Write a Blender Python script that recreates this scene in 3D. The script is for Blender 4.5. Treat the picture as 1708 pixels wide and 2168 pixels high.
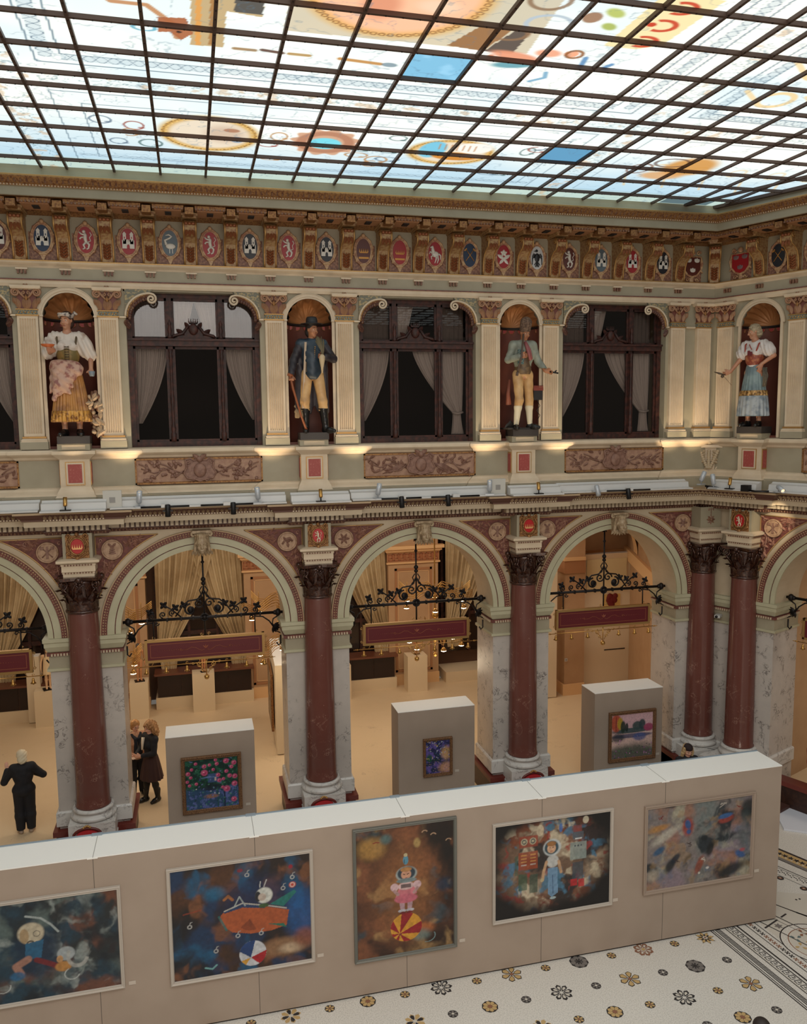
import bpy, math, random
import numpy as np
from mathutils import Matrix, Vector
sin,cos,pi,sqrt=math.sin,math.cos,math.pi,math.sqrt
random.seed(7)
for o in list(bpy.data.objects): bpy.data.objects.remove(o)
SC=bpy.context.scene; COL=SC.collection
# ------------------------------------------------------------------ camera
cam=bpy.data.cameras.new('camera'); co=bpy.data.objects.new('camera',cam); COL.objects.link(co)
cam.sensor_fit='HORIZONTAL'; cam.sensor_width=36; cam.lens=36.767; cam.clip_start=.05; cam.clip_end=200
YAW,PIT,ROL=-.2499,-.1130,.0110
def camrot():
    Rz=Matrix.Rotation(YAW,3,'Z'); Rx=Matrix.Rotation(PIT,3,'X'); Ry=Matrix.Rotation(ROL,3,'Y')
    M=Rz@Rx@Ry
    return Matrix((M.col[0],M.col[2],-M.col[1])).transposed()
co.matrix_world=Matrix.Translation((2.084,-16.072,8.342))@camrot().to_4x4()
SC.camera=co
# ------------------------------------------------------------------ world, exposure, lights
W=bpy.data.worlds.new('world'); SC.world=W; W.use_nodes=True
W.node_tree.nodes['Background'].inputs[0].default_value=(1.0,.90,.78,1)
W.node_tree.nodes['Background'].inputs[1].default_value=.13
SC.view_settings.view_transform='Standard'; SC.view_settings.look='None'
SC.view_settings.exposure=0; SC.view_settings.gamma=1; SC.view_settings.use_curve_mapping=False
SKY=1.28          # strength of the daylight coming through the glass ceiling
def light(name,kind,loc,energy,color=(1,1,1),size=1,rot=(0,0,0),spot=None,blend=.5,sizey=None):
    l=bpy.data.lights.new(name,kind); l.energy=energy; l.color=color
    if kind=='AREA':
        l.size=size
        if sizey: l.shape='RECTANGLE'; l.size_y=sizey
    else: l.shadow_soft_size=size
    if spot: l.spot_size=spot; l.spot_blend=blend
    o=bpy.data.objects.new(name,l); COL.objects.link(o); o.location=loc; o.rotation_euler=rot
    return o
def aim(o,tgt):
    d=Vector(tgt)-o.location; o.rotation_euler=d.to_track_quat('-Z','Y').to_euler()
WARM=(1,.86,.68)
for k,x in enumerate((-2.2,2.2,6.6,10.4)):
    o=light('gallery_fill','AREA',(x,4.6,6.6),80,WARM,2.6)  # added area fill over each bay, no fitting; the chandeliers are the real lamps
o=light('gallery_fill','AREA',(17.6,-3.4,5.6),58,WARM,2)  # same added fill, without a fitting, behind the right wall
o=light('hall_fill_top','AREA',(4,-13.5,12.2),620,(1,.97,.93),9,rot=(.35,0,0),sizey=5)  # added fill below the glass, out of view, to brighten upward faces
o=light('hall_fill_front','AREA',(3,-19,4.6),500,(1,.86,.70),8,sizey=3.5); aim(o,(5,0,7))  # added warm fill at the camera end to brighten faces turned towards it
# ------------------------------------------------------------------ helpers
def lin(c):
    return tuple((v/255/12.92 if v<=10 else ((v/255+.055)/1.055)**2.4) for v in c)
MATS={}
def mat(name,rgb,rough=.6,metal=0,noise=None,bump=None,emit=0,coat=0,attr=None,alpha=None):
    """noise=(scale,rgb2,lo,hi[,detail]) bump=(scale,strength)"""
    if name in MATS: return MATS[name]
    m=bpy.data.materials.new(name); m.use_nodes=True; nt=m.node_tree; N=nt.nodes; L=nt.links
    b=N['Principled BSDF']; c=(*lin(rgb),1)
    b.inputs['Base Color'].default_value=c; b.inputs['Roughness'].default_value=rough; b.inputs['Metallic'].default_value=metal
    if coat: b.inputs['Coat Weight'].default_value=coat; b.inputs['Coat Roughness'].default_value=.15
    tc=N.new('ShaderNodeTexCoord')
    if attr:
        a=N.new('ShaderNodeAttribute'); a.attribute_name=attr; L.new(a.outputs['Color'],b.inputs['Base Color'])
    if noise:
        n=N.new('ShaderNodeTexNoise'); n.inputs['Scale'].default_value=noise[0]; n.inputs['Detail'].default_value=noise[4] if len(noise)>4 else 5
        L.new(tc.outputs['Object'],n.inputs['Vector'])
        r=N.new('ShaderNodeValToRGB'); e=r.color_ramp.elements
        e[0].position=noise[2]; e[1].position=noise[3]; e[0].color=c; e[1].color=(*lin(noise[1]),1)
        L.new(n.outputs['Fac'],r.inputs['Fac']); L.new(r.outputs['Color'],b.inputs['Base Color'])
    if bump:
        n=N.new('ShaderNodeTexNoise'); n.inputs['Scale'].default_value=bump[0]; n.inputs['Detail'].default_value=4
        L.new(tc.outputs['Object'],n.inputs['Vector'])
        p=N.new('ShaderNodeBump'); p.inputs['Strength'].default_value=bump[1]; p.inputs['Distance'].default_value=.02
        L.new(n.outputs['Fac'],p.inputs['Height']); L.new(p.outputs['Normal'],b.inputs['Normal'])
    if emit:
        b.inputs['Emission Strength'].default_value=emit; b.inputs['Emission Color'].default_value=c
        if attr: L.new(a.outputs['Color'],b.inputs['Emission Color'])
    if alpha is not None: b.inputs['Alpha'].default_value=alpha
    MATS[name]=m; return m
def marble(name,rgb,vein,scale=2.2,w=.02,rough=.35,blot=None,dens=.5,spk=None):
    if name in MATS: return MATS[name]
    m=mat(name,rgb,rough); nt=m.node_tree; N=nt.nodes; L=nt.links; b=N['Principled BSDF']
    tc=N.new('ShaderNodeTexCoord'); n1=N.new('ShaderNodeTexNoise'); n1.inputs['Scale'].default_value=scale; n1.inputs['Detail'].default_value=9; n1.inputs['Distortion'].default_value=1.6
    n1.inputs['Roughness'].default_value=.65
    L.new(tc.outputs['Object'],n1.inputs['Vector'])
    a=N.new('ShaderNodeMath'); a.operation='SUBTRACT'; a.inputs[1].default_value=.5; L.new(n1.outputs['Fac'],a.inputs[0])
    ab=N.new('ShaderNodeMath'); ab.operation='ABSOLUTE'; L.new(a.outputs[0],ab.inputs[0])
    mr=N.new('ShaderNodeMapRange'); mr.inputs['From Min'].default_value=w; mr.inputs['From Max'].default_value=0; L.new(ab.outputs[0],mr.inputs['Value'])
    n2=N.new('ShaderNodeTexNoise'); n2.inputs['Scale'].default_value=scale*.9; n2.inputs['Detail'].default_value=3; L.new(tc.outputs['Object'],n2.inputs['Vector'])
    mr2=N.new('ShaderNodeMapRange'); mr2.inputs['From Min'].default_value=dens; mr2.inputs['From Max'].default_value=dens+.12; L.new(n2.outputs['Fac'],mr2.inputs['Value'])
    mu=N.new('ShaderNodeMath'); mu.operation='MULTIPLY'; L.new(mr.outputs[0],mu.inputs[0]); L.new(mr2.outputs[0],mu.inputs[1])
    n3=N.new('ShaderNodeTexNoise'); n3.inputs['Scale'].default_value=scale*1.5; n3.inputs['Detail'].default_value=4; L.new(tc.outputs['Object'],n3.inputs['Vector'])
    mx0=N.new('ShaderNodeMix'); mx0.data_type='RGBA'; L.new(n3.outputs['Fac'],mx0.inputs[0])
    mx0.inputs[6].default_value=(*lin(rgb),1); mx0.inputs[7].default_value=(*lin(blot or rgb),1)
    mx=N.new('ShaderNodeMix'); mx.data_type='RGBA'; L.new(mu.outputs[0],mx.inputs[0]); L.new(mx0.outputs[2],mx.inputs[6]); mx.inputs[7].default_value=(*lin(vein),1)
    out=mx.outputs[2]
    if spk:
        vo=N.new('ShaderNodeTexVoronoi'); vo.inputs['Scale'].default_value=spk[0]; L.new(tc.outputs['Object'],vo.inputs['Vector'])
        nn=N.new('ShaderNodeTexNoise'); nn.inputs['Scale'].default_value=1.3; L.new(tc.outputs['Object'],nn.inputs['Vector'])
        s1=N.new('ShaderNodeMapRange'); s1.inputs['From Min'].default_value=spk[1]; s1.inputs['From Max'].default_value=spk[1]*.6; L.new(vo.outputs['Distance'],s1.inputs['Value'])
        s2=N.new('ShaderNodeMapRange'); s2.inputs['From Min'].default_value=.5; s2.inputs['From Max'].default_value=.6; L.new(nn.outputs['Fac'],s2.inputs['Value'])
        m3=N.new('ShaderNodeMath'); m3.operation='MULTIPLY'; L.new(s1.outputs[0],m3.inputs[0]); L.new(s2.outputs[0],m3.inputs[1])
        m4=N.new('ShaderNodeMix'); m4.data_type='RGBA'; L.new(m3.outputs[0],m4.inputs[0]); L.new(out,m4.inputs[6]); m4.inputs[7].default_value=(*lin(spk[2]),1); out=m4.outputs[2]
    L.new(out,b.inputs['Base Color'])
    return m
def glass(name,tint=(255,255,255),refl=.06):
    if name in MATS: return MATS[name]
    m=bpy.data.materials.new(name); m.use_nodes=True; nt=m.node_tree; N=nt.nodes; L=nt.links; N.clear()
    o=N.new('ShaderNodeOutputMaterial'); t=N.new('ShaderNodeBsdfTransparent'); g=N.new('ShaderNodeBsdfGlossy'); x=N.new('ShaderNodeMixShader'); f=N.new('ShaderNodeFresnel')
    t.inputs[0].default_value=(*lin(tint),1); g.inputs['Roughness'].default_value=.02; f.inputs[0].default_value=1.45
    L.new(f.outputs[0],x.inputs[0]); L.new(t.outputs[0],x.inputs[1]); L.new(g.outputs[0],x.inputs[2]); L.new(x.outputs[0],o.inputs[0])
    MATS[name]=m; return m
class G:
    """collects shapes and links them as ONE mesh"""
    def __init__(s): s.v=[]; s.f=[]; s.m=[]; s.s=[]; s.X=None
    def add(s,vs,fs,mi=0,sm=False):
        b=len(s.v)
        if s.X is not None: vs=[tuple(s.X@Vector(p)) for p in vs]
        s.v.extend(vs); s.f.extend([tuple(b+i for i in f) for f in fs]); s.m.extend([mi]*len(fs)); s.s.extend([sm]*len(fs)); return s
    def box(s,x0,x1,y0,y1,z0,z1,mi=0):
        v=[(x,y,z) for z in (z0,z1) for y in (y0,y1) for x in (x0,x1)]
        return s.add(v,[(0,2,3,1),(4,5,7,6),(0,1,5,4),(2,6,7,3),(0,4,6,2),(1,3,7,5)],mi)
    def quad(s,a,b,c,d,mi=0): return s.add([a,b,c,d],[(0,1,2,3)],mi)
    def poly(s,pts,y0,y1,mi=0,ax='y'):
        """extrude a 2D outline (u,w); ax y: (u,y,w)  ax z: (u,w,z)  ax x: (x,u,w)"""
        n=len(pts)
        P={'y':lambda u,w,t:(u,t,w),'z':lambda u,w,t:(u,w,t),'x':lambda u,w,t:(t,u,w)}[ax]
        v=[P(u,w,y0) for u,w in pts]+[P(u,w,y1) for u,w in pts]
        f=[tuple(range(n)),tuple(range(2*n-1,n-1,-1))]+[(i,i+n,(i+1)%n+n,(i+1)%n) for i in range(n)]
        return s.add(v,f,mi)
    def lathe(s,prof,n=24,mi=0,sm=True,c=(0,0,0),a0=0,a1=2*pi,sx=1,sy=1,flute=None):
        full=abs(a1-a0-2*pi)<1e-6; k=n if full else n+1; vs=[]
        for r,z in prof:
            for i in range(k):
                a=a0+(a1-a0)*i/n; q=r*(flute(a,z) if flute else 1)
                vs.append((c[0]+q*cos(a)*sx,c[1]+q*sin(a)*sy,c[2]+z))
        fs=[]
        for j in range(len(prof)-1):
            for i in range(n):
                i2=(i+1)%k; fs.append((j*k+i,j*k+i2,(j+1)*k+i2,(j+1)*k+i))
        if full and prof[0][0]>1e-5: fs.append(tuple(range(k-1,-1,-1)))
        if full and prof[-1][0]>1e-5: fs.append(tuple((len(prof)-1)*k+i for i in range(k)))
        return s.add(vs,fs,mi,sm)
    def tube(s,pts,r,n=6,mi=0,sm=True,cap=True):
        P=[Vector(p) for p in pts]; vs=[]; m=len(P); R=r if hasattr(r,'__len__') else [r]*m
        up=None
        for i,p in enumerate(P):
            t=(P[min(i+1,m-1)]-P[max(i-1,0)]); t=t.normalized() if t.length>1e-9 else Vector((0,0,1))
            if up is None: up=Vector((0,1,0)) if abs(t.y)<.9 else Vector((1,0,0))
            a=t.cross(up); a=a.normalized() if a.length>1e-6 else Vector((1,0,0)); b=a.cross(t).normalized(); up=b
            for k in range(n):
                w=2*pi*k/n; vs.append(tuple(p+(a*cos(w)+b*sin(w))*R[i]))
        fs=[(i*n+k,i*n+(k+1)%n,(i+1)*n+(k+1)%n,(i+1)*n+k) for i in range(m-1) for k in range(n)]
        if cap: fs+= [tuple(range(n-1,-1,-1)),tuple((m-1)*n+k for k in range(n))]
        return s.add(vs,fs,mi,sm)
    def ball(s,c,r,mi=0,nu=8,nv=5,sc=(1,1,1),rot=0,sm=True):
        """ellipsoid; rot turns it in the xz plane"""
        vs=[];cr,sr=cos(rot),sin(rot)
        for j in range(nv+1):
            t=pi*j/nv-pi/2
            for i in range(nu):
                a=2*pi*i/nu; x,y,z=r*cos(t)*cos(a)*sc[0],r*cos(t)*sin(a)*sc[1],r*sin(t)*sc[2]
                vs.append((c[0]+x*cr-z*sr,c[1]+y,c[2]+x*sr+z*cr))
        fs=[(j*nu+i,j*nu+(i+1)%nu,(j+1)*nu+(i+1)%nu,(j+1)*nu+i) for j in range(nv) for i in range(nu)]
        return s.add(vs,fs,mi,sm)
    def grid(s,fn,nu,nv,mi=0,sm=True,flip=False):
        vs=[fn(i/nu,j/nv) for j in range(nv+1) for i in range(nu+1)]
        fs=[]
        for j in range(nv):
            for i in range(nu):
                q=(j*(nu+1)+i,j*(nu+1)+i+1,(j+1)*(nu+1)+i+1,(j+1)*(nu+1)+i); fs.append(q[::-1] if flip else q)
        return s.add(vs,fs,mi,sm)
    def leaf(s,c,L,w,rot,y=0,up=.03,mi=0,curl=0):
        """raised pointed leaf lying on the xz plane (towards -y)"""
        vs=[];n=5
        for j in range(n+1):
            t=j/n; ww=w*sin(pi*min(t*.9+.08,1))**.8; a=rot+curl*t*t
            x=c[0]+L*t*cos(a); z=c[1]+L*t*sin(a); px,pz=-sin(a),cos(a); h=up*sin(pi*t*.9+.1)
            vs+=[(x-px*ww,y,z-pz*ww),(x,y-h,z),(x+px*ww,y,z+pz*ww)]
        fs=[]
        for j in range(n):
            for k in (0,1): fs.append((j*3+k,j*3+k+1,(j+1)*3+k+1,(j+1)*3+k))
        return s.add(vs,fs,mi,False)
    def mould(s,path,prof,mi=0,mis=None):
        """sweep profile [(out,z)] along plan path [(x,y)], mitred; out is to the right of travel"""
        P=[Vector(p) for p in path]; n=len(P); off=[]
        for i in range(n):
            d1=(P[i]-P[i-1]).normalized() if i else (P[1]-P[0]).normalized()
            d2=(P[i+1]-P[i]).normalized() if i<n-1 else d1
            n1=Vector((d1.y,-d1.x)); n2=Vector((d2.y,-d2.x)); b=n1+n2
            off.append(b/max(b.dot(n1),.2))
        k=len(prof)
        vs=[(P[i].x+off[i].x*o,P[i].y+off[i].y*o,z) for i in range(n) for o,z in prof]
        for j in range(k-1):
            s.add([],[],0)
        b=len(s.v); s.v.extend(vs)
        for i in range(n-1):
            for j in range(k-1):
                s.f.append((b+i*k+j,b+(i+1)*k+j,b+(i+1)*k+j+1,b+i*k+j+1)); s.m.append(mis[j] if mis else mi); s.s.append(False)
        return s
    def teeth(s,path,step,w,o0,o1,z0,z1,mi=0,kind='box',margin=.02):
        P=[Vector(p) for p in path]
        for i in range(len(P)-1):
            d=P[i+1]-P[i]; L=d.length
            if L<step*.8: continue
            d.normalize(); nn=Vector((d.y,-d.x)); k=int((L-2*margin)/step)
            if k<1: continue
            st=(L-2*margin)/k
            for j in range(k):
                c=P[i]+d*(margin+st*(j+.5))
                if kind=='box':
                    vs=[]
                    for z in (z0,z1):
                        for oo in (o0,o1):
                            for u in (-w/2,w/2):
                                q=c+d*u+nn*oo; vs.append((q.x,q.y,z))
                    s.add(vs,[(0,1,3,2),(4,6,7,5),(2,3,7,6),(0,2,6,4),(1,5,7,3),(0,4,5,1)],mi)
                elif kind=='leaf':
                    q0=c+nn*o0; q1=c+nn*(o1); zm=z0+(z1-z0)*.55
                    vs=[(*(q0-d*w*.3),z0),(*(q0+d*w*.3),z0),(*(q0-d*w*.5),zm),(*(q1),zm),(*(q0+d*w*.5),zm),(*(q1*.5+q0*.5),z1)]
                    s.add(vs,[(0,1,3),(0,3,2),(1,4,3),(2,3,5),(3,4,5)],mi)
                else:
                    q=c+nn*o0
                    s.ball((q.x,q.y,(z0+z1)/2),w/2,mi,6,4,(1,1,(z1-z0)/w))
        return s
    def build(s,name,mats,parent=None,M=None,link=True):
        me=bpy.data.meshes.new(name); me.from_pydata(s.v,[],s.f)
        mats=mats if isinstance(mats,(list,tuple)) else [mats]
        for m in mats: me.materials.append(m)
        me.polygons.foreach_set('material_index',[min(i,len(mats)-1) for i in s.m])
        me.polygons.foreach_set('use_smooth',s.s); me.update()
        o=bpy.data.objects.new(name,me)
        if link: COL.objects.link(o)
        if parent: o.parent=parent
        if M is not None: o.matrix_local=M
        return o
def tag(o,label=None,cat=None,group=None,kind=None):
    if label: o['label']=label
    if cat: o['category']=cat
    if group: o['group']=group
    if kind: o['kind']=kind
    return o
def struct(name,g,mats,parent=None):
    o=g.build(name,mats,parent)
    if not parent: o['kind']='structure'
    return o
def thing(name,M,label,cat,group=None):
    o=bpy.data.objects.new(name,None); COL.objects.link(o); o.empty_display_size=.2
    o.matrix_world=M if isinstance(M,Matrix) else Matrix.Translation(M)
    return tag(o,label,cat,group)
def dup(o,M,label=None,group=None,parent=None):
    c=o.copy(); COL.objects.link(c)
    if parent: c.parent=parent
    else: c.matrix_world=M
    if label: c['label']=label
    if group: c['group']=group
    for ch in [q for q in bpy.data.objects if q.parent==o]: dup(ch,None,parent=c)
    return c
PH=math.radians(23.1)
KX,KY=13.42,.3
TN=Vector((sin(PH),-cos(PH))); NO=Vector((cos(PH),sin(PH)))
O_R=Vector((KX,KY))-NO*.3
def fr(w,x=0,y=0,z=0,s=1):
    """facade frame: w 'B' back wall, 'R' right wall; y=.3 is the upper wall face, -y points into the hall"""
    if w=='B': M=Matrix.Translation((x,y,z))
    else:
        p=O_R+TN*x+NO*y
        M=Matrix(((TN.x,NO.x,0,p.x),(TN.y,NO.y,0,p.y),(0,0,1,z),(0,0,0,1)))
    return M@Matrix.Scale(s,4) if s!=1 else M
def corner(dl,dr):
    """plan point where back wall line offset dl meets right wall line offset dr"""
    y=KY-dl; c=Vector((KX,KY))-NO*dr; t=(y-c.y)/TN.y; return (c.x+TN.x*t,y)
def rp(s,d): p=Vector((KX,KY))+TN*s-NO*d; return (p.x,p.y)
# ------------------------------------------------------------------ materials
CREAM=mat('cream_paint',(194,176,150),.5,noise=(3,(184,165,139),.35,.7))
SAGE=mat('sage_paint',(162,152,130),.55,noise=(2.5,(152,142,120),.35,.7))
IVORY=mat('ivory_paint',(212,192,166),.5,noise=(4,(202,181,154),.4,.7))
ARCHC=mat('arch_cream',(184,178,150),.5,noise=(3,(174,167,139),.35,.7))
BEADC=mat('bead_tan',(176,146,112),.5)
GOLD=mat('gilding',(188,146,92),.38,.7,bump=(60,.3))
OGOLD=mat('old_gilding',(160,116,70),.42,.45,noise=(30,(120,76,48),.45,.62),bump=(70,.4))
REDBR=mat('red_brown_ground',(120,66,56),.6,noise=(18,(96,52,46),.4,.6))
ORN=mat('ornament_brown',(138,104,80),.5,noise=(22,(108,66,52),.42,.62))
RELIEF=mat('relief_mauve',(142,106,90),.55,noise=(15,(122,86,72),.4,.6))
RGROUND=mat('relief_ground',(172,136,112),.6,noise=(12,(156,118,98),.4,.6))
DARKOR=mat('dark_ornament',(84,50,42),.45,noise=(25,(120,88,66),.5,.65))
PANELR=mat('red_panel',(158,70,64),.5,noise=(35,(176,100,90),.55,.68))
REDM=marble('red_marble',(110,68,60),(206,168,150),3.2,.006,.18,(104,60,52),.52,spk=(9,.06,(190,150,135)))
PIERM=marble('grey_veined_marble',(196,186,178),(72,64,62),4.2,.032,.3,(178,170,164),.5)
BASEM=marble('base_marble',(196,190,184),(132,126,124),3,.03,.3,(214,210,206),.45)
CAPB=mat('bronze_brown_capital',(58,32,24),.26,.25,noise=(20,(88,54,38),.5,.65),coat=.4)
DWOOD=mat('dark_window_wood',(44,20,15),.55,noise=(12,(76,36,26),.4,.65))
NICHE=mat('niche_brown',(104,56,44),.55)
SHELL=mat('niche_gold_shell',(166,112,68),.45,.2)
SCALL=mat('scallop_red',(150,50,46),.5)
WHITEM=mat('white_metal_tray',(198,196,194),.4)
BLACKM=mat('black_metal',(24,22,24),.4,.3)
GREYM=mat('grey_lamp_metal',(176,180,186),.35,.3)
BRASS=mat('brass',(190,146,82),.3,.9)
IRON=mat('wrought_iron',(30,24,24),.45,.5)
LAMP=mat('lamp_glow',(255,232,190),.5,emit=14)
LAMPW=mat('lamp_glow_white',(255,244,228),.5,emit=8)
TAN=mat('gallery_tan',(190,154,118),.6,noise=(2,(182,145,109),.4,.7))
TAND=mat('gallery_tan_dark',(172,122,84),.6)
TANL=mat('gallery_tan_light',(230,188,138),.6)
GFLOOR=marble('gallery_floor_vinyl',(226,202,168),(150,124,98),1.6,.006,.45,(220,196,160),.56)
PART=mat('partition_grey',(160,143,129),.75,noise=(1.5,(154,137,123),.4,.7))
PTOP=mat('partition_white_top',(236,234,230),.7)
BLK=mat('dark_void',(26,16,13),.6)
CUPB=mat('dark_cupboard',(44,24,18),.45,noise=(14,(58,34,24),.4,.6))
REDLE=mat('red_brown_ledge',(104,44,36),.4)
CHAIRR=mat('red_velvet',(176,30,38),.7)
VOILE=mat('white_voile',(206,204,204),.8)
SILK=mat('beige_curtain',(204,184,148),.7,noise=(1.2,(178,154,118),.4,.6))
# ------------------------------------------------------------------ structure: walls, entablatures, cornices
RBK=[0,4.4,8.8]                       # column axes on the back wall that have full ressauts
def rpath(d,back=(),right=(),x0=-6.2,s1=5.2,a=0,b=0):
    """plan path at offset d in front of the upper wall face; (u0,u1,extra) are ressauts; a / b extra offset next to the corner"""
    P=[(x0,KY-d)]
    for u0,u1,e in back:
        P+=[(u0,KY-d),(u0,KY-d-e),(u1,KY-d-e),(u1,KY-d)]
    if a: P+=[(a[0],KY-d),(a[0],KY-d-a[1])]
    P.append(corner(d+(a[1] if a else 0),d+(b[1] if b else 0)))
    if b: P+=[rp(b[0],d+b[1]),rp(b[0],d)]
    for u0,u1,e in right: P+=[rp(u0,d),rp(u0,d+e),rp(u1,d+e),rp(u1,d)]
    P.append(rp(s1,d)); return P
def wallarch(g,cx,r,hl,hr,z0,zc,zt,y0,y1,X=None,mf=0,zsplit=(),ms=1,n=40):
    g.X=X
    # piers either side of the opening, banded by height
    zs=[z0]+[z for z in zsplit]+[zc]
    for xa,xb in ((cx-hl,cx-r),(cx+r,cx+hr)):
        for k in range(len(zs)-1):
            m=(ms if k==0 and zsplit else mf); a,b=zs[k],zs[k+1]
            g.add([(xa,y0,a),(xb,y0,a),(xb,y0,b),(xa,y0,b)],[(0,1,2,3)],m)
            xi=xb if xa<cx-r+1e-6 and xb<=cx else xa
            g.add([(xi,y0,a),(xi,y1,a),(xi,y1,b),(xi,y0,b)],[(0,1,2,3)],m)
            g.add([(xa,y1,a),(xb,y1,a),(xb,y1,b),(xa,y1,b)],[(0,3,2,1)],m)
        for y,fl in ((y0,0),(y1,1)): g.add([(xa,y,zc),(xb,y,zc),(xb,y,zt),(xa,y,zt)],[(3,2,1,0) if fl else (0,1,2,3)],mf)
    A=[(cx-r*cos(pi*k/n),zc+r*sin(pi*k/n)) for k in range(n+1)]
    for k in range(n):
        (xa,za),(xb,zb)=A[k],A[k+1]
        g.add([(xa,y0,za),(xb,y0,zb),(xb,y0,zt),(xa,y0,zt)],[(0,1,2,3)],mf)
        g.add([(xa,y1,za),(xb,y1,zb),(xb,y1,zt),(xa,y1,zt)],[(3,2,1,0)],mf)
        g.add([(xa,y0,za),(xb,y0,zb),(xb,y1,zb),(xa,y1,za)],[(3,2,1,0)],mf,True)
    g.X=None
XR=fr('R')
AR,AZ=1.56,4.34
# lower arcade wall, back
g=G()
for c in (-2.2,2.2,6.6,11.0): wallarch(g,c,AR,2.2,2.2,.0,AZ,6.34,.12,1.12,None,0,(3.72,),1)
kc=corner(.18,.18)
g.quad((13.2,.12,0),(kc[0],.12,0),(kc[0],.12,3.72),(13.2,.12,3.72),1); g.quad((13.2,.12,3.72),(kc[0],.12,3.72),(kc[0],.12,6.34),(13.2,.12,6.34),0)
g.quad((13.2,1.12,0),(13.9,1.12,0),(13.9,1.12,6.34),(13.2,1.12,6.34),0)
struct('wall_back_arcade',g,[CREAM,PIERM])
g=G()
wallarch(g,3.32,AR,2.2,2.2,.0,AZ,6.34,.12,1.12,XR,0,(3.72,),1)
a=rp(1.12,.18)
g.quad((kc[0],kc[1],0),(a[0],a[1],0),(a[0],a[1],3.72),(kc[0],kc[1],3.72),1); g.quad((kc[0],kc[1],3.72),(a[0],a[1],3.72),(a[0],a[1],6.34),(kc[0],kc[1],6.34),0)
struct('wall_right_arcade',g,[CREAM,PIERM])
# impost mouldings and pier skirtings, one per pier
def ring(x0,x1,y0,y1,d):  # closed path clockwise seen from above so that out is outward
    return [(x0,y1),(x0,y0),(x1,y0),(x1,y1)]
def impost(name,x0,x1,X,lab=None):
    g=G(); g.X=X
    pa=[(x0,1.12),(x0,.12),(x1,.12),(x1,1.12)]
    # travel with the outside on the right
    pa=[(x1,1.12),(x1,.12),(x0,.12),(x0,1.12)][::-1]
    g2=[]
    def mo(prof,mi):
        P=[Vector(p) for p in pa]
        h=G(); h.mould(pa,prof,mi); g.add(h.v,h.f,mi)
    mo([(.0,4.34),(.10,4.34),(.10,4.27),(.08,4.25),(.08,4.18),(.05,4.12),(.03,4.08),(0,4.06)],0)
    mo([(.0,4.06),(.045,4.06),(.045,4.0),(0,3.99)],2)
    mo([(.012,3.99),(.012,3.75)],1)
    mo([(.0,3.76),(.05,3.76),(.05,3.71),(.0,3.69)],0)
    h=G(); h.teeth(pa,.052,.03,.04,.062,4.0,4.045,3); g.add(h.v,h.f,3)
    mo([(0,.95),(.03,.95),(.05,.92),(.05,.66),(0,.66)],4)
    return g
for k,x in enumerate((0,4.4,8.8)):
    g=impost('',x-.64,x+.64,None); struct('trim_%d'%(k+1),g,[ARCHC,SAGE,REDBR,CREAM,BASEM])
h=G(); P=[(12.56,1.12),(12.56,.12),kc,rp(1.76,.18),rp(1.76,-.82)]
h.mould(P,[(.0,4.34),(.10,4.34),(.10,4.27),(.08,4.25),(.08,4.18),(.05,4.12),(.03,4.08),(0,4.06)],0)
h.mould(P,[(.0,4.06),(.045,4.06),(.045,4.0),(0,3.99)],2); h.mould(P,[(.012,3.99),(.012,3.75)],1); h.mould(P,[(.0,3.76),(.05,3.76),(.05,3.71),(.0,3.69)],0)
h.teeth(P,.052,.03,.04,.062,4.0,4.045,3); h.mould(P,[(0,.95),(.03,.95),(.05,.92),(.05,.66),(0,.66)],4)
struct('trim_4',h,[ARCHC,SAGE,REDBR,CREAM,BASEM])
# arch mouldings
def annulus(g,cx,zc,r0,r1,y,yb,mi,n=64):
    for k in range(n):
        a,b=pi*k/n,pi*(k+1)/n
        ps=[(cx-r*cos(t),yy,zc+r*sin(t)) for t in (a,b) for r,yy in ((r0,yb),(r0,y),(r1,y),(r1,yb))]
        g.add(ps,[(0,4,5,1),(1,5,6,2),(2,6,7,3)],mi,False)
def archmould(cx,X):
    g=G(); g.X=X
    annulus(g,cx,AZ,1.555,1.65,.085,.13,0); annulus(g,cx,AZ,1.65,1.668,.10,.13,2); annulus(g,cx,AZ,1.668,1.80,.07,.13,0)
    annulus(g,cx,AZ,1.80,1.905,.045,.13,2)
    n=112
    for k in range(n):
        t=pi*(k+.5)/n
        for j,(rr,s) in enumerate(((1.83,.013),(1.872,.017))):
            g.ball((cx-rr*cos(t),.04,AZ+rr*sin(t)),s,3,5,3)
    annulus(g,cx,AZ,1.905,1.925,.035,.13,4)
    return g
for k,c in enumerate((-2.2,2.2,6.6,11.0)):
    struct('trim_%d'%(5+k),archmould(c,None),[ARCHC,SAGE,REDBR,BEADC,BEADC])
struct('trim_9',archmould(3.32,XR),[ARCHC,SAGE,REDBR,BEADC,BEADC])
# lower entablature
BR=[(x-.54,x+.54,.2) for x in RBK]
def pth(d,s=0): return rpath(d,BR,(),b=(1.62,.2))
g=G()
p=rpath(.18,[(x-.27,x+.27,.16) for x in RBK],(),a=0,b=0)
g.mould(rpath(.18),[(0,6.28),(.02,6.28),(.02,6.33),(.06,6.33)],0)
g.mould(pth(.22),[(-.05,6.30),(.0,6.30),(.03,6.36),(.03,6.38)],2)
g.teeth(pth(.22),.062,.034,.02,.06,6.305,6.36,4,'ball')
g.mould(pth(.25),[(.0,6.38),(.0,6.5),(.30,6.5)],2)
g.teeth(pth(.25),.088,.056,.0,.13,6.39,6.495,0)
g.mould(pth(.25),[(.30,6.495),(.30,6.585),(.33,6.60)],0)
g.mould(pth(.25),[(.33,6.60),(.33,6.63),(.37,6.66),(.43,6.72),(.45,6.725)],3)
g.teeth(pth(.25),.05,.028,.33,.35,6.605,6.628,6)
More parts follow.
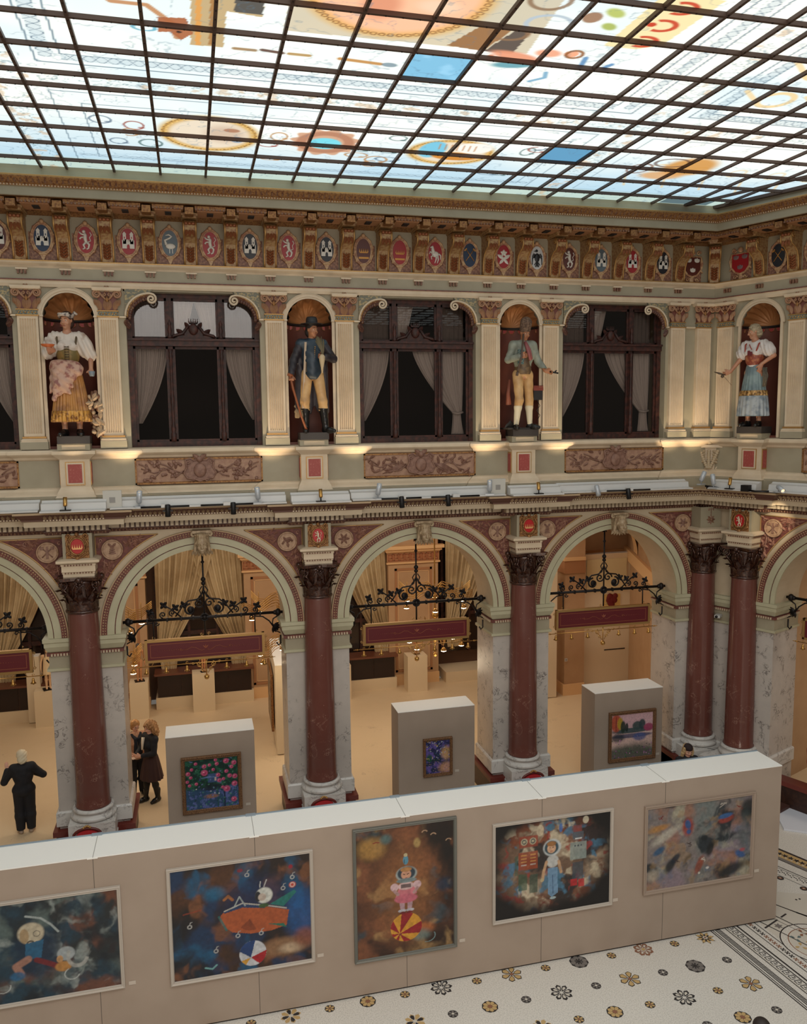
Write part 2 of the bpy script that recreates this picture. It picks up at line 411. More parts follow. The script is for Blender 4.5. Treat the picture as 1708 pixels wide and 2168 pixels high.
g.teeth(pth(.25),.085,.078,.36,.475,6.63,6.72,7,'leaf')
g.mould(pth(.25),[(.45,6.725),(.45,6.76),(.0,6.77),(-.30,6.77)],5)
struct('trim_10',g,[CREAM,SAGE,DARKOR,mat('cornice_brown',(92,58,46),.6),ORN,mat('ledge_tan',(168,142,112),.6),IVORY,mat('leaf_band_tan',(156,130,100),.5)])
# upper wall
g=G()
for x in (0,4.4,8.8): wallarch(g,x,.44,.96,.99,6.6,10.24,10.8,.3,.95,None,0,(),0,24)
for x in (2.2,6.6,11.0): g.quad((x-1.21,.3,6.6),(x+1.24,.3,6.6),(x+1.24,.3,7.85),(x-1.21,.3,7.85),0)
g.quad((-5,.3,6.6),(-.96,.3,6.6),(-.96,.3,7.85),(-5,.3,7.85),0)
g.quad((12.24,.3,6.6),(KX,.3,6.6),(KX,.3,10.8),(12.24,.3,10.8),0)
for x in (-.96,.99,3.44,5.39,7.84,9.79,12.24): g.quad((x,.3,7.8),(x,.95,7.8),(x,.95,10.8),(x,.3,10.8),0)
for x in (2.2,6.6,11.0,-2.2): g.box(x-1.24,x+1.24,.3,.95,10.74,10.8,0)
struct('wall_back',g,[SAGE])
g=G(); wallarch(g,1.12,.44,1.12,.99,6.6,10.24,10.8,.3,.95,XR,0,(),0,24)
g.X=XR; g.quad((2.11,.3,6.6),(5.4,.3,6.6),(5.4,.3,7.85),(2.11,.3,7.85)); g.quad((4.56,.3,7.8),(5.4,.3,7.8),(5.4,.3,10.8),(4.56,.3,10.8)); g.quad((2.11,.3,7.8),(2.11,.95,7.8),(2.11,.95,10.8),(2.11,.3,10.8))
struct('wall_right',g,[SAGE])
# dado mouldings and sill
NB=[(x-1.02,x+1.05,.06) for x in RBK]
def p2(d,e=.06): return rpath(d,[(x-1.02,x+1.05,e) for x in RBK],[],a=(12.2,e),b=(2.17,e))
g=G()
g.mould(p2(0),[(.30,6.77),(.22,6.98)][1:]+[(.0,7.14)],1)
g.mould(p2(0),[(.24,6.76),(.24,6.97),(.20,6.98),(.19,7.03),(.10,7.08),(.06,7.12),(.0,7.14)],0,mis=[1,0,0,0,0,0])
g.mould(p2(0),[(.0,7.64),(.03,7.66),(.05,7.70),(.11,7.74),(.13,7.76),(.13,7.80),(.11,7.83),(.0,7.85),(-.35,7.85)],0)
g.mould(p2(.002),[(.0,7.14),(.0,7.64)],1)
struct('trim_11',g,[IVORY,SAGE])
# upper entablature
g=G()
def p3(d): return rpath(d)
g.mould(p3(0),[(-.1,10.77),(.05,10.77),(.07,10.82),(.07,10.87),(.09,10.88),(.09,10.90),(.05,10.90),(.05,11.10),(.07,11.13),(.13,11.17),(.15,11.20),(.15,11.22),(.0,11.23)],0,mis=[0,0,0,0,2,2,1,0,0,0,3,3])
g.mould(p3(0),[(.0,11.23),(.0,12.02)],1)
g.mould(p3(0),[(.0,12.02),(.10,12.06),(.10,12.10),(.2,12.12),(.55,12.16),(.78,12.16)],4)
g.mould(p3(0),[(.78,12.16),(.80,12.17),(.80,12.30),(.83,12.31)],1)
g.mould(p3(0),[(.83,12.31),(.83,12.34),(.87,12.37),(.93,12.44),(.93,12.455)],4)
g.teeth(p3(0),.05,.03,.825,.85,12.315,12.345,5,'ball')
g.teeth(p3(0),.095,.085,.84,.93,12.35,12.45,6,'leaf')
g.mould(p3(0),[(.93,12.455),(.93,12.48),(.87,12.50),(.80,12.60),(.78,12.68),(.60,12.70)],1,mis=[3,0,1,1,7])
# guttae hanging under the gold line
for k in range(-3,18):
    x=k*.7333
    for dx in (-.06,0,.06): g.box(x+dx-.018,x+dx+.018,.20,.26,10.99,11.07,6)
    g.box(x-.1,x+.1,.19,.25,11.06,11.09,0)
for k in range(7):
    for dx in (-.06,0,.06):
        h=G(); h.X=XR; s=.36+k*.7333; h.box(s+dx-.018,s+dx+.018,.20,.26,10.99,11.07,6); g.add(h.v,h.f,6)
# coffers of the soffit between the brackets: frames with mouldings, a dark opening in each
def coffer(g,x,X):
    h=G(); h.X=X
    h.box(x-.27,x+.27,-.42,.1,12.085,12.15,0); h.box(x-.23,x+.23,-.38,.06,12.06,12.10,1)
    h.box(x-.055,x+.055,-.30,-.10,12.04,12.07,2)
    h.box(x+.29,x+.44,-.44,.16,12.0,12.12,3)
    for q in range(9): h.box(x-.26+q*.06,x-.23+q*.06,-.45,-.42,12.07,12.10,4)
    for q,(f,mm) in enumerate(zip(h.f,h.m)): pass
    b=len(g.v); g.v.extend(h.v); g.f.extend(tuple(b+i for i in f) for f in h.f); g.m.extend({0:4,1:8,2:9,3:4,4:6}[m] for m in h.m); g.s.extend(h.s)
for k in range(-2,18): coffer(g,.3667+k*.7333,None)
for k in range(6): coffer(g,.72+k*.7333,XR)
struct('trim_12',g,[IVORY,SAGE,REDBR,GOLD,OGOLD,IVORY,ORN,BLK,TAND,BLK])
# dark glazing curb under the skylight
# ------------------------------------------------------------------ painted glass ceiling
HC=12.667
CX0,CG,CN=2.505,.7666,.407
def colx():
    r=[CX0+CG*k for k in range(-3,9)]; n=r[-1]+CN
    r+= [n+CG*k for k in range(0,12)]
    l=r[0]-CN; r=[l-CG*k for k in range(9,-1,-1)]+r
    return r
XS=colx()
YS=[-1.0,-1.835,-2.601,-3.406,-4.20,-4.619,-5.398,-6.187,-6.988]
for k in range(17): YS.append(YS[-1]-.795)
YE=-.45
def xr(y): return 12.81+(-y-.45)*math.tan(PH)     # right edge of the glass
g=G()
T=.020
yend=YS[-1]
for x in XS:
    if x<-8.5: continue
    y0=YE if x<12.75 else -.45-(x-12.75)/math.tan(PH)
    if y0<yend: continue
    g.box(x-T,x+T,yend,y0,HC-.045,HC+.0)
    k=0
    y=y0-.15
    while y>-9 :
        g.box(x-.008,x+.008,y-.008,y+.008,HC-.052,HC-.043,1); y-=.19
for y in YS+[YE]:
    g.box(-8,xr(y),y-T,y+T,HC-.05,HC-.0)
    x=-2
    if y>-9:
        while x<xr(y): g.box(x-.008,x+.008,y-.008,y+.008,HC-.057,HC-.048,1); x+=.19
def obl(off,w,za,zb,mi=0):
    c=cos(PH); a=[(xr(yy)-off/c,yy) for yy in (YE,yend)]
    ww=w/c
    g.add([(a[0][0]-ww,a[0][1],za),(a[0][0]+ww,a[0][1],za),(a[1][0]+ww,a[1][1],za),(a[1][0]-ww,a[1][1],za),
           (a[0][0]-ww,a[0][1],zb),(a[0][0]+ww,a[0][1],zb),(a[1][0]+ww,a[1][1],zb),(a[1][0]-ww,a[1][1],zb)],[(0,1,2,3),(7,6,5,4),(0,4,5,1),(1,5,6,2),(2,6,7,3),(3,7,4,0)],mi)
obl(.63,T,HC-.05,HC); obl(.0,.05,HC-.06,HC)
BAR=mat('skylight_bar',(84,66,58),.5,.3); BOLT=mat('skylight_bolt',(40,30,28),.5,.4)
# -- painting on the glass, as colours of a fine mesh
def smooth(a,b,x): 
    t=np.clip((x-a)/(b-a),0,1); return t*t*(3-2*t)
def vnoise(x,y,s,seed=0):
    """smooth value noise"""
    r=np.random.RandomState(seed); T_=r.rand(64,64)
    u=x*s; v=y*s; i=np.floor(u).astype(int); j=np.floor(v).astype(int); fu=u-i; fv=v-j
    fu=fu*fu*(3-2*fu); fv=fv*fv*(3-2*fv)
    q=lambda a,b:T_[a%64,b%64]
    return (q(i,j)*(1-fu)+q(i+1,j)*fu)*(1-fv)+(q(i,j+1)*(1-fu)+q(i+1,j+1)*fu)*fv
def fbm(x,y,s,seed=0,o=4):
    t=0;a=.5
    for k in range(o): t=t+a*vnoise(x,y,s*2**k,seed+k*7); a*=.5
    return t
class Paint:
    def __init__(s,U,V,base): s.U=U; s.V=V; s.C=np.ones(U.shape+(3,))*np.array(lin(base))
    def mix(s,m,c): 
        c=np.array(lin(c)) if np.ndim(c)==1 else c
        m=np.clip(m,0,1)[...,None]; s.C=s.C*(1-m)+c*m; return s
    def ell(s,u,v,a,b,c,k=1,e=.12,rot=0):
        du,dv=s.U-u,s.V-v; cr,sr=cos(rot),sin(rot)
        d=np.sqrt(((du*cr+dv*sr)/a)**2+((-du*sr+dv*cr)/b)**2); return s.mix(k*smooth(1+e,1-e,d),c)
    def ring(s,u,v,a,b,w,c,k=1,a0=None,a1=None,rot=0):
        du,dv=s.U-u,s.V-v; cr,sr=cos(rot),sin(rot); x=(du*cr+dv*sr)/a; y=(-du*sr+dv*cr)/b
        d=np.sqrt(x*x+y*y); m=smooth(w,w*.5,np.abs(d-1))
        if a0 is not None:
            t=np.mod(np.arctan2(y,x)-a0,2*pi); m=m*(t<(a1-a0))
        return s.mix(k*m,c)
    def rect(s,u0,u1,v0,v1,c,k=1,e=.004):
        m=smooth(u0-e,u0+e,s.U)*smooth(u1+e,u1-e,s.U)*smooth(v0-e,v0+e,s.V)*smooth(v1+e,v1-e,s.V); return s.mix(k*m,c)
    def line(s,pts,w,c,k=1):
        m=np.zeros(s.U.shape)
        for (a,b),(p,q) in zip(pts,pts[1:]):
            du,dv=p-a,q-b; L=du*du+dv*dv+1e-12; t=np.clip(((s.U-a)*du+(s.V-b)*dv)/L,0,1)
            d=np.hypot(s.U-a-t*du,s.V-b-t*dv); m=np.maximum(m,smooth(w,w*.55,d))
        return s.mix(k*m,c)
    def poly(s,pts,c,k=1):
        ins=np.zeros(s.U.shape,bool); n=len(pts)
        for i in range(n):
            (x1,y1),(x2,y2)=pts[i],pts[(i+1)%n]
            if y1==y2: continue
            cnd=((y1>s.V)!=(y2>s.V))&(s.U<(x2-x1)*(s.V-y1)/(y2-y1)+x1); ins^=cnd
        return s.mix(k*ins.astype(float),c)
    def cloud(s,seed,sc,lo,hi,c,k=1):
        wx=fbm(s.U,s.V,sc*1.3,seed+50,3)-.45; wy=fbm(s.U,s.V,sc*1.3,seed+90,3)-.45; q=(hi-lo)*.45
        return s.mix(k*smooth(lo-q,hi+q,fbm(s.U+wx*.9/sc,s.V+wy*.9/sc,sc,seed)/.94),c)
def setcol(o,C,name='col',pw=1):
    C=C**pw
    at=o.data.color_attributes.new(name,'FLOAT_COLOR','POINT')
    a=np.ones((C.reshape(-1,3).shape[0],4),np.float32); a[:,:3]=C.reshape(-1,3); at.data.foreach_set('color',a.ravel())
def gridmesh(name,P3,mats,parent=None,M=None):
    """P3: array (nv,nu,3)"""
    nv,nu=P3.shape[:2]; me=bpy.data.meshes.new(name)
    i=np.arange(nu*nv).reshape(nv,nu); F=np.stack([i[:-1,:-1],i[:-1,1:],i[1:,1:],i[1:,:-1]],-1).reshape(-1,4)
    me.vertices.add(nu*nv); me.vertices.foreach_set('co',P3.reshape(-1).astype(np.float32))
    me.loops.add(F.size); me.loops.foreach_set('vertex_index',F.reshape(-1)); me.polygons.add(len(F)); me.polygons.foreach_set('loop_start',np.arange(0,F.size,4)); me.update(calc_edges=True)
    me.materials.append(mats); o=bpy.data.objects.new(name,me); COL.objects.link(o)
    if parent: o.parent=parent
    if M is not None: o.matrix_local=M
    return o
def ceil_paint(U,V,near=True):
    p=Paint(U,V,(246,246,240))
    p.cloud(3,.5,.42,.7,(216,232,238),.7)
    if not near: return p.C
    L=lambda c,m: p.mix(m,c)
    # paler and bluer towards the back edge
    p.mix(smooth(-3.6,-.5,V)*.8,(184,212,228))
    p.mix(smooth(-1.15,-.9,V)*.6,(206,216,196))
    # border band in the narrow cells: grey green foliage
    band=((V>-4.619)&(V<-4.2))|((U>8.638)&(U<9.045))|((U>-.2)&(U<.205))
    f=fbm(U,V,9,5); p.mix(band*smooth(.04,.0,np.abs(f-.47))*.6,(128,158,166)); 
    p.mix(band*smooth(.56,.66,fbm(U,V,6,9))*.5,(216,186,150))
    # field frames parallel to the band
    def frame(u0,u1,v0,v1,c,w=.012,k=.8):
        p.line([(u0,v0),(u1,v0),(u1,v1),(u0,v1),(u0,v0)],w,c,k)
    for a,b,c_,d,kk in ((.45,8.35,-3.95,-.9,.7),(.45,8.4,-12,-4.85,.9),(.75,8.05,-12,-5.12,.9),(9.3,14,-3.95,-1.1,.6),(9.3,14,-12,-4.9,.9),(9.55,14,-12,-5.1,.9),(.8,8.1,-3.55,-1.2,.7)): frame(a,b,c_,d,(130,152,166),.014,kk)
    # guilloche chains
    for (u0,u1,v0,v1,hor) in ((.75,8.05,-5.12,-4.95,1),(9.4,14,-5.1,-4.93,1),(.5,8.3,-1.32,-1.22,1),(8.18,8.32,-12,-5,0),(9.4,9.56,-12,-5.1,0),(.5,.66,-12,-5,0)):
        m=(U>u0)&(U<u1)&(V>v0)&(V<v1); t=(U if hor else V); s_=((V-v0)/(v1-v0) if hor else (U-u0)/(u1-u0))
        w=np.abs(np.sin(t*22))-np.abs(s_-.5)*2; p.mix(m*.35,(190,206,214)); p.mix(m*smooth(.16,.05,np.abs(w))*.8,(104,128,148))
    # lattice with pale ribbons on the right field
    m=(U>9.65)&(V<-5.2)
    for q,(cu,cv) in enumerate([(10.1+i*.95,-5.75-j*.95) for i in range(5) for j in range(5)]):
        p.ring(cu,cv,.24,.24,.25,(240,214,160),.75)
        p.line([(cu-.6,cv-.2),(cu-.3,cv+.05)],.05,(240,216,166),.7)
    for q in range(6):
        cu=9.8+q*.8; p.line([(cu,-2.2),(cu+.35,-1.5)],.03,(232,208,160),.6); p.ring(cu+.4,-2.6,.14,.2,.2,(232,208,160),.5)
    # back field: scrolls, two ovals, a rosette
    for s_ in range(54):
        r=random.Random(s_); cu=.9+r.random()*7.0; cv=-3.15+r.random()*1.55
        if abs(cu-2.54)<.85 or abs(cu-6.4)<.85 or abs(cu-4.3)<.55: continue
        c=[(170,90,70),(196,150,86),(96,130,130),(120,140,160)][s_%4]
        p.ring(cu,cv,.11+r.random()*.09,.09+r.random()*.09,.16,c,.75,r.random()*6,r.random()*6+8.2)
        p.ell(cu+.1,cv+.08,.05,.03,c,.7,.3)
    for cu,cv,a,b in ((2.53,-2.66,.74,.78),(6.38,-2.62,.72,.62)):
        p.ell(cu,cv,a,b,(214,182,112)); p.ring(cu,cv,a*.93,b*.93,.04,(168,132,72),.9)
        for k in range(34):
            t=2*pi*k/34; p.ring(cu+a*.91*cos(t),cv+b*.91*sin(t),.035,.035,.4,(236,206,140),.8)
        p.ell(cu,cv,a*.82,b*.82,(232,222,206))
    p.ell(2.75,-2.7,.28,.36,(208,188,170),.7,.5); p.ell(2.95,-2.5,.10,.14,(150,170,190),.8); p.ell(2.85,-2.9,.12,.08,(186,140,110),.8)
    p.ell(6.05,-2.7,.22,.4,(150,208,226)); p.ell(6.5,-2.45,.4,.2,(214,160,76)); p.ell(6.7,-2.9,.3,.25,(240,238,232)); 
    for k in range(7): p.line([(6.1+.1*k,-3.0),(6.14+.1*k,-2.75)],.015,(200,150,90),.8)
    t=np.arctan2(V+2.66,U-4.3); rr=np.hypot((U-4.3)/.52,(V+2.66)/.58)
    p.mix(smooth(1.05,.95,rr/(1+.08*np.sin(t*12)))*.85,(214,172,140)); p.mix(smooth(.2,.1,np.abs(rr-.72))*.5,(176,120,90)); p.ell(4.3,-2.62,.26,.26,(150,222,232))
    # foreground field: tan architecture, column, dolphin scroll, cherub, oval
    def tn(pts,c,k=.95): p.poly(pts,c,k)
    tn([(2.25,-9),(2.25,-5.7),(2.62,-5.72),(2.62,-6.6),(3.0,-6.55),(3.02,-9)],(206,186,148))
    tn([(2.30,-9),(2.30,-5.72),(2.36,-5.72),(2.36,-9)],(226,180,112)); tn([(2.45,-9),(2.45,-5.75),(2.5,-5.75),(2.5,-9)],(188,150,100))
    tn([(2.7,-6.95),(2.7,-6.6),(3.0,-6.6),(3.0,-6.95)],(112,110,108)); tn([(3.25,-9),(3.25,-6.3),(6.15,-6.35),(5.9,-9)],(210,196,168),.7)
    p.line([(1.2,-6.9),(1.45,-6.55),(1.8,-6.55),(2.05,-6.2),(2.1,-5.85)],.05,(206,160,116),.9); p.ring(1.75,-6.9,.3,.22,.14,(206,170,130),.8); p.ring(1.35,-6.75,.16,.12,.2,(170,150,140),.7)
    tn([(1.9,-6.3),(2.2,-6.35),(2.28,-6.0),(2.15,-5.8),(2.02,-5.98),(1.9,-5.95)],(190,130,88)); p.ell(2.12,-6.0,.03,.03,(90,60,50)); p.ring(1.75,-6.02,.12,.07,.25,(130,190,206),.9)
    for k in range(3): p.line([(2.75+k*.32,-5.72-(k%2)*.03),(2.98+k*.32,-5.72)],.045,[(180,150,110),(120,80,60),(196,166,110)][k],.9)
    p.line([(4.0,-5.72),(4.5,-5.68)],.05,(206,160,90),.9); p.ell(4.62,-5.68,.1,.06,(120,146,160),.7)
    p.ell(4.35,-7.35,1.0,.95,(228,190,116)); p.ell(4.35,-7.35,.88,.84,(244,206,178))
    for k in range(60):
        t=2*pi*k/60; p.ring(4.35+.94*cos(t),-7.35+.9*sin(t),.035,.03,.4,(150,104,60),.7)
    p.ell(4.2,-7.1,.2,.3,(216,150,120),.6,.5); p.ell(4.8,-7.2,.22,.14,(236,220,200),.7,.5)
    tn([(5.15,-6.35),(5.4,-6.95),(5.75,-6.9),(5.62,-6.3)],(176,138,96)); tn([(5.62,-6.3),(5.8,-6.9),(5.98,-6.85),(5.98,-6.3)],(120,106,98))
    # cherub on the blue drapery
    p.ell(6.05,-6.25,.34,.11,(232,176,146),.95,.3,.2); p.ell(6.4,-6.42,.16,.1,(236,186,158),.95,.3); p.ell(6.68,-6.46,.09,.09,(238,190,160)); p.ring(6.72,-6.46,.1,.1,.3,(170,120,70),.9)
    p.line([(5.75,-6.2),(5.5,-5.95),(5.3,-5.9)],.05,(226,170,140),.9); p.ell(6.1,-6.02,.26,.09,(120,176,186),.9,.3,-.2); p.line([(6.9,-6.4),(6.95,-6.15),(7.2,-6.1),(7.3,-6.3)],.045,(110,160,200),.85); p.line([(6.5,-5.6),(6.65,-5.75),(6.6,-5.9)],.04,(130,180,206),.8)
    p.ring(5.75,-6.8,.22,.16,.2,(170,140,110),.8); p.ring(6.1,-7.1,.26,.2,.16,(196,206,214),.9); p.ring(5.9,-7.6,.22,.2,.18,(160,130,100),.8)
    p.ell(6.5,-7.35,.11,.12,(176,140,110),.9); p.ell(6.7,-7.5,.13,.08,(196,204,120),.9,.3,.5); p.ell(6.78,-7.2,.1,.07,(186,196,110),.9,.3,.5)
    tn([(6.95,-6.75),(7.0,-8),(7.7,-8),(7.62,-6.9),(7.35,-6.75)],(242,220,150),.6)
    for cv in (-6.95,-7.35,-7.75): p.ring(7.35,cv,.16,.12,.3,(212,98,62),.95,-2.2,2.0); p.ell(7.22,cv,.06,.05,(212,98,62))
    # back gold griffin at right
    p.ell(10.72,-2.75,.46,.5,(216,168,88),.9,.25); p.ell(10.5,-2.2,.4,.22,(222,178,120),.8,.3); p.ring(10.3,-2.9,.3,.22,.15,(120,90,80),.7); p.ring(9.9,-2.5,.2,.26,.15,(150,110,90),.7)
    # whole panes replaced in blue
    p.rect(CX0+3*CG,CX0+4*CG,-6.187,-5.398,(156,204,226)); p.mix(((U>CX0+3*CG)&(U<CX0+4*CG)&(V>-6.187)&(V<-5.398))*smooth(.5,.7,fbm(U,V,3,2))*.5,(190,226,244))
    p.rect(CX0+7*CG,CX0+8*CG,-3.406,-2.601,(124,176,204)); p.rect(11.5,12.6,-.98,-.5,(76,104,116),.8)
    # faint drawn lines over everything
    p.mix(smooth(.016,.0,np.abs(fbm(U,V,2.6,33)-.5))*.35,(120,150,170))
    return p.C*.9+.10*np.array(lin((246,246,240)))
GL=bpy.data.materials.new('painted_glass'); GL.use_nodes=True; nt=GL.node_tree; nt.nodes.clear()
_o=nt.nodes.new('ShaderNodeOutputMaterial'); _e=nt.nodes.new('ShaderNodeEmission'); _a=nt.nodes.new('ShaderNodeAttribute'); _a.attribute_name='col'
nt.links.new(_a.outputs['Color'],_e.inputs['Color']); _e.inputs['Strength'].default_value=SKY; nt.links.new(_e.outputs[0],_o.inputs[0])
ceil_root=struct('ceiling',g,[BAR,BOLT])
u=np.linspace(0,1,900); v=np.linspace(YE,-8.2,620)
uu,V_=np.meshgrid(u,v); XRr=12.81+(-V_-.45)*math.tan(PH); U_=-2.6+uu*(XRr+2.6)
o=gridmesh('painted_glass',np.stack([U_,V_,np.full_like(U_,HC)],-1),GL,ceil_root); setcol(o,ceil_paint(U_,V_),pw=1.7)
for nm,(ua,ub,va,vb,n) in (('painted_glass',(-8,-2.6,YE,yend,60)),('painted_glass',(-2.6,None,-8.2,yend,70))):
    vv=np.linspace(va,vb,n); uu,V2=np.meshgrid(np.linspace(0,1,n),vv)
    U2=ua+uu*((12.81+(-V2-.45)*math.tan(PH) if ub is None else ub)-ua)
    o=gridmesh(nm,np.stack([U2,V2,np.full_like(U2,HC)],-1),GL,ceil_root); setcol(o,ceil_paint(U2,V2,False),pw=1.7)
# ------------------------------------------------------------------ columns of the arcade
def acanthus(g,r,a,z0,h,w,curl,mi=0,n=6):
    """leaf standing against a bell of radius r at angle a, tip curling outward"""
    vs=[];ca,sa=cos(a),sin(a)
    for j in range(n+1):
        t=j/n; z=z0+h*(t if t<.85 else .85+(t-.85)*.2); out=r(z)+.006+curl*max(0,t-.45)**1.6*3.2
        if j==n: z-=h*.1
        ww=w*(1-.65*t**2.2)*(1+.22*sin(t*16))
        for q in (-1,-.5,0,.5,1):
            rr=out+(.018 if q==0 else 0)-.012*abs(q)*(1 if t<.8 else 3)
            vs.append((ca*rr-sa*ww*q,sa*rr+ca*ww*q,z-.02*abs(q)*t))
    fs=[(j*5+k,j*5+k+1,(j+1)*5+k+1,(j+1)*5+k) for j in range(n) for k in range(4)]
    g.add(vs,fs,mi,True)
def spiral(c,r0,turns,a0,n=26,d=1,plane=None,decay=.12):
    P=[]
    for i in range(n+1):
        t=i/n; a=a0+d*turns*2*pi*t; r=r0*(1-t*(1-decay)); P.append((c[0]+r*cos(a),c[1],c[2]+r*sin(a)))
    if plane is not None:   # rotate about z
        ca,sa=cos(plane),sin(plane); P=[((x-c[0])*ca-(y-c[1])*sa+c[0],(x-c[0])*sa+(y-c[1])*ca+c[1],z) for x,y,z in P]
    return P
def make_capital(g):
    bell=lambda z: .262+.05*max(0,(z-4.90)/.5)**2
    g.lathe([(bell(4.86+.6*k/12),4.86+.6*k/12) for k in range(13)],28,0)
    g.lathe([(.262,4.84),(.295,4.85),(.30,4.875),(.285,4.895),(.262,4.90)],28,1)
    for k in range(8): acanthus(g,bell,pi/8+k*pi/4,4.90,.26,.10,.10)
    for k in range(8): acanthus(g,bell,k*pi/4,4.92,.42,.09,.13)
    for k in range(4):
        a=pi/4+k*pi/2; ca,sa=cos(a),sin(a)
        for s_ in (-1,1):
            P=[]
            for i in range(22):
                t=i/21; ang=-pi/2+t*3.6*pi; r=.085*(1-t*.85); P.append(((.40-r*cos(ang)*1.0)*ca-sa*s_*.022,(.40-r*cos(ang))*sa+ca*s_*.022,5.40+r*sin(ang)))
            P=[(ca*.27-sa*s_*.06,sa*.27+ca*s_*.06,5.16)]+P
            g.tube(P,[.016]+[.022*(1-.5*i/21) for i in range(22)],5,0)
        b=k*pi/2
        for s_ in (-1,1):
            g.tube([(cos(b)*rr-sin(b)*s_*ww,sin(b)*rr+cos(b)*s_*ww,z) for rr,ww,z in ((.27,.12,5.15),(.30,.12,5.3),(.32,.07,5.40),(.33,.02,5.36),(.33,.04,5.31))],.014,5,0)
        g.ball((cos(b)*.36,sin(b)*.36,5.49),.055,0,8,6); 
        for q in range(5): g.ball((cos(b)*.345-sin(b)*.05*cos(q*1.26),sin(b)*.345+cos(b)*.05*cos(q*1.26),5.45+.05*sin(q*1.26)),.03,0,6,4)
    # concave abacus
    out=[]
    for k in range(4):
        a=pi/4+k*pi/2
        for q in (-.06,.06): out.append((.50*cos(a)-q*sin(a),.50*sin(a)+q*cos(a)))
        for i in range(1,8):
            t=i/8; A=Vector((.50*cos(a)-.06*sin(a),.50*sin(a)+.06*cos(a))); B=Vector((.50*cos(a+pi/2)+.06*sin(a+pi/2),.50*sin(a+pi/2)-.06*cos(a+pi/2))); m=A.lerp(B,t); m*=1-.18*sin(pi*t); out.append((m.x,m.y))
    g.poly(out,5.475,5.51,0,'z'); g.poly([(x*1.04,y*1.04) for x,y in out],5.51,5.535,0,'z')
def make_column(M,label):
    t=thing('marble_column',M,label,'column','red marble columns of the arcade')
    R=lambda z:.305-(.04*((z-1.1)/3.76)**1.7)
    g=G(); g.lathe([(.325,1.09),(.325,1.12)]+[(R(1.15+3.66*k/14),1.15+3.66*k/14) for k in range(15)]+[(.27,4.84)],40); g.build('shaft',REDM,t)
    g=G(); g.lathe([(.37,.87),(.405,.885),(.418,.92),(.405,.955),(.37,.965),(.36,.975),(.345,1.0),(.35,1.02),(.375,1.03),(.38,1.055),(.365,1.08),(.33,1.09)],40); tag(g.build('base',BASEM,t),'grey-white stone base ring')
    g=G(); g.box(-.415,.415,-.415,.415,.0,.87); g.box(-.43,.43,-.43,.43,.50,.56); g.build('plinth',BASEM,t)
    g=G(); make_capital(g); tag(g.build('capital',[CAPB,CAPB],t),'dark glossy brown leaf capital')
    return t
CL=['red marble column at the far left, in front of the woman seen from behind','red marble column between the two full left arches, beside the rose painting partition','red marble column right of the partition with the small garden painting','red marble column in the corner, the further one of the close pair','red marble column in the corner, the nearer one of the close pair']
c0=make_column(fr('B',0),CL[0])
for x,l in ((4.4,CL[1]),(8.8,CL[2]),(13.13,CL[3])): dup(c0,fr('B',x),l)
dup(c0,fr('R',1.12),CL[4])
# entablature block above each capital
def make_block(M,label,side=True):
    t=thing('entablature_block',M,label,'stone block','entablature blocks above the capitals')
    def sq(h): return [(-h,.14),(-h,-h*.95),(h,-h*.95),(h,.14)]
    g=G(); p=sq(.27)
    g.mould(p,[(0,5.535),(0,5.60),(.012,5.60),(.012,5.615),(.0,5.62)],0); g.teeth(p,.05,.028,.0,.02,5.598,5.62,1)
    g.mould(p,[(.0,5.62),(.02,5.63),(.02,5.74),(.03,5.745)],0); g.teeth(p,.05,.028,.02,.045,5.745,5.77,1)
    g.mould(p,[(.03,5.745),(.03,5.775),(.09,5.80),(.10,5.81),(.10,5.85),(.03,5.875),(-.1,5.88)],0)
    g.mould(sq(.255),[(0,5.87),(0,6.33)],2)
    g.build('block',[IVORY,ORN,SAGE],t); return t
b0=make_block(fr('B',0),'cream stone block over the far left column, below the cornice')
for M,l in ((fr('B',4.4),'cream stone block over the column with the lion crest'),(fr('B',8.8),'cream stone block over the column at the third arch'),(fr('B',13.13),'cream stone block over the further corner column, with a star'),(fr('R',1.12),'cream stone block over the nearer corner column, lit by a spotlight')): dup(b0,M,l)
# crests on the blocks
def crown(g,c,w,mi,y):
    x,z=c; g.box(x-w/2,x+w/2,y-.01,y,z-w*.28,z-w*.14,mi)
    for k in range(5):
        xx=x-w/2+w*k/4; g.poly([(xx-w*.09,z-w*.16),(xx+w*.09,z-w*.16),(xx,z+w*.2)],y-.01,y,mi); g.ball((xx,y-.008,z+w*.22),w*.05,mi,6,4)
def lion(g,c,h,mi,y):
    """rampant lion silhouette"""
    x,z=c; s=h
    def T(p,r): g.tube([(x+a*s,y-.004,z+b*s) for a,b in p],[q*s for q in r],6,mi)
    T([(.02,-.12),(-.02,.05),(.0,.2),(-.04,.3)],[.07,.08,.07,.06]); g.ball((x-.06*s,y-.004,z+.36*s),.075*s,mi,8,6)
    T([(-.02,.2),(-.18,.26),(-.24,.34)],[.045,.035,.04]); T([(-.02,.12),(-.18,.1),(-.24,.02)],[.045,.035,.04])
    T([(.02,-.1),(-.1,-.24),(-.04,-.38),(-.14,-.42)],[.06,.05,.035,.04]); T([(.04,-.1),(.14,-.22),(.1,-.38),(.02,-.42)],[.06,.05,.035,.04])
    T([(.06,-.12),(.2,-.05),(.16,.1),(.24,.22),(.18,.34)],[.025,.02,.02,.02,.03])
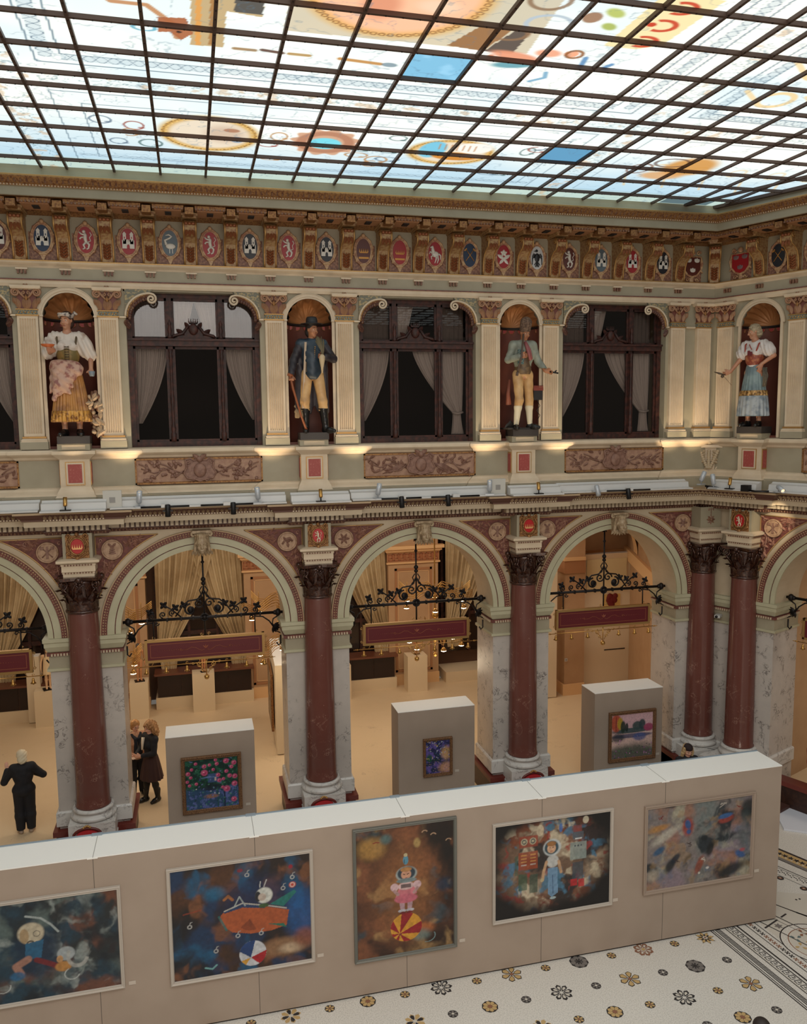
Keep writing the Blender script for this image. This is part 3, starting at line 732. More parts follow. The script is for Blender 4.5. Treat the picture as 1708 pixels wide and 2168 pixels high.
def cartouche(kind,M,label,cat='crest'):
    t=thing('carved_crest',M,label,cat,'carved crests above the columns')
    g=G(); g.poly([(-.2,-.22),(.2,-.22),(.2,.2),(-.2,.2)],-.012,0)
    for s_ in (-1,1):
        g.tube(spiral((s_*.15,-.03,.19),.05,1.3,-pi/2,18,-s_),.016,6); g.tube(spiral((s_*.17,-.03,-.13),.04,1.2,pi/2,16,s_),.014,6)
        g.tube([(s_*.13,-.03,.15),(s_*.18,-.035,.05),(s_*.155,-.03,-.05),(s_*.18,-.03,-.12),(s_*.08,-.04,-.19),(0,-.045,-.23)],.018,6)
    g.ball((0,-.03,.22),.04); g.ball((0,-.035,-.22),.045); g.tube([(.125*cos(2*pi*k/28),-.035,.152*sin(2*pi*k/28)) for k in range(29)],.017,6)
    b=G(); b.poly([(.12*cos(2*pi*k/24),.145*sin(2*pi*k/24)) for k in range(24)],-.03,-.01)
    g.build('frame',OGOLD,t); b.build('field',mat('crest_red',(178,30,34),.4),t)
    e=G()
    if kind=='crown': crown(e,(0,-.01),.16,0,-.035)
    else: lion(e,(0,-.02),.26,0,-.037)
    e.build('emblem',mat('crest_silver',(222,206,180),.35,.2) if kind=='lion' else mat('crest_crown',(230,178,120),.4,.3),t)
    return t
cr=cartouche('crown',fr('B',0,-.245,6.10),'gilt crest with a crown on red above the far left column')
li=cartouche('lion',fr('B',4.4,-.245,6.10),'gilt crest with a white lion on red above the second column')
dup(cr,fr('B',8.8,-.245,6.10),'gilt crest with a crown on red above the third column')
dup(li,fr('R',1.12,-.245,6.10),'gilt crest with a white lion on red in the corner, lit from the side')
g=G()
for k in range(8):
    a=k*pi/4; g.leaf((0,0),.11,.025,a,0,.02)
g.ball((0,-.015,0),.03); g.tube([(0,-.005,.05),(0,-.005,.2)],.008)
for q in (-.06,0,.06): g.leaf((q,.2),.06,.02,pi/2+q*4,0,.015)
tag(g.build('star_ornament',ORN,None,fr('B',13.13,-.245,6.05)),'small carved star ornament on the block over the further corner column','ornament')
# cupboards and ledges around the piers
def ledge(M,x0,x1,label,y0=-.1):
    t=thing('pier_cupboard',M,label,'cupboard','low dark cupboards around the piers')
    g=G(); g.box(x0-.04,x1+.04,.02,.115,.0,.50); g.box(x0-.04,x0+.015,.115,1.3,0,.5); g.box(x1-.015,x1+.04,.115,1.3,0,.5); g.box(-.52,.52,-.56,-.43,0,.46); g.box(-.52,-.43,-.43,.02,0,.46); g.box(.43,.52,-.43,.02,0,.46); g.build('body',CUPB,t)
    g=G(); g.box(x0-.09,x1+.09,-.03,.115,.50,.60); g.box(x0-.09,x0+.015,.115,1.34,.50,.60); g.box(x1-.015,x1+.09,.115,1.34,.50,.60); g.box(-.57,.57,-.62,-.43,.46,.50); g.box(-.57,-.43,-.43,-.03,.46,.50); g.box(.43,.57,-.43,-.03,.46,.50); g.build('top',REDLE,t); return t
l0=ledge(fr('B',0),-.66,.66,'low dark cupboard with red-brown ledge around the far left pier')
dup(l0,fr('B',4.4),'low dark cupboard with red-brown ledge around the second pier'); dup(l0,fr('B',8.8),'low dark cupboard with red-brown ledge around the third pier')
t=thing('pier_cupboard',fr('B',0),'low dark cupboard with red-brown ledge wrapping the corner columns','cupboard','low dark cupboards around the piers')
g=G(); P=[(12.56,1.2),(12.56,.02),corner(.28,.28),rp(1.76,.28),rp(5.2,.28)]
g.mould(P,[(0,0),(0,.50)],0); g.build('body',CUPB,t)
g=G(); g.mould(P,[(-.25,.60),(.06,.60),(.06,.50),(0,.49)],0); g.build('top',REDLE,t)
t=thing('stone_step',fr('B',0),'stepped stone plinth under the two close corner columns','plinth')
g=G(); q=[(12.62,.1),(12.62,-.50),(13.13,-.50),(13.32,-.62)]+[rp(.62,.78),rp(.62,1.02),rp(1.62,1.02),rp(1.62,.2)]
g.poly(q,.50,.86,0,'z'); g.build('plinth_block',BASEM,t)
# ------------------------------------------------------------------ floors
TERR=mat('terrazzo_white',(222,216,208),.35,noise=(55,(196,190,182),.42,.66,2))
MBLK=mat('mosaic_black',(46,44,46),.4); MBRN=mat('mosaic_brown',(140,96,74),.4); MTAN=mat('mosaic_ochre',(192,160,110),.4); MGRY=mat('mosaic_grey',(120,114,110),.4); MLT=mat('mosaic_light',(206,198,186),.4); MBLU=mat('mosaic_slate',(92,110,112),.4)
g=G(); g.quad((-9,-20,0),(22,-20,0),(22,-.1,0),(-9,-.1,0),0)
def pol(pts,z,mi): g.add([(x,y,z) for x,y in pts],[tuple(range(len(pts)))],mi)
def disc(x,y,r,z,mi,n=12,rot=0): pol([(x+r*cos(rot+2*pi*k/n),y+r*sin(rot+2*pi*k/n)) for k in range(n)],z,mi)
def star(x,y,r,r2,n,z,mi,rot=0): pol([(x+(r if k%2==0 else r2)*cos(rot+pi*k/n),y+(r if k%2==0 else r2)*sin(rot+pi*k/n)) for k in range(2*n)],z,mi)
def petals(x,y,r,n,w,z,mi,rot=0,r0=.02):
    for k in range(n):
        a=rot+2*pi*k/n; c,s=cos(a),sin(a); L=r
        pol([(x+c*u-s*v,y+s*u+c*v) for u,v in ((r0,0),(r0+(L-r0)*.35,w*.7),(r0+(L-r0)*.75,w),(L,0),(r0+(L-r0)*.75,-w),(r0+(L-r0)*.35,-w*.7))],z,mi)
A0,B0=.553,.56
k=0
rr=random.Random(5)
def flower(x,y,kind):
    if kind==0: disc(x,y,.12,.002,1,10); petals(x,y,.11,8,.03,.004,3); disc(x,y,.035,.006,2)
    elif kind==1: petals(x,y,.15,8,.035,.002,3,.2); petals(x,y,.13,4,.03,.004,1,.2); disc(x,y,.03,.006,5)
    elif kind==2: star(x,y,.16,.09,8,.002,1); petals(x,y,.14,8,.026,.004,3,0,.04); disc(x,y,.04,.006,5); disc(x,y,.02,.007,2)
    elif kind==3: petals(x,y,.16,8,.045,.002,2,.1,.03); petals(x,y,.12,8,.02,.004,5,.1,.05); disc(x,y,.03,.006,3)
    elif kind==4: disc(x,y,.15,.002,1,8,.4); petals(x,y,.14,8,.04,.004,4,.1); petals(x,y,.07,8,.012,.006,1,.3)
    elif kind==5: petals(x,y,.17,6,.05,.002,1,.2); petals(x,y,.155,6,.038,.004,3,.2,.04); disc(x,y,.03,.006,2)
    else: petals(x,y,.17,8,.04,.002,1,.0); petals(x,y,.13,8,.022,.004,5,0,.05)
for i in range(-22,14):
    for j in range(-8,24):
        x=7.55+A0*i; y=-6.385-B0*(j-0)
        if x>9.95 or y>-.6 or y<-13: continue
        big=(i+j)%2==0
        if big: flower(x,y,(i*3+j*5)%7)
        else:
            disc(x,y,.075 if (i+j)%4 else .06,.002,1,10); petals(x,y,.07,6,.018,.004,3 if (i%2) else 4,.3,.01); disc(x,y,.02,.006,5 if j%2 else 2,8)
# border bands, running along the depth of the hall near the right end
def band(x0,x1,mi,z=.002,y0=-13,y1=-.3): 
    pol([(x0,y1),(x1,y1),(x1+(y1-y0)*.11,y0),(x0+(y1-y0)*.11,y0)][::-1],z,mi)
SK=.11
def sx(x,y): return x+(-5.2-y)*SK
def strip(x0,x1,mi,z=.002): pol([(sx(x0,-13),-13),(sx(x1,-13),-13),(sx(x1,-.3),-.3),(sx(x0,-.3),-.3)],z,mi)
strip(9.955,9.975,1); strip(9.995,10.01,1); strip(10.04,10.055,1); strip(10.12,10.13,1); strip(10.22,10.235,1); strip(10.24,10.26,5); strip(10.38,10.4,1); strip(10.44,10.47,1); strip(10.60,10.615,1); strip(10.78,10.795,1)
y=-.4
while y>-12:
    x0=sx(10.06,y); pol([(x0,y),(x0+.06,y),(x0+.06,y-.014),(x0,y-.014)],.003,1)
    y-=.026
y=-.4
while y>-12:      # key pattern
    x0=sx(10.27,y)
    for a,b,c,d in ((0,.1,0,.012),(0,.012,0,.07),(.088,.1,0,.05),(.04,.1,.05,.062),(.04,.052,.03,.062),(0,.07,.08,.09)): pol([(x0+a,y-d),(x0+b,y-d),(x0+b,y-c),(x0+a,y-c)],.003,1)
    y-=.115
y=-.4
while y>-12:
    x0=sx(10.69,y); petals(x0,y,.045,4,.014,.003,2 if int(y*20)%2 else 1,.7,.0); y-=.085
# compass field right of the border, under and beyond the end of the long partition
pol([(10.85,-5.2),(11.6,-4.4),(16.5,-6.6),(14.5,-9.5),(11.3,-9.5)],.001,5)
for r_,m_ in ((.52,1),(.50,0),(.40,2),(.385,5)): disc(11.35,-5.85,r_,.002+.001*(.6-r_),m_,32)
for k in range(8):
    a=k*pi/4; petals(11.35+.27*cos(a),-5.85+.27*sin(a),.10,3,.025,.005,(6,3,2)[k%3],a)
petals(11.35,-5.85,.14,8,.03,.005,3,.2); disc(11.35,-5.85,.04,.007,1)
def seg(a,b,w,mi,z=.003):
    A=Vector(a);B=Vector(b);d=(B-A).normalized();n=Vector((-d.y,d.x))*w/2; pol([tuple(A+n),tuple(B+n),tuple(B-n),tuple(A-n)][::-1],z,mi)
for off,w,m_ in ((0,.02,1),(.07,.02,2),(.16,.015,1),(.36,.02,1)):
    seg((11.42+off*.6,-4.72-off),(12.6+off,-6.6),w,m_)
seg((10.85,-5.30),(11.2,-5.16),.03,1); seg((11.3,-5.12),(11.45,-5.06),.03,1); star(11.1,-5.31,.08,.04,6,.004,4)
# lengthwise border beside the right arcade, direction of the right wall
def rpt(s,d): return rp(s,d)
def rstrip(d0,d1,mi,z=.0025,s0=-.3,s1=9): pol([rpt(s0,d0),rpt(s1,d0),rpt(s1,d1),rpt(s0,d1)],z,mi)
rd=1.55
for d0,d1,mi in ((1.72,1.78,1),(2.02,2.10,4),(2.10,2.12,1),(2.34,2.36,1),(2.40,2.41,1),(2.62,2.63,1),(3.85,3.87,1),(3.95,3.96,1),(4.2,4.22,1)): rstrip(d0+.25,d1+.25,mi)
rstrip(1.78+.25,2.02+.25,3,.0022)
s_=-.2
while s_<8:
    x,y=rpt(s_,2.15); star(x,y,.07,.03,5,.004,1,s_*7); x,y=rpt(s_+.05,2.22); disc(x,y,.022,.005,5,6)
    x,y=rpt(s_,2.485+.25); petals(x,y,.05,4,.016,.004,1,.5); s_+=.11
s_=.1
while s_<8:
    x,y=rpt(s_,2.95); disc(x,y,.065,.003,1,14); disc(x,y,.035,.005,2,10); disc(x,y,.014,.006,5,6)
    x,y=rpt(s_+.1,3.35)
    for q in (-.035,.035): disc(x+q,y,.02,.003,1,8)
    s_+=.43
struct('floor',g,[TERR,MBLK,MBRN,MTAN,MGRY,MLT,MBLU])
g=G(); g.quad((-9,-.1,.0),(17,-.1,.0),(17,8.7,.0),(-9,8.7,.0)); g.quad((17,-9,.0),(26,-9,.0),(26,8.7,.0),(17,8.7,.0)); a=Vector(rp(-.5,-.1)); b=Vector(rp(9,-.1)); g.add([(a.x,a.y,.001),(b.x,b.y,.001),(b.x+7,b.y+3,.001),(a.x+7,a.y+3,.001)],[(0,1,2,3)]); struct('floor_gallery',g,GFLOOR)
# white platform on the floor near the right arcade
g=G(); g.poly([(13.35,-2.66),(13.66,-2.02),(14.55,-1.72),(15.2,-3.9)],.002,.04,0,'z')
tag(G().poly([(13.3,-1.72),(13.70,-2.10),(14.75,-1.66),(15.0,-.7),(13.9,-.9)],.002,.10,0,'z').build('brown_step',mat('step_brown',(74,44,36),.6)),'low dark brown step beside the right pier, right of the long partition','step')
tag(g.build('white_platform',mat('platform_white',(214,216,226),.4)),'low white floor platform right of the long partition','platform')
# ------------------------------------------------------------------ long freestanding partition in front and its seams
Y0=-5.15; PT=2.675
def partition(name,x0,x1,y0,y1,h,label,seams,grp=None,M=None):
    t=thing('display_partition',Matrix.Translation((x0,y0,0)),label,'partition',grp); w,d=x1-x0,y1-y0
    g=G(); g.box(0,w,0,d,.03,h-.012); 
    for s_ in seams: g.box(s_-x0-.004,s_-x0+.004,-.001,.02,.03,h-.012,1)
    g.build('panel',[PART,mat('seam_dark',(96,86,78),.8)],t)
    g=G(); g.box(-.002,w+.002,-.004,d+.004,h-.012,h)
    for s_ in seams: g.box(s_-x0-.004,s_-x0+.004,-.006,d+.006,h-.005,h+.001,1); g.box(s_-x0-.07,s_-x0+.06,-.012,.0,h-.02,h-.002,0)
    tag(g.build('top_board',[PTOP,mat('seam_grey',(150,146,140),.8)],t),'white top board')
    if seams:
        g=G(); g.box(0,w,d-.0,d+.03,h-.03,h+.012); 
        for s_ in seams: g.box(s_-x0-.08,s_-x0+.06,d-.02,d+.04,h-.0,h+.018)
        tag(g.build('back_rail',mat('rail_grey',(132,146,158),.5),t),'thin grey metal rail')
        g=G(); g.box(.02,w-.02,.02,d-.02,0,.03); g.build('base_shadow_gap',BLK,t)
    return t
partition('x',-7,11.17,Y0,Y0+.60,PT,'long grey freestanding partition with white top carrying the five large paintings',[-5.7,-3.6,-1.5,.62,2.71,4.85,6.97,9.05])
PG='small grey partitions standing in the arches'
partition('x',1.37,3.06,-.1,.52,2.27,'grey partition in the left arch with the pink rose painting',[],PG)
partition('x',6.02,7.70,0.0,.60,2.27,'grey partition in the middle arch with the small narrow painting',[],PG)
partition('x',10.48,12.16,-.06,.58,2.27,'grey partition in the right arch with the lake painting',[],PG)
# ------------------------------------------------------------------ gallery behind the arches
def wallpanel(g,x0,x1,z0,z1,y,mi=2,w=.05):
    for a,b,c,d in ((x0,x1,z0,z0+w),(x0,x1,z1-w,z1),(x0,x0+w,z0,z1),(x1-w,x1,z0,z1)): g.box(a,b,y-.015,y,c,d,mi)
g=G(); YG=8.6
PC=[-8.98+4.4*k for k in range(6)]          # pilaster centres
for c in PC:
    if c>12: continue
    g.box(c-.80,c+.80,YG-.22,YG+.6,0,7,0)
    wallpanel(g,c-.60,c+.60,.42,3.72,YG-.22,1,.07); wallpanel(g,c-.5,c+.5,.52,3.62,YG-.22,3,.015)
    g.box(c-.84,c+.84,YG-.25,YG-.2,3.92,4.22,1); g.box(c-.86,c+.86,YG-.28,YG-.2,3.87,3.92,3); g.box(c-.86,c+.86,YG-.28,YG-.2,4.22,4.26,3)
    n=9
    for k in range(n):                       # greek key
        x=c-.80+k*.18; y=YG-.265
        for a,b,p,q in ((0,.15,.0,.02),(.0,.02,.0,.2),(0,.11,.18,.2),(.09,.11,.07,.2),(.05,.11,.07,.09),(.13,.15,.0,.22),(.13,.2,.2,.22)): g.box(x+a,x+b,y,YG-.25,3.97+p,3.97+q,4)
    g.box(c-.90,c+.90,YG-.34,YG-.2,4.26,4.34,3); g.box(c-.96,c+.96,YG-.42,YG-.2,4.34,4.44,3)
    g.box(c-.82,c+.82,YG-.24,YG-.2,0,.34,3)
g.box(-10,13.5,YG+.5,YG+.7,0,7,5)
for k in range(5):
    x=-6.6+4.4*k; g.box(x-1.4,x+1.4,YG-.44,YG+.5,0,.34,6)
struct('wall_gallery_back',g,[TAN,TAND,TAND,TANL,mat('key_pattern',(166,96,62),.6),mat('window_recess',(96,66,48),.6),mat('pedestal_cream',(226,206,174),.7)])
# windows of the gallery: dark glazed openings behind the curtains
WG=mat('dark_window_glass',(46,34,30),.12)
for k in range(5):
    x=-6.6+4.4*k
    g=G(); g.box(x-1.36,x+1.36,YG+.3,YG+.34,.8,6.6,0)
    for q in (-1.36,-.45,.38,1.28): g.box(x+q,x+q+.08,YG+.2,YG+.36,.8,6.6,1)
    g.box(x-1.36,x+1.36,YG+.22,YG+.36,2.0,2.12,1)
    o=g.build('window_%d'%(20+k),[WG,DWOOD]); o['kind']='structure'
def drape(name,x0t,x1t,x0b,x1b,zt,zb,y,folds,amp,m,M=None,parent=None,pw=1.5,nu=90,nv=26,bow=0):
    u=np.linspace(0,1,nu); v=np.linspace(0,1,nv); U,V=np.meshgrid(u,v)
    e=V**pw; a=x0t+(x0b-x0t)*e; b=x1t+(x1b-x1t)*e
    X=a+(b-a)*U+bow*np.sin(pi*V)*.5; Z=zt+(zb-zt)*V-0*U
    r=random.Random(int(abs(x0t*91+zb*13))); ph=r.random()*6
    Yv=y+amp*np.sin(U*folds*2*pi+ph+V*.8)*(1-.35*V)+amp*.4*np.sin(U*folds*4.7+1.3)
    o=gridmesh(name,np.stack([X,Yv,Z],-1),m,parent,M); o.data.polygons.foreach_set('use_smooth',[True]*len(o.data.polygons)); return o
GRP='beige curtains in the gallery windows'
for k in range(-1,3):
    x=2.2+4.4*k
    nm=['far left','left','middle','middle'][k+1]
    for s in (-1,1):
        t=thing('window_curtain',(x,YG-.08,0),'','curtain',GRP)
        side='left' if s<0 else 'right'
        t['label']='beige curtain at the %s side of the %s window behind the %s arch'%(side,'second' if k==2 else 'first',nm)
        drape('curtain_cloth',s*(-.55 if s<0 else -.55),s*1.30,s*(.72 if s<0 else .62),s*1.30,6.4,1.95,.0 if s<0 else .06,10,.075,SILK,parent=t,pw=2.2)
        g=G(); g.tube([(s*.62,-.05,1.97),(s*.95,-.09,1.93),(s*1.32,-.05,1.97)],.03); g.build('tieback',SILK,t)
        drape('curtain_tail',s*.72,s*1.30,s*.8,s*1.22,1.95,1.05,.02,6,.03,SILK,parent=t)
# dark cupboards under the windows
for k in range(-1,2):
    x=2.2+4.4*k; nm=['far left','left','middle'][k+1]
    t=thing('window_cupboard',(x,YG-.4,0),'dark wooden cupboard with a wide sill under the curtains of the %s arch'%nm,'cupboard','dark cupboards under the gallery windows')
    g=G(); g.box(-1.34,1.34,0,.5,.34,1.02); g.build('body',CUPB,t)
    for q in range(4):
        g=G(); g.box(-1.30+q*.66,-.68+q*.66,-.02,0,.38,.98); g.build('door',mat('cupboard_door',(36,19,15),.4),t)
    g=G(); g.box(-1.42,1.42,-.14,.5,1.02,1.08); g.build('sill',mat('sill_brown',(108,64,46),.35),t)
# right end of the gallery: projecting piers, end wall, vaulted ceiling
g=G()
g.box(12.66,13.3,6.05,8.5,0,7,0); g.box(12.60,13.3,6.0,8.5,4.1,4.2,3); g.box(12.62,13.3,6.02,8.5,3.72,4.1,1); g.box(12.6,13.3,6.0,8.4,0,.34,3)
g.box(13.3,16.5,7.0,8.5,0,7,0); wallpanel(g,13.4,14.2,.5,3.6,7.0,1); g.box(13.3,16.5,6.95,7.0,3.72,4.1,1); g.box(13.3,16.6,6.9,7.0,4.1,4.2,3)
struct('wall_gallery_end',g,[TAN,TAND,TAND,TANL])
g=G(); g.X=None
# oblique inner wall beyond the corner and transverse arches (seen through the right arch)
g.poly([(13.0,1.12),(15.2,7.0),(15.5,7.0),(13.4,1.12)],0,7,0,'z')
g.poly([(12.9,1.12),(15.1,7.0),(15.2,7.0),(13.0,1.12)],3.95,4.3,3,'z')
for k in range(24):
    t0,t1=k/24,(k+1)/24
    for (s0,s1,off,mi) in ((.0,.55,0,3),(.55,1.5,.08,1),(1.5,2.2,0,3),(2.2,4.0,.08,1),(4.0,4.6,0,3)):
        P=[]
        for tt in (t0,t1):
            an=tt*pi/2; r=2.4+off
            for s_ in (s0,s1): P.append((13.0-2.4+r*cos(an)+s_*.37,1.12+s_,4.34+.7*r*sin(an)))
        g.add(P,[(0,1,3,2)],mi)
struct('wall_gallery_vault',g,[TAN,TAND,TAND,TANL])
g=G(); g.box(-10,20,1.13,8.6,6.9,7.0); g.box(20,25,-9,8.6,6.9,7); struct('ceiling_gallery',g,TAN)
g=G(); g.box(-10,-9.8,-20,8.6,0,13)
struct('wall_left',g,CREAM)
# gallery behind the right wall
g=G(); g.X=XR; g.box(-.5,6,6.5,6.7,0,7,0); wallpanel(g,1.9,3.2,.5,4.4,6.5,1); wallpanel(g,3.5,5,.5,4.4,6.5,1); g.box(1.2,1.5,1.2,6.5,0,7,0); struct('wall_gallery_right',g,[TAN,TAND,TAND,TANL])
g=G(); g.X=XR; g.box(-.5,6,1.12,6.5,6.7,6.8,0); struct('ceiling_gallery_right',g,[TAN])
# white partitions and boards deeper in the gallery
GP='cream partitions deeper in the gallery'
def board(name,loc,rot,w,d,h,label,cat='partition',grp=GP,m=None):
    t=thing(name,Matrix.Translation(loc)@Matrix.Rotation(rot,4,'Z'),label,cat,grp)
    g=G(); g.box(0,w,0,d,.02,h); g.build('panel',m or mat('cream_board',(232,214,184),.7),t)
    g=G(); g.box(0,w,0,d,h,h+.01); g.build('top_edge',PTOP,t); return t
board('display_partition',(11.05,5.93,0),0,1.3,.3,4.0,'tall cream partition behind the third red column, seen through the right arch')
t=board('display_partition',(13.35,6.3,0),0,1.75,.25,4.2,'cream partition with a hanging scroll drawing, seen under the right sign')
g=G(); g.box(.12,1.45,-.03,0,3.05,4.05); g.build('drawing_sheet',mat('paper',(236,222,180),.7),t)
g=G(); g.box(.7,1.25,-.03,0,2.2,2.95); g.build('yellow_sheet',mat('yellow_sheet',(222,184,110),.7),t)
g=G()
for q in range(26):
    r=random.Random(q); g.ball((.82+r.random()*.26,-.05,2.42+r.random()*.5),.09,0,7,5,(1,.3,1))
g.build('dark_red_flower',mat('dark_red_bloom',(112,24,26),.7),t)
g=G(); g.box(.75,1.45,-.01,0,1.2,1.23); g.build('slot',BLK,t)
# end partition at the right of the left arch, with a framed picture seen edge-on
t=board('display_partition',(4.28,3.9,0),math.radians(88),2.6,.42,2.3,'cream partition seen end-on at the right side of the left arch')
t2=thing('framed_picture',Matrix.Translation((3.855,4.5,.4))@Matrix.Rotation(math.radians(88),4,'Z'),'framed picture seen edge-on, on the partition at the right of the left arch','picture')
g=G(); g.box(0,1.5,-.0,.06,0,1.5); g.build('frame',OGOLD,t2); g=G(); g.box(.08,1.42,.06,.065,.08,1.42); g.build('canvas',mat('brown_canvas',(120,96,72),.7,noise=(6,(180,160,130),.4,.6)),t2)
board('display_partition',(-2.6,8.0,0),0,.35,.3,1.9,'narrow cream partition at the far left edge of the gallery')
# pedestals
def pedestal(x,y,w,h,label):
    t=thing('display_pedestal',(x,y,0),label,'pedestal','cream display pedestals along the gallery wall')
    g=G(); g.box(-w/2,w/2,0,.5,0,h); g.build('body',mat('pedestal_cream',(226,206,174),.7),t)
    return t
pedestal(-2.05,7.6,.62,1.02,'cream pedestal under the figurine of a girl in the far left arch')
pedestal(.38,7.5,.5,1.05,'cream pedestal beside the second pier column in the left arch')
pedestal(2.15,7.62,.62,1.12,'cream pedestal in the middle of the left arch')
pedestal(6.15,7.5,.56,1.05,'cream pedestal carrying the small bare figurine, left in the middle arch')
pedestal(8.52,7.6,.62,1.12,'cream pedestal in the middle of the middle arch')
# wall sockets
for M,l in ((Matrix.Translation((8.0,YG-.24,1.0)),'white wall socket on the tan wall panel in the middle arch'),(Matrix.Translation((12.7,6.03,1.1)),'white wall socket on the tan pier in the right arch')):
    t=thing('wall_socket',M,l,'socket'); g=G(); g.box(-.045,.045,-.012,0,-.045,.045); g.build('plate',WHITEM,t); g=G(); g.box(-.02,.02,-.016,-.01,-.02,.02); g.build('insert',mat('socket_grey',(150,140,130),.6),t)
# ------------------------------------------------------------------ upper storey
def scroll_leaves(g,x,z,w,mi=0,y=0):
    for s in (-1,1):
        g.tube(spiral((x+s*w*.30,y-.02,z),w*.13,1.5,pi/2,20,-s),w*.035,5,mi)
        g.tube([(x,y-.02,z-w*.2),(x+s*w*.12,y-.03,z-w*.05),(x+s*w*.28,y-.03,z+w*.13)],w*.035,5,mi)
def make_pilaster(M,label):
    t=thing('fluted_pilaster',M,label,'pilaster','fluted pilasters of the upper storey')
    # fluted shaft, local y=0 is the wall face
    g=G(); n=7; W0,W1=.175,.175; out=[]
    w=.175
    pts=[(-w,0),(-w,-.08)]
    for k in range(n):
        c=-w+.035+(2*w-.07)*(k+.5)/n; h=(2*w-.07)/n*.38
        pts+=[(c-h,-.08),(c-h*.7,-.062),(c,-.053),(c+h*.7,-.062),(c+h,-.08)]
    pts+=[(w,-.08),(w,0)]
    vs=[(x,y,z) for z in (8.14,10.20) for x,y in pts]; m=len(pts)
    g.add(vs,[(i,i+1,m+i+1,m+i) for i in range(m-1)],0)
    g.box(-w-.0,w+.0,-.081,0,8.08,8.14,0); g.box(-w,w,-.081,0,10.20,10.25,0)
    g.build('shaft',IVORY,t)
    g=G(); g.mould([(-.175,0),(-.175,-.08),(.175,-.08),(.175,0)],[(.06,7.85),(.06,7.985),(.045,8.0),(.05,8.02),(.035,8.04),(.02,8.05)],0,mis=[1,0,0,0,0])
    g.mould([(-.175,0),(-.175,-.08),(.175,-.08),(.175,0)],[(.02,8.05),(.028,8.055),(.028,8.085),(.0,8.09)],2)
    g.build('base',[IVORY,SAGE,GOLD],t)
    g=G(); g.mould([(-.175,0),(-.175,-.08),(.175,-.08),(.175,0)],[(.0,10.245),(.018,10.25),(.018,10.27),(.0,10.275),(-.005,10.275),(-.005,10.35),(.012,10.355),(.012,10.37),(.0,10.375)],0,mis=[0,0,0,1,1,0,0,0])
    for q in range(6): g.ball((-.14+q*.056,-.08,10.312),.018,0,6,4)
    g.box(-.165,.165,-.07,0,10.37,10.73,2)
    g.mould([(-.165,0),(-.165,-.07),(.165,-.07),(.165,0)],[(.0,10.70),(.08,10.72),(.09,10.75),(.09,10.775),(-.05,10.78)],3)
    for s in (-1,1):
        g.tube(spiral((s*.175,-.10,10.66),.075,1.9,pi*.6 if s>0 else pi*.4,26,-s),[.026*(1-.6*i/26) for i in range(27)],6,4)
        g.tube([(s*.02,-.09,10.56),(s*.08,-.10,10.62),(s*.16,-.11,10.735)],.02,6,4)
        g.tube(spiral((s*.05,-.10,10.65),.035,1.3,pi/2,14,s),.012,5,4)
        for q in range(2):
            g.leaf((s*(.02+.1*q),10.375),.19,.05,pi/2-s*.12*(q+1),-.075,.05,4); 
        g.leaf((s*.16,10.45),.14,.045,pi/2-s*.5,-.08,.06,4)
        g.leaf((s*.19,10.56),.09,.03,-pi/2+s*.2,-.10,.04,4)
    g.leaf((0,10.375),.17,.05,pi/2,-.085,.06,4); g.ball((0,-.12,10.75),.035,4); 
    for q in range(6): g.ball((.045*cos(q*1.05),-.11,10.75+.045*sin(q*1.05)),.02,4,6,4)
    g.ball((0,-.10,10.57),.03,5,6,5,(1,.8,2))
    tag(g.build('capital',[GOLD,mat('blue_grey_band',(104,108,104),.5,noise=(40,(170,160,120),.5,.6)),mat('capital_ground',(112,62,52),.5),IVORY,mat('capital_ornament',(156,116,88),.45),OGOLD],t),'brown and cream scrolled capital')
    return t
ST=['the woman with the headscarf and bowl','the man with the black hat','the man with the tall fur hat','the woman in the blue-grey apron']
pl=make_pilaster(fr('B',-.685,.3),'fluted cream pilaster left of the statue of '+ST[0])
dup(pl,fr('B',.685,.3),'fluted cream pilaster right of the statue of '+ST[0])
dup(pl,fr('B',4.4-.685,.3),'fluted cream pilaster left of the statue of '+ST[1]); dup(pl,fr('B',4.4+.685,.3),'fluted cream pilaster right of the statue of '+ST[1])
dup(pl,fr('B',8.8-.685,.3),'fluted cream pilaster left of the statue of '+ST[2]); dup(pl,fr('B',8.8+.685,.3),'fluted cream pilaster right of the statue of '+ST[2])
dup(pl,fr('B',12.49,.3),'fluted cream pilaster at the right edge of the third window'); dup(pl,fr('B',13.14,.3),'fluted cream pilaster in the corner, on the back wall side')
dup(pl,fr('R',.33,.3),'fluted cream pilaster in the corner, on the right wall side'); dup(pl,fr('R',1.93,.3),'fluted cream pilaster right of the statue of '+ST[3])
# string course at springing height between the pilasters
g=G()
for x in (0,4.4,8.8):
    for a,b in ((x-.96,x-.89),(x-.48,x-.44),(x+.44,x+.48),(x+.89,x+.99)): g.box(a-.01,b+.01,.24,.3,10.245,10.275,0)
g.box(12.22,12.29,.24,.3,10.245,10.275,0); g.box(12.7,12.94,.25,.3,10.245,10.275,0)
struct('trim_13',g,[IVORY])
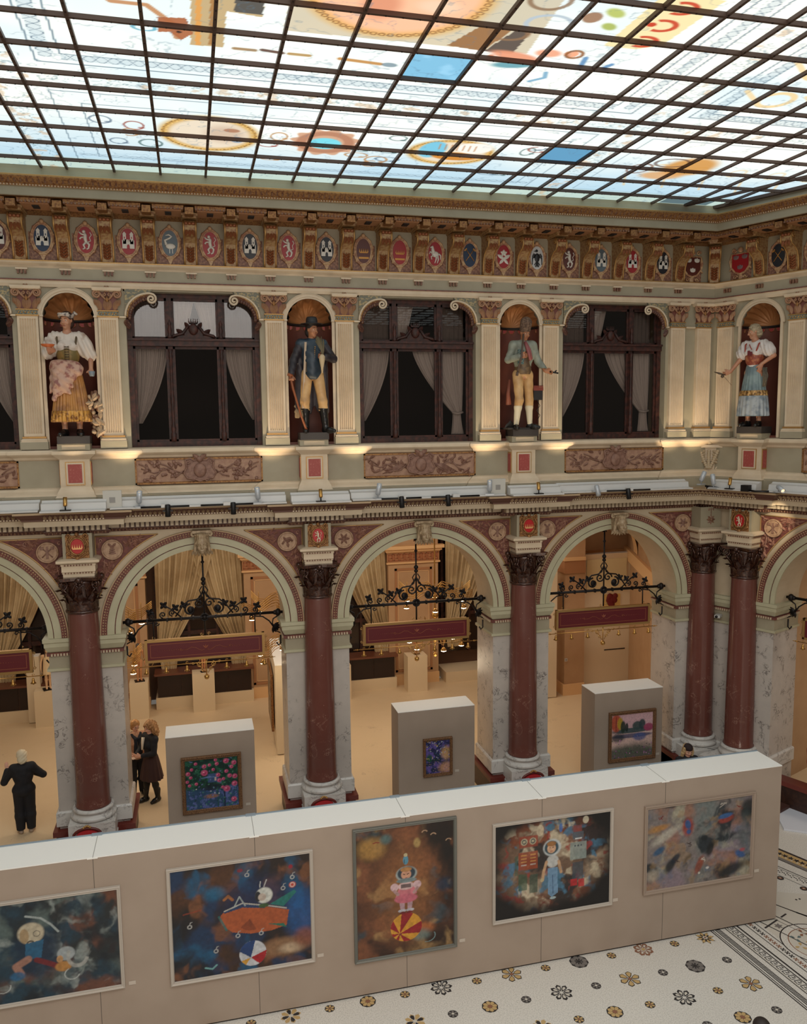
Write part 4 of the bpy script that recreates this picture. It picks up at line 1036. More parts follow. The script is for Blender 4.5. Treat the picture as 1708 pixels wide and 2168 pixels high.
# niches
def make_niche(M,label):
    t=thing('wall_niche',M,label,'niche','round-headed niches behind the statues')
    g=G(); r=.44; n=20
    g.lathe([(r,7.86),(r,10.24)],n,0,True,(0,.3,0),0,pi); g.add([(-r,.3,7.86),(r,.3,7.86),(r,.3,7.9),(-r,.3,7.9)],[(0,1,2,3)])
    g.poly([(-r,.3)]+[(r*cos(pi-pi*k/12),.3+r*sin(pi-pi*k/12)) for k in range(13)],7.84,7.86,0,'z')
    g.build('curved_back',NICHE,t)
    g=G()
    def dome(u,v):
        a=pi*u; b=pi/2*v; rr=r*(1-.035*abs(sin(u*13*pi/1))); 
        # shell ribs fan out from the centre of the springing line at the back
        x=-rr*cos(a); h=sin(a); return (x,.3+h*rr*cos(b)*1.0,10.24+h*rr*sin(b))
    def shell(u,v):
        # v from front arch (0) to back (1); u angle round the arch
        th=pi*u; k=1-.12*abs(sin(th*9)); q=v*pi/2
        return (-r*cos(th)*cos(q)**.9*k if v<1 else 0,.3+r*sin(q)*.98,10.24+r*sin(th)*cos(q)**.9*(k if v>0 else 1)+.0)
    g.grid(shell,72,12,0); g.build('shell_vault',SHELL,t)
    g=G()
    for k in range(7):
        a=pi*(k+.5)/7; cx,cy=-(r-.012)*cos(a),.3+(r-.012)*sin(a)
        P=[(cx-.07*sin(a)*cos(q)*1.0,cy-.07*cos(a)*cos(q)*-1*0,10.18-.075*sin(q)) for q in (0,.6,1.2,1.8,2.4,3.1)]
        g.add(P,[tuple(range(6))],0); g.tube(P,.007,4,1)
    g.lathe([(r-.005,10.19),(r-.03,10.20),(r-.03,10.235),(r-.005,10.24)],n,2,True,(0,.3,0),0,pi)
    g.build('scallop_border',[SCALL,OGOLD,BLK],t)
    g=G()
    annulus(g,0,10.24,.44,.475,.27,.31,0,32); annulus(g,0,10.24,.475,.525,.255,.31,0,32); annulus(g,0,10.24,.525,.545,.245,.31,1,32)
    for s in (-1,1): g.box(s*.47-.03,s*.47+.03,.262,.305,7.86,10.24,0)
    g.build('surround',[IVORY,CREAM],t)
    return t
n0=make_niche(fr('B',0),'tall round-headed brown niche behind '+ST[0])
dup(n0,fr('B',4.4),'tall round-headed brown niche behind '+ST[1]); dup(n0,fr('B',8.8),'tall round-headed brown niche behind '+ST[2]); dup(n0,fr('R',1.12),'tall round-headed brown niche behind '+ST[3])
# pedestals under the statues
def make_ped(M,label):
    t=thing('statue_pedestal',M,label,'pedestal','cream pedestals with red panels under the statues')
    P=[(-.26,.3),(-.26,.02),(.26,.02),(.26,.3)]
    g=G(); g.mould(P,[(.0,7.16),(.0,7.66),(.03,7.69),(.09,7.74),(.11,7.76),(.11,7.82),(-.3,7.83)],0)
    g.mould(P,[(.09,6.77),(.09,6.97)],1); g.mould(P,[(.09,6.97),(.07,7.0),(.05,7.07),(.02,7.12),(.0,7.16)],0)
    g.build('body',[IVORY,SAGE],t)
    g=G(); g.box(-.165,.165,.005,.02,7.19,7.62,1); g.box(-.15,.15,-.0,.02,7.205,7.605,2); g.box(-.12,.12,-.006,.02,7.235,7.575,0)
    for s in (-1,1):
        g.box(s*.26-.012,s*.26+.012,.06,.24,7.19,7.62,1); g.box(s*.26-.018,s*.26+.018,.08,.22,7.22,7.59,0)
    tag(g.build('red_panel',[PANELR,GOLD,IVORY],t),'red marbled panel in gilt frame')
    g=G(); g.box(-.28,.28,-.02,.34,7.83,7.95); g.box(-.20,.20,-.03,-.0,7.85,7.93,1); g.build('stone_block',[SAGE,CREAM],t)
    g=G(); g.box(-.27,.29,-.05,.36,7.95,8.09); g.build('statue_plinth',mat('plinth_dark',(52,46,44),.5),t)
    return t
p0=make_ped(fr('B',0),'pedestal with red panel under '+ST[0])
dup(p0,fr('B',4.4),'pedestal with red panel under '+ST[1]); dup(p0,fr('B',8.8),'pedestal with red panel under '+ST[2]); dup(p0,fr('R',1.12),'pedestal with red panel under '+ST[3])
# windows
GW=glass('window_glass',(236,230,226))
def make_window(cx,idx,M0=None,curt=((0,0,1,8.35),)):
    X=M0 if M0 is not None else fr('B',cx)
    o=bpy.data.objects.new('window_%d'%idx,None); COL.objects.link(o); o.matrix_world=X; o['kind']='structure'
    x0,x1=-1.21,1.24; ml,mr=-.44,.51
    g=G(); y=.55
    for a,b in ((x0,x0+.09),(x1-.09,x1)): g.box(a,b,y-.06,y+.08,7.85,10.78)
    for m in (ml,mr): g.box(m-.045,m+.045,y-.04,y+.06,7.85,10.78)
    g.box(x0,x1,y-.10,y+.08,9.76,9.86); g.box(x0,x1,y-.14,y+.08,9.86,9.90); g.box(x0,x1,y-.03,y+.06,7.85,7.95); g.box(x0,x1,y-.03,y+.06,10.66,10.78)
    for a,b in ((x0+.09,ml-.045),(ml+.045,mr-.045),(mr+.045,x1-.09)):
        for z0,z1 in ((7.95,9.76),(9.90,10.66)):
            for p,q,r_,s in ((a,a+.04,z0,z1),(b-.04,b,z0,z1),(a,b,z0,z0+.04),(a,b,z1-.05,z1)): g.box(p,q,y-.01,y+.04,r_,s)
    for m in (ml,mr):    # turned colonnettes
        g.lathe([(.035,7.95),(.05,7.97),(.05,8.1),(.03,8.12),(.045,8.2),(.03,8.3),(.028,8.6),(.04,8.75),(.028,8.9),(.026,9.5),(.04,9.56),(.03,9.62),(.045,9.7)],10,0,True,(m,y-.07,0))
        g.lathe([(.04,9.9),(.045,9.94),(.025,9.98),(.04,10.06),(.02,10.14),(.035,10.18),(.0,10.26)],10,0,True,(m,y-.07,0))
    g.build('frame',DWOOD,o)
    g=G(); z=9.90                 # carved crest in the middle light
    for s in (-1,1):
        g.tube([(s*.40,y-.06,z+.02),(s*.36,y-.07,z+.06),(s*.2,y-.07,z+.10),(s*.1,y-.07,z+.24)],.03,6); g.leaf((s*.16,z+.06),.2,.05,pi/2-s*.9,y-.05,.05); g.leaf((s*.08,z+.2),.14,.04,pi/2-s*.6,y-.05,.05)
    g.poly([(-.36,z),(.36,z),(.2,z+.1),(.1,z+.26),(-.1,z+.26),(-.2,z+.1)],y-.06,y-.03); g.ball((0,y-.08,z+.18),.09,0,10,8,(1,.6,1.2)); crown(g,(0,z+.34),.16,0,y-.05)
    tag(g.build('carved_crest',DWOOD,o),'dark carved wooden crest with a crowned head')
    for a,b in ((x0+.09,ml-.045),(ml+.045,mr-.045),(mr+.045,x1-.09)):
        for z0,z1 in ((7.95,9.76),(9.90,10.66)):
            g=G(); g.box(a,b,y+.02,y+.025,z0,z1); g.build('pane',GW,o)
    return o
for k,cx in enumerate((2.2,6.6,11.0,-2.2)): make_window(cx,k+1)
make_window(0,5,fr('R',3.32))
# scrolled corner pieces of the window heads
def make_scroll(M,label,s):
    t=thing('scrolled_corner',M,label,'ornament','scrolled corner pieces at the window heads')
    A=[(.44*(1-cos(a)),10.28+.42*sin(a)) for a in [pi/2*k/14 for k in range(15)]]   # curve from the jamb up and over
    out=[(0,10.78),(0,10.28)]+A+[(.50,10.78)]
    g=G(); g.poly([(s*x,z) for x,z in out],.26,.34); g.build('spandrel',mat('scroll_ground',(112,110,96),.55,noise=(26,(170,150,110),.5,.6)),t)
    g=G(); P=[(s*(x+.0),.23,z) for x,z in A]+spiral((s*.47,.22,10.60),.095,1.7,pi/2,26,-s)
    for w,yy in ((.021,.24),): g.tube([(p[0],yy,p[2]) for p in P],w,6,0)
    g.tube([(s*(x+.03),.26,z-.01) for x,z in A],.016,5,1)
    g.build('scroll_band',[IVORY,GOLD],t)
    g=G()
    for k in range(11):
        a=pi/2*k/11; g.leaf((s*(.03+.42*(1-cos(a))),10.25+.41*sin(a)),.13,.045,(pi/2-a*.9) if s>0 else (pi/2+a*.9),.29,.05,0)
        g.ball((s*(.07+.36*(1-cos(a))),.30,10.25+.36*sin(a)),.04,1,6,4)
    for q in range(3): g.leaf((s*.03,10.22-.03*q),.12,.05,-pi/2+s*.3*(q-1),.26,.05,1)
    tag(g.build('hanging_leaves',[ORN,DARKOR],t),'brown leaves under the curve')
    return t
nm=['first full','second full','third full','partly hidden far left']
sl=make_scroll(fr('B',.99),'scrolled cream corner piece at the upper left of the first full window',1)
sr=make_scroll(fr('B',3.44),'scrolled cream corner piece at the upper right of the first full window',-1)
for k,x in ((1,4.4),(2,8.8)):
    dup(sl,fr('B',.99+x),'scrolled cream corner piece at the upper left of the %s window'%nm[k]); dup(sr,fr('B',3.44+x),'scrolled cream corner piece at the upper right of the %s window'%nm[k])
dup(sr,fr('B',3.44-4.4),'scrolled cream corner piece at the upper right of the %s window'%nm[3])
# dark rooms behind the windows, with white curtains
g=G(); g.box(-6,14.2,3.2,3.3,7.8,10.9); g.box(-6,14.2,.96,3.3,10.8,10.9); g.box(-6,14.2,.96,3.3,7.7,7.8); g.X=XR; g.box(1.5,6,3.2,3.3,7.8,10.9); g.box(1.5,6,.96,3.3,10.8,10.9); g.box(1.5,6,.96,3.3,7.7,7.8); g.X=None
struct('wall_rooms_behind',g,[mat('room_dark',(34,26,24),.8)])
CG_='white voile curtains behind the upper windows'
def upcurt(cx,which,label,X=None):
    t=thing('voile_curtain',X if X is not None else fr('B',cx),label,'curtain',CG_)
    if which=='L': drape('cloth',-1.12,-.50,-1.12,-1.02,9.76,8.30,.72,8,.022,VOILE,parent=t,pw=1.7)
    if which=='R': drape('cloth',.58,1.14,1.08,1.14,9.76,8.35,.72,8,.022,VOILE,parent=t,pw=1.7)
    if which=='RT':
        drape('cloth',.0,1.12,.86,1.08,9.76,8.45,.72,9,.022,VOILE,parent=t,pw=1.4); drape('tail',.88,1.06,.84,1.12,8.45,8.0,.72,4,.022,VOILE,parent=t); g=G(); g.tube([(.85,.70,8.46),(.97,.68,8.43),(1.09,.70,8.46)],.025); g.build('tie',VOILE,t)
    if which=='T': 
        drape('cloth',-.36,.02,-.36,-.14,10.64,9.95,.72,5,.02,VOILE,parent=t,pw=1); 
    if which=='TR': drape('cloth',.02,.46,.24,.46,10.64,9.95,.76,5,.02,VOILE,parent=t,pw=1)
    if which=='TS': drape('cloth',-1.1,-.5,-1.1,-.5,10.62,9.93,.76,6,.012,mat('grey_voile',(120,114,112),.9),parent=t)
    if which=='TS2': drape('cloth',.57,1.12,.57,1.12,10.62,9.93,.76,6,.012,mat('grey_voile',(120,114,112),.9),parent=t)
    return t
for k,cx in enumerate((2.2,6.6,11.0)):
    w=('first full','second full','third full')[k]
    upcurt(cx,'L','white curtain swept to the left edge of the %s window'%w)
    upcurt(cx,'RT' if k else 'R','white curtain %s at the right side of the %s window'%('tied low' if k else 'swept back',w))
    if k==0: upcurt(cx,'T','white curtain in the upper middle light of the first full window, left half'); upcurt(cx,'TR','white curtain in the upper middle light of the first full window, right half')
    else:
        t=upcurt(cx,'T','white curtain in the upper middle light of the %s window'%w)
    upcurt(cx,'TS','sheer grey curtain in the upper left light of the %s window'%w); upcurt(cx,'TS2','sheer grey curtain in the upper right light of the %s window'%w)
upcurt(-2.2,'R','white curtain of the partly hidden far left window')
# relief panels of the dado
def make_relief(M,label,kind):
    t=thing('relief_panel',M,label,'relief','carved relief panels under the windows')
    g=G(); w=1.16; g.box(-w,w,.25,.30,7.17,7.62,0)
    g.mould([(-w,.25),(w,.25)],[(0,7.15),(.03,7.15),(.03,7.18),(.015,7.19)],1)
    for a,b,c,d in ((-w-.03,w+.03,7.15,7.18),(-w-.03,w+.03,7.61,7.64),(-w-.03,-w,7.15,7.64),(w,w+.03,7.15,7.64)): g.box(a,b,.225,.30,c,d,1)
    g.build('panel',[RGROUND,OGOLD],t)
    g=G(); y=.245; r=random.Random(kind)
    for s in (-1,1):
        for k in range(4):
            P=[(s*(.3+k*.2),y-.01,7.4+.03*sin(k)),(s*(.42+k*.2),y-.02,7.4+(.1 if k%2 else -.1)),(s*(.55+k*.19),y-.01,7.4+(.14 if k%2 else -.13))]
            g.tube(P,.012,5,0)
        g.tube([(s*.3,y,7.34),(s*.6,y-.01,7.44),(s*.85,y,7.36),(s*1.08,y,7.45)],.014,5,0)
        for k in range(20 if kind!=2 else 26):
            x=s*(.34+r.random()*.76); z=7.22+r.random()*.35
            if kind==1: g.ball((x,y-.01,z),.034,0,7,5,(1,.6,1)); g.leaf((x,z),.09,.03,r.random()*6,y,.03,0)
            else: g.leaf((x,z),.12,.028,r.random()*6.28,y,.035,0)
        if kind==2:
            for k in range(6): g.tube([(s*.3,y,7.42),(s*.5,y-.02,7.40-.02*k),(s*(.7+.02*k),y,7.28+.0*k-.01*k+.0)],.010,5,0)
    out=[(.0,.20),(.12,.19),(.17,.23),(.27,.20),(.24,.06),(.30,-.05),(.24,-.15),(.10,-.17),(0,-.21)]
    P=[(x,7.40+z) for x,z in out]+[(-x,7.40+z) for x,z in reversed(out[1:-1])]
    g.poly(P,y-.04,y,0); g.tube([(x,y-.045,z) for x,z in P+[P[0]]],.018,6,0)
    g.ball((0,y-.05,7.40),.12,0,12,8,(1,.35,1.15)); g.ball((0,y-.06,7.61),.06,0,8,6)
    for s in (-1,1): g.leaf((0,7.60),.16,.05,pi/2-s*.9,y-.04,.05,0); g.tube(spiral((s*.22,y-.05,7.56),.04,1.2,0,14,s),.014,5,0); g.tube(spiral((s*.12,y-.05,7.22),.035,1.2,0,14,-s),.012,5,0)
    g.build('carving',RELIEF,t)
    return t
make_relief(fr('B',2.22),'carved brown relief of berries and branches under the first full window',1)
make_relief(fr('B',6.62),'carved brown relief with sheaves of grain under the second full window',2)
make_relief(fr('B',11.02),'carved brown relief of leaves and scrolls under the third full window',3)
make_relief(fr('B',-2.18),'carved brown relief cut off at the left edge of the picture',4)
make_relief(fr('R',3.34),'carved brown relief cut off at the right edge of the picture',5)
# scrolled console in the corner of the dado
t=thing('carved_console',Matrix.Translation((*corner(.05,.05),7.2))@Matrix.Rotation(-PH-.3,4,'Z')@Matrix.Diagonal((1.25,1.1,1,1)),'carved cream console with hanging flowers in the corner of the dado','console')
g=G(); g.box(-.27,.27,-.14,.1,.42,.48); g.poly([(-.24,.42),(.24,.42),(.2,.3),(.1,.12),(.09,-.16),(-.09,-.16),(-.1,.12),(-.2,.3)],-.08,.1)
for s in (-1,1): g.tube(spiral((s*.17,-.08,-.06),.06,1.4,pi/2,18,s),.016,6)
g.build('bracket',IVORY,t)
g=G()
for k in range(9):
    for q in (-1,0,1):
        g.ball((q*(.15-k*.015),-.12,.34-k*.045),.036,0,6,4)
CF=mat('console_flower',(186,166,138),.5); g.build('flower_drop',CF,t); g=G()
for s in (-1,1):
    for k in range(4): g.leaf((s*.06,.36-k*.07),.12,.035,-pi/2+s*.8,-.10,.05)
g.build('side_leaves',CF,t); G().ball((0,-.10,.54),.06).build('top_bud',CF,t)
# big S-shaped brackets and heraldic shields of the frieze
def make_bracket(M,label):
    t=thing('gilt_bracket',M,label,'bracket','gilt scroll brackets of the frieze')
    prof=[(.0,.0),(-.10,.0),(-.115,.12),(-.13,.26),(-.17,.38),(-.26,.46),(-.36,.50),(-.40,.56),(-.40,.66),(-.33,.74),(0,.76)]
    g=G(); g.poly(prof,-.085,.085,0,'x'); g.box(-.10,.10,-.44,0,.76,.80,0); g.box(-.12,.12,-.46,0,.80,.845,0); g.build('body',mat('bracket_cream',(166,134,90),.45,noise=(20,(140,98,62),.45,.6)),t)
    g=G()
    for s in (-1,1): g.tube([(s*.088,y-.004,z) for y,z in prof[1:-1]],.014,6,0)
    for s in (-1,1): g.tube([(s*.09,-.33-.055*cos(a)*(1-a/14),.66+.055*sin(a)*(1-a/14)) for a in [k*.6 for k in range(16)]],.016,6,0)
    g.build('gilt_edges',GOLD,t)
    LC=mat('bracket_leaf',(140,84,52),.4,.35); g=G()
    for k in range(5):
        w=.045-.004*k
        for s in (-1,1): g.leaf((0,.04+k*.05),.09,.022,pi/2-s*.7,-.118-.01*k,.03)
    g.build('leaf_carving',LC,t); g=G()
    for k in range(8): g.ball((0,-.14-.012*k*k/8,.30+k*.022),.014,0,5,4)
    g.build('bead_string',LC,t); g=G()
    for q in (-.04,0,.04): g.leaf((q,.56),.12,.026,-pi/2+q*5,-.405,.03); 
    g.build('volute_leaf',LC,t); g=G()
    for q in (-.05,0,.05): g.ball((q,-.41,.67),.032,0,7,5)
    g.build('volute_beads',LC,t)
    for ch in [o for o in bpy.data.objects if o.parent==t]: ch.scale=(1.22,1.14,1.0)
    return t
b0=make_bracket(fr('B',0,.3,11.23),'gilt scroll bracket of the frieze over the first statue niche')
ordn=['first','second','third','fourth','fifth','sixth','seventh','eighth','ninth','tenth','eleventh','twelfth','thirteenth','fourteenth','fifteenth','sixteenth','seventeenth','eighteenth','nineteenth','twentieth']
BP=[k*.7333 for k in range(-1,18)]
for i,x in enumerate(BP):
    if abs(x)<1e-6: b0['label']='gilt scroll bracket of the frieze, second from the left edge of the picture'; continue
    dup(b0,fr('B',x,.3,11.23),'gilt scroll bracket of the frieze, %s from the left edge of the picture'%ordn[i])
c_=corner(.0,.0); dup(b0,Matrix.Translation((c_[0]-.05,c_[1]-.04,11.23))@Matrix.Rotation(-math.radians(33),4,'Z'),'gilt scroll bracket standing in the corner of the frieze')
for i,s_ in enumerate((1.10,1.83,2.57)): dup(b0,fr('R',s_,.3,11.23),'gilt scroll bracket of the frieze on the right wall, %s from the corner'%ordn[i])
def figure_on_shield(g,kind,y):
    """0 lion 1 castle 2 swan 3 eagle 4 horse 5 tools 6 fish 7 town 8 crown"""
    if kind==0: lion(g,(0,0),.34,0,y)
    elif kind in (1,7):
        for s in (-1,1):
            g.box(s*.05-.022,s*.05+.022,y-.008,y,-.04,.11); g.poly([(s*.05-.03,.11),(s*.05+.03,.11),(s*.05,.15)],y-.008,y)
            g.box(s*.05-.006,s*.05+.006,y-.012,y,.04,.07,1)
        for q in range(3): g.box(-.05+q*.035,-.03+q*.035,y-.008,y,.0,.03)
        g.box(-.085,.085,y-.008,y,-.11,.0); g.poly([(.02*cos(a),-.08+.035*sin(a)) for a in [pi*k/6 for k in range(7)]]+[(-.02,-.11),(.02,-.11)],y-.012,y-.002,1)
        for q in range(4): g.box(-.085+q*.048,-.06+q*.048,y-.008,y,.0,.02)
    elif kind==2:
        g.ball((.01,y-.005,-.05),.075,0,10,6,(1,.2,.6)); g.tube([(-.05,y-.005,-.03),(-.07,y-.005,.04),(-.01,y-.005,.07),(.03,y-.005,.10),(-.01,y-.005,.13),(-.06,y-.005,.115)],[.022,.02,.016,.014,.014,.006],6); g.box(-.01,.0,y-.006,y,-.16,-.09); g.box(.03,.04,y-.006,y,-.16,-.09)
    elif kind==3:
        g.ball((0,y-.004,0),.045,0,8,6,(1,.25,1.8)); g.ball((-.01,y-.004,.12),.025,0,7,5,(1,.4,1)); g.poly([(-.03,.125),(-.06,.11),(-.03,.105)],y-.01,y)
        for s in (-1,1):
            for k in range(5): g.tube([(s*.03,y-.004,.05-.01*k),(s*(.06+.006*k),y-.004,.07-.02*k),(s*(.085+.0*k),y-.004,.02-.035*k)],.008,5)
            g.tube([(s*.02,y-.004,-.08),(s*.05,y-.004,-.13)],.008,5)
        for k in range(3): g.tube([(0,y-.004,-.07),((k-1)*.03,y-.004,-.16)],.01,5)
    elif kind==4:
        g.ball((.0,y-.004,-.01),.05,0,8,6,(1.3,.3,1)); g.tube([(-.03,y-.004,.0),(-.045,y-.004,.07),(-.05,y-.004,.12),(-.085,y-.004,.10)],[.035,.03,.024,.014],6)
        for p in ([(-.04,.0),(-.09,.03),(-.10,-.01)],[(-.03,-.03),(-.07,-.05),(-.06,-.10)],[(.04,-.04),(.05,-.1),(.03,-.16)],[(.02,-.04),(.01,-.1),(-.01,-.16)],[(.06,.0),(.09,-.03),(.085,-.1)]): g.tube([(a,y-.004,b) for a,b in p],[.018,.012,.008],5)
    elif kind==5:
        for s in (-1,1): g.tube([(-s*.07,y-.005,-.1),(s*.07,y-.005,.1)],.006,5); g.poly([(s*.05,.10),(s*.09,.06),(s*.10,.08),(s*.06,.12)],y-.008,y)
    elif kind==6:
        for s in (-1,1): g.leaf((0,-.04),.13,.03,pi/2-s*1.0,y,.01); g.leaf((0,-.04),.12,.025,-pi/2-s*.7,y,.01)
        for q in range(5): g.leaf((0,.06),.06,.022,q*1.26+.3,y,.01)
    else:
        crown(g,(0,0),.13,0,y); g.box(-.08,.08,y-.005,y,-.13,-.10)
SHC={'red':mat('shield_red',(154,28,34),.35),'blue':mat('shield_blue',(34,48,74),.35),'black':mat('shield_black',(28,26,32),.35),'grey':mat('shield_grey',(84,96,104),.35),'brown':mat('shield_brown',(88,40,32),.35)}
SHF=mat('shield_figure',(214,208,198),.4); SHG=mat('shield_gold_figure',(196,140,70),.4,.4); SHK=mat('shield_black_figure',(30,30,34),.4)
FRM=mat('shield_frame',(196,160,120),.45,noise=(16,(160,112,84),.45,.6))
def make_shield(M,label,kind,field,fig=None,big=False):
    t=thing('heraldic_shield',M,label,'shield','heraldic shields of the frieze')
    g=G(); g.box(-.19,.19,-.005,.0,-.34,.10,1)
    def ov(a,b,k,dz=0): return [(a*cos(2*pi*i/k),b*sin(2*pi*i/k)+dz) for i in range(k)]
    if big:
        o=[(-.15,.14),(.15,.14),(.15,-.08),(.08,-.17),(0,-.2),(-.08,-.17),(-.15,-.08)]
        o2=[(x*1.2,z*1.18) for x,z in o]; g.poly(o2,-.03,0,0)
        for s in (-1,1): g.tube(spiral((s*.12,-.03,.22),.045,1.3,0,16,s),.014,6); g.tube(spiral((s*.09,-.03,-.27),.04,1.3,0,16,-s),.012,6); g.tube([(s*.16,-.03,.16),(s*.2,-.03,.03),(s*.17,-.03,-.1),(s*.2,-.03,-.14)],.016,6)
        g.ball((0,-.03,.22),.05); g.leaf((0,-.22),.12,.05,-pi/2,-.02,.04)
    else:
        o=ov(.112,.20,28); g.poly(ov(.15,.235,28),-.03,0,0)
        for k in range(12):
            a=2*pi*(k+.5)/12; g.ball((.152*cos(a),-.02,.235*sin(a)),.026,0,7,5)
        g.tube([(.15*cos(a),-.03,.235*sin(a)) for a in [2*pi*k/28 for k in range(29)]],.014,6)
        g.poly([(-.05,-.22),(.05,-.22),(.016,-.31),(0,-.345),(-.016,-.31)],-.03,0,0); g.ball((0,-.03,.255),.035)
    g.build('frame',[FRM,mat('shield_ground',(124,84,70),.5,noise=(30,(160,118,92),.45,.6))],t)
    b=G(); b.poly(o,-.042,-.03); b.build('field',SHC[field],t)
    e=G()
    if big: 
        for x,z in ((-.08,.08),(.08,.08),(0,-.1)):
            for s in (-.6,.0,.6): e.leaf((x,z-.03),.08,.03,pi/2+s,-.043,.008)
    else: figure_on_shield(e,kind,-.043)
    e.build('emblem',[fig or SHF,SHC[field]],t)
    for ch in [o for o in bpy.data.objects if o.parent==t]: ch.scale=(1.25,1.2,1.16)
    return t
SH=[(7,'brown',None,'town gate, cut off at the left edge'),(1,'blue',None,'white castle on dark blue'),(0,'red',None,'white lion on red, beside the first statue'),(7,'red',None,'white town towers on red'),(2,'grey',None,'white swan on grey'),(0,'red',None,'white lion on red, over the first window'),(1,'black',None,'grey towers on black'),
    (0,'red',None,'white lion on red, over the second statue'),(7,'black',None,'white tower with gate on black'),(8,'brown',SHG,'gilt figures on brown'),(8,'red',SHG,'gilt crown on bright red'),(4,'red',None,'white horse on red'),(5,'blue',SHG,'crossed gilt tools on dark blue'),(6,'red',None,'white fish and flower on red'),(3,'grey',SHK,'black eagle on pale grey'),(0,'brown',None,'white lion on dark red, dim'),(1,'grey',None,'castle on grey'),(7,'red',None,'towers on red, near the corner'),(1,'black',None,'dark castle beside the larger square shield')]
FLD={14:'white'}
SHC['white']=mat('shield_white',(196,196,196),.4)
for i,(k,f,fg,l) in enumerate(SH):
    x=-1.1+i*.7333
    if k==3: f='white'
    make_shield(fr('B',x,.3,11.62),'heraldic shield in the frieze: '+l,k,f,fg)
make_shield(fr('B',12.83,.3,11.60),'larger square heraldic shield left of the corner bracket',0,'brown',None,True)
make_shield(fr('R',.62,.3,11.60),'large red heraldic shield with three grey leaves right of the corner bracket',0,'red',mat('shield_leaf_grey',(120,96,96),.5),True)
make_shield(fr('R',1.46,.3,11.60),'dark oval heraldic shield on the right wall',5,'black',SHG)
make_shield(fr('R',2.2,.3,11.60),'oval shield at the right edge of the picture',1,'black',None)
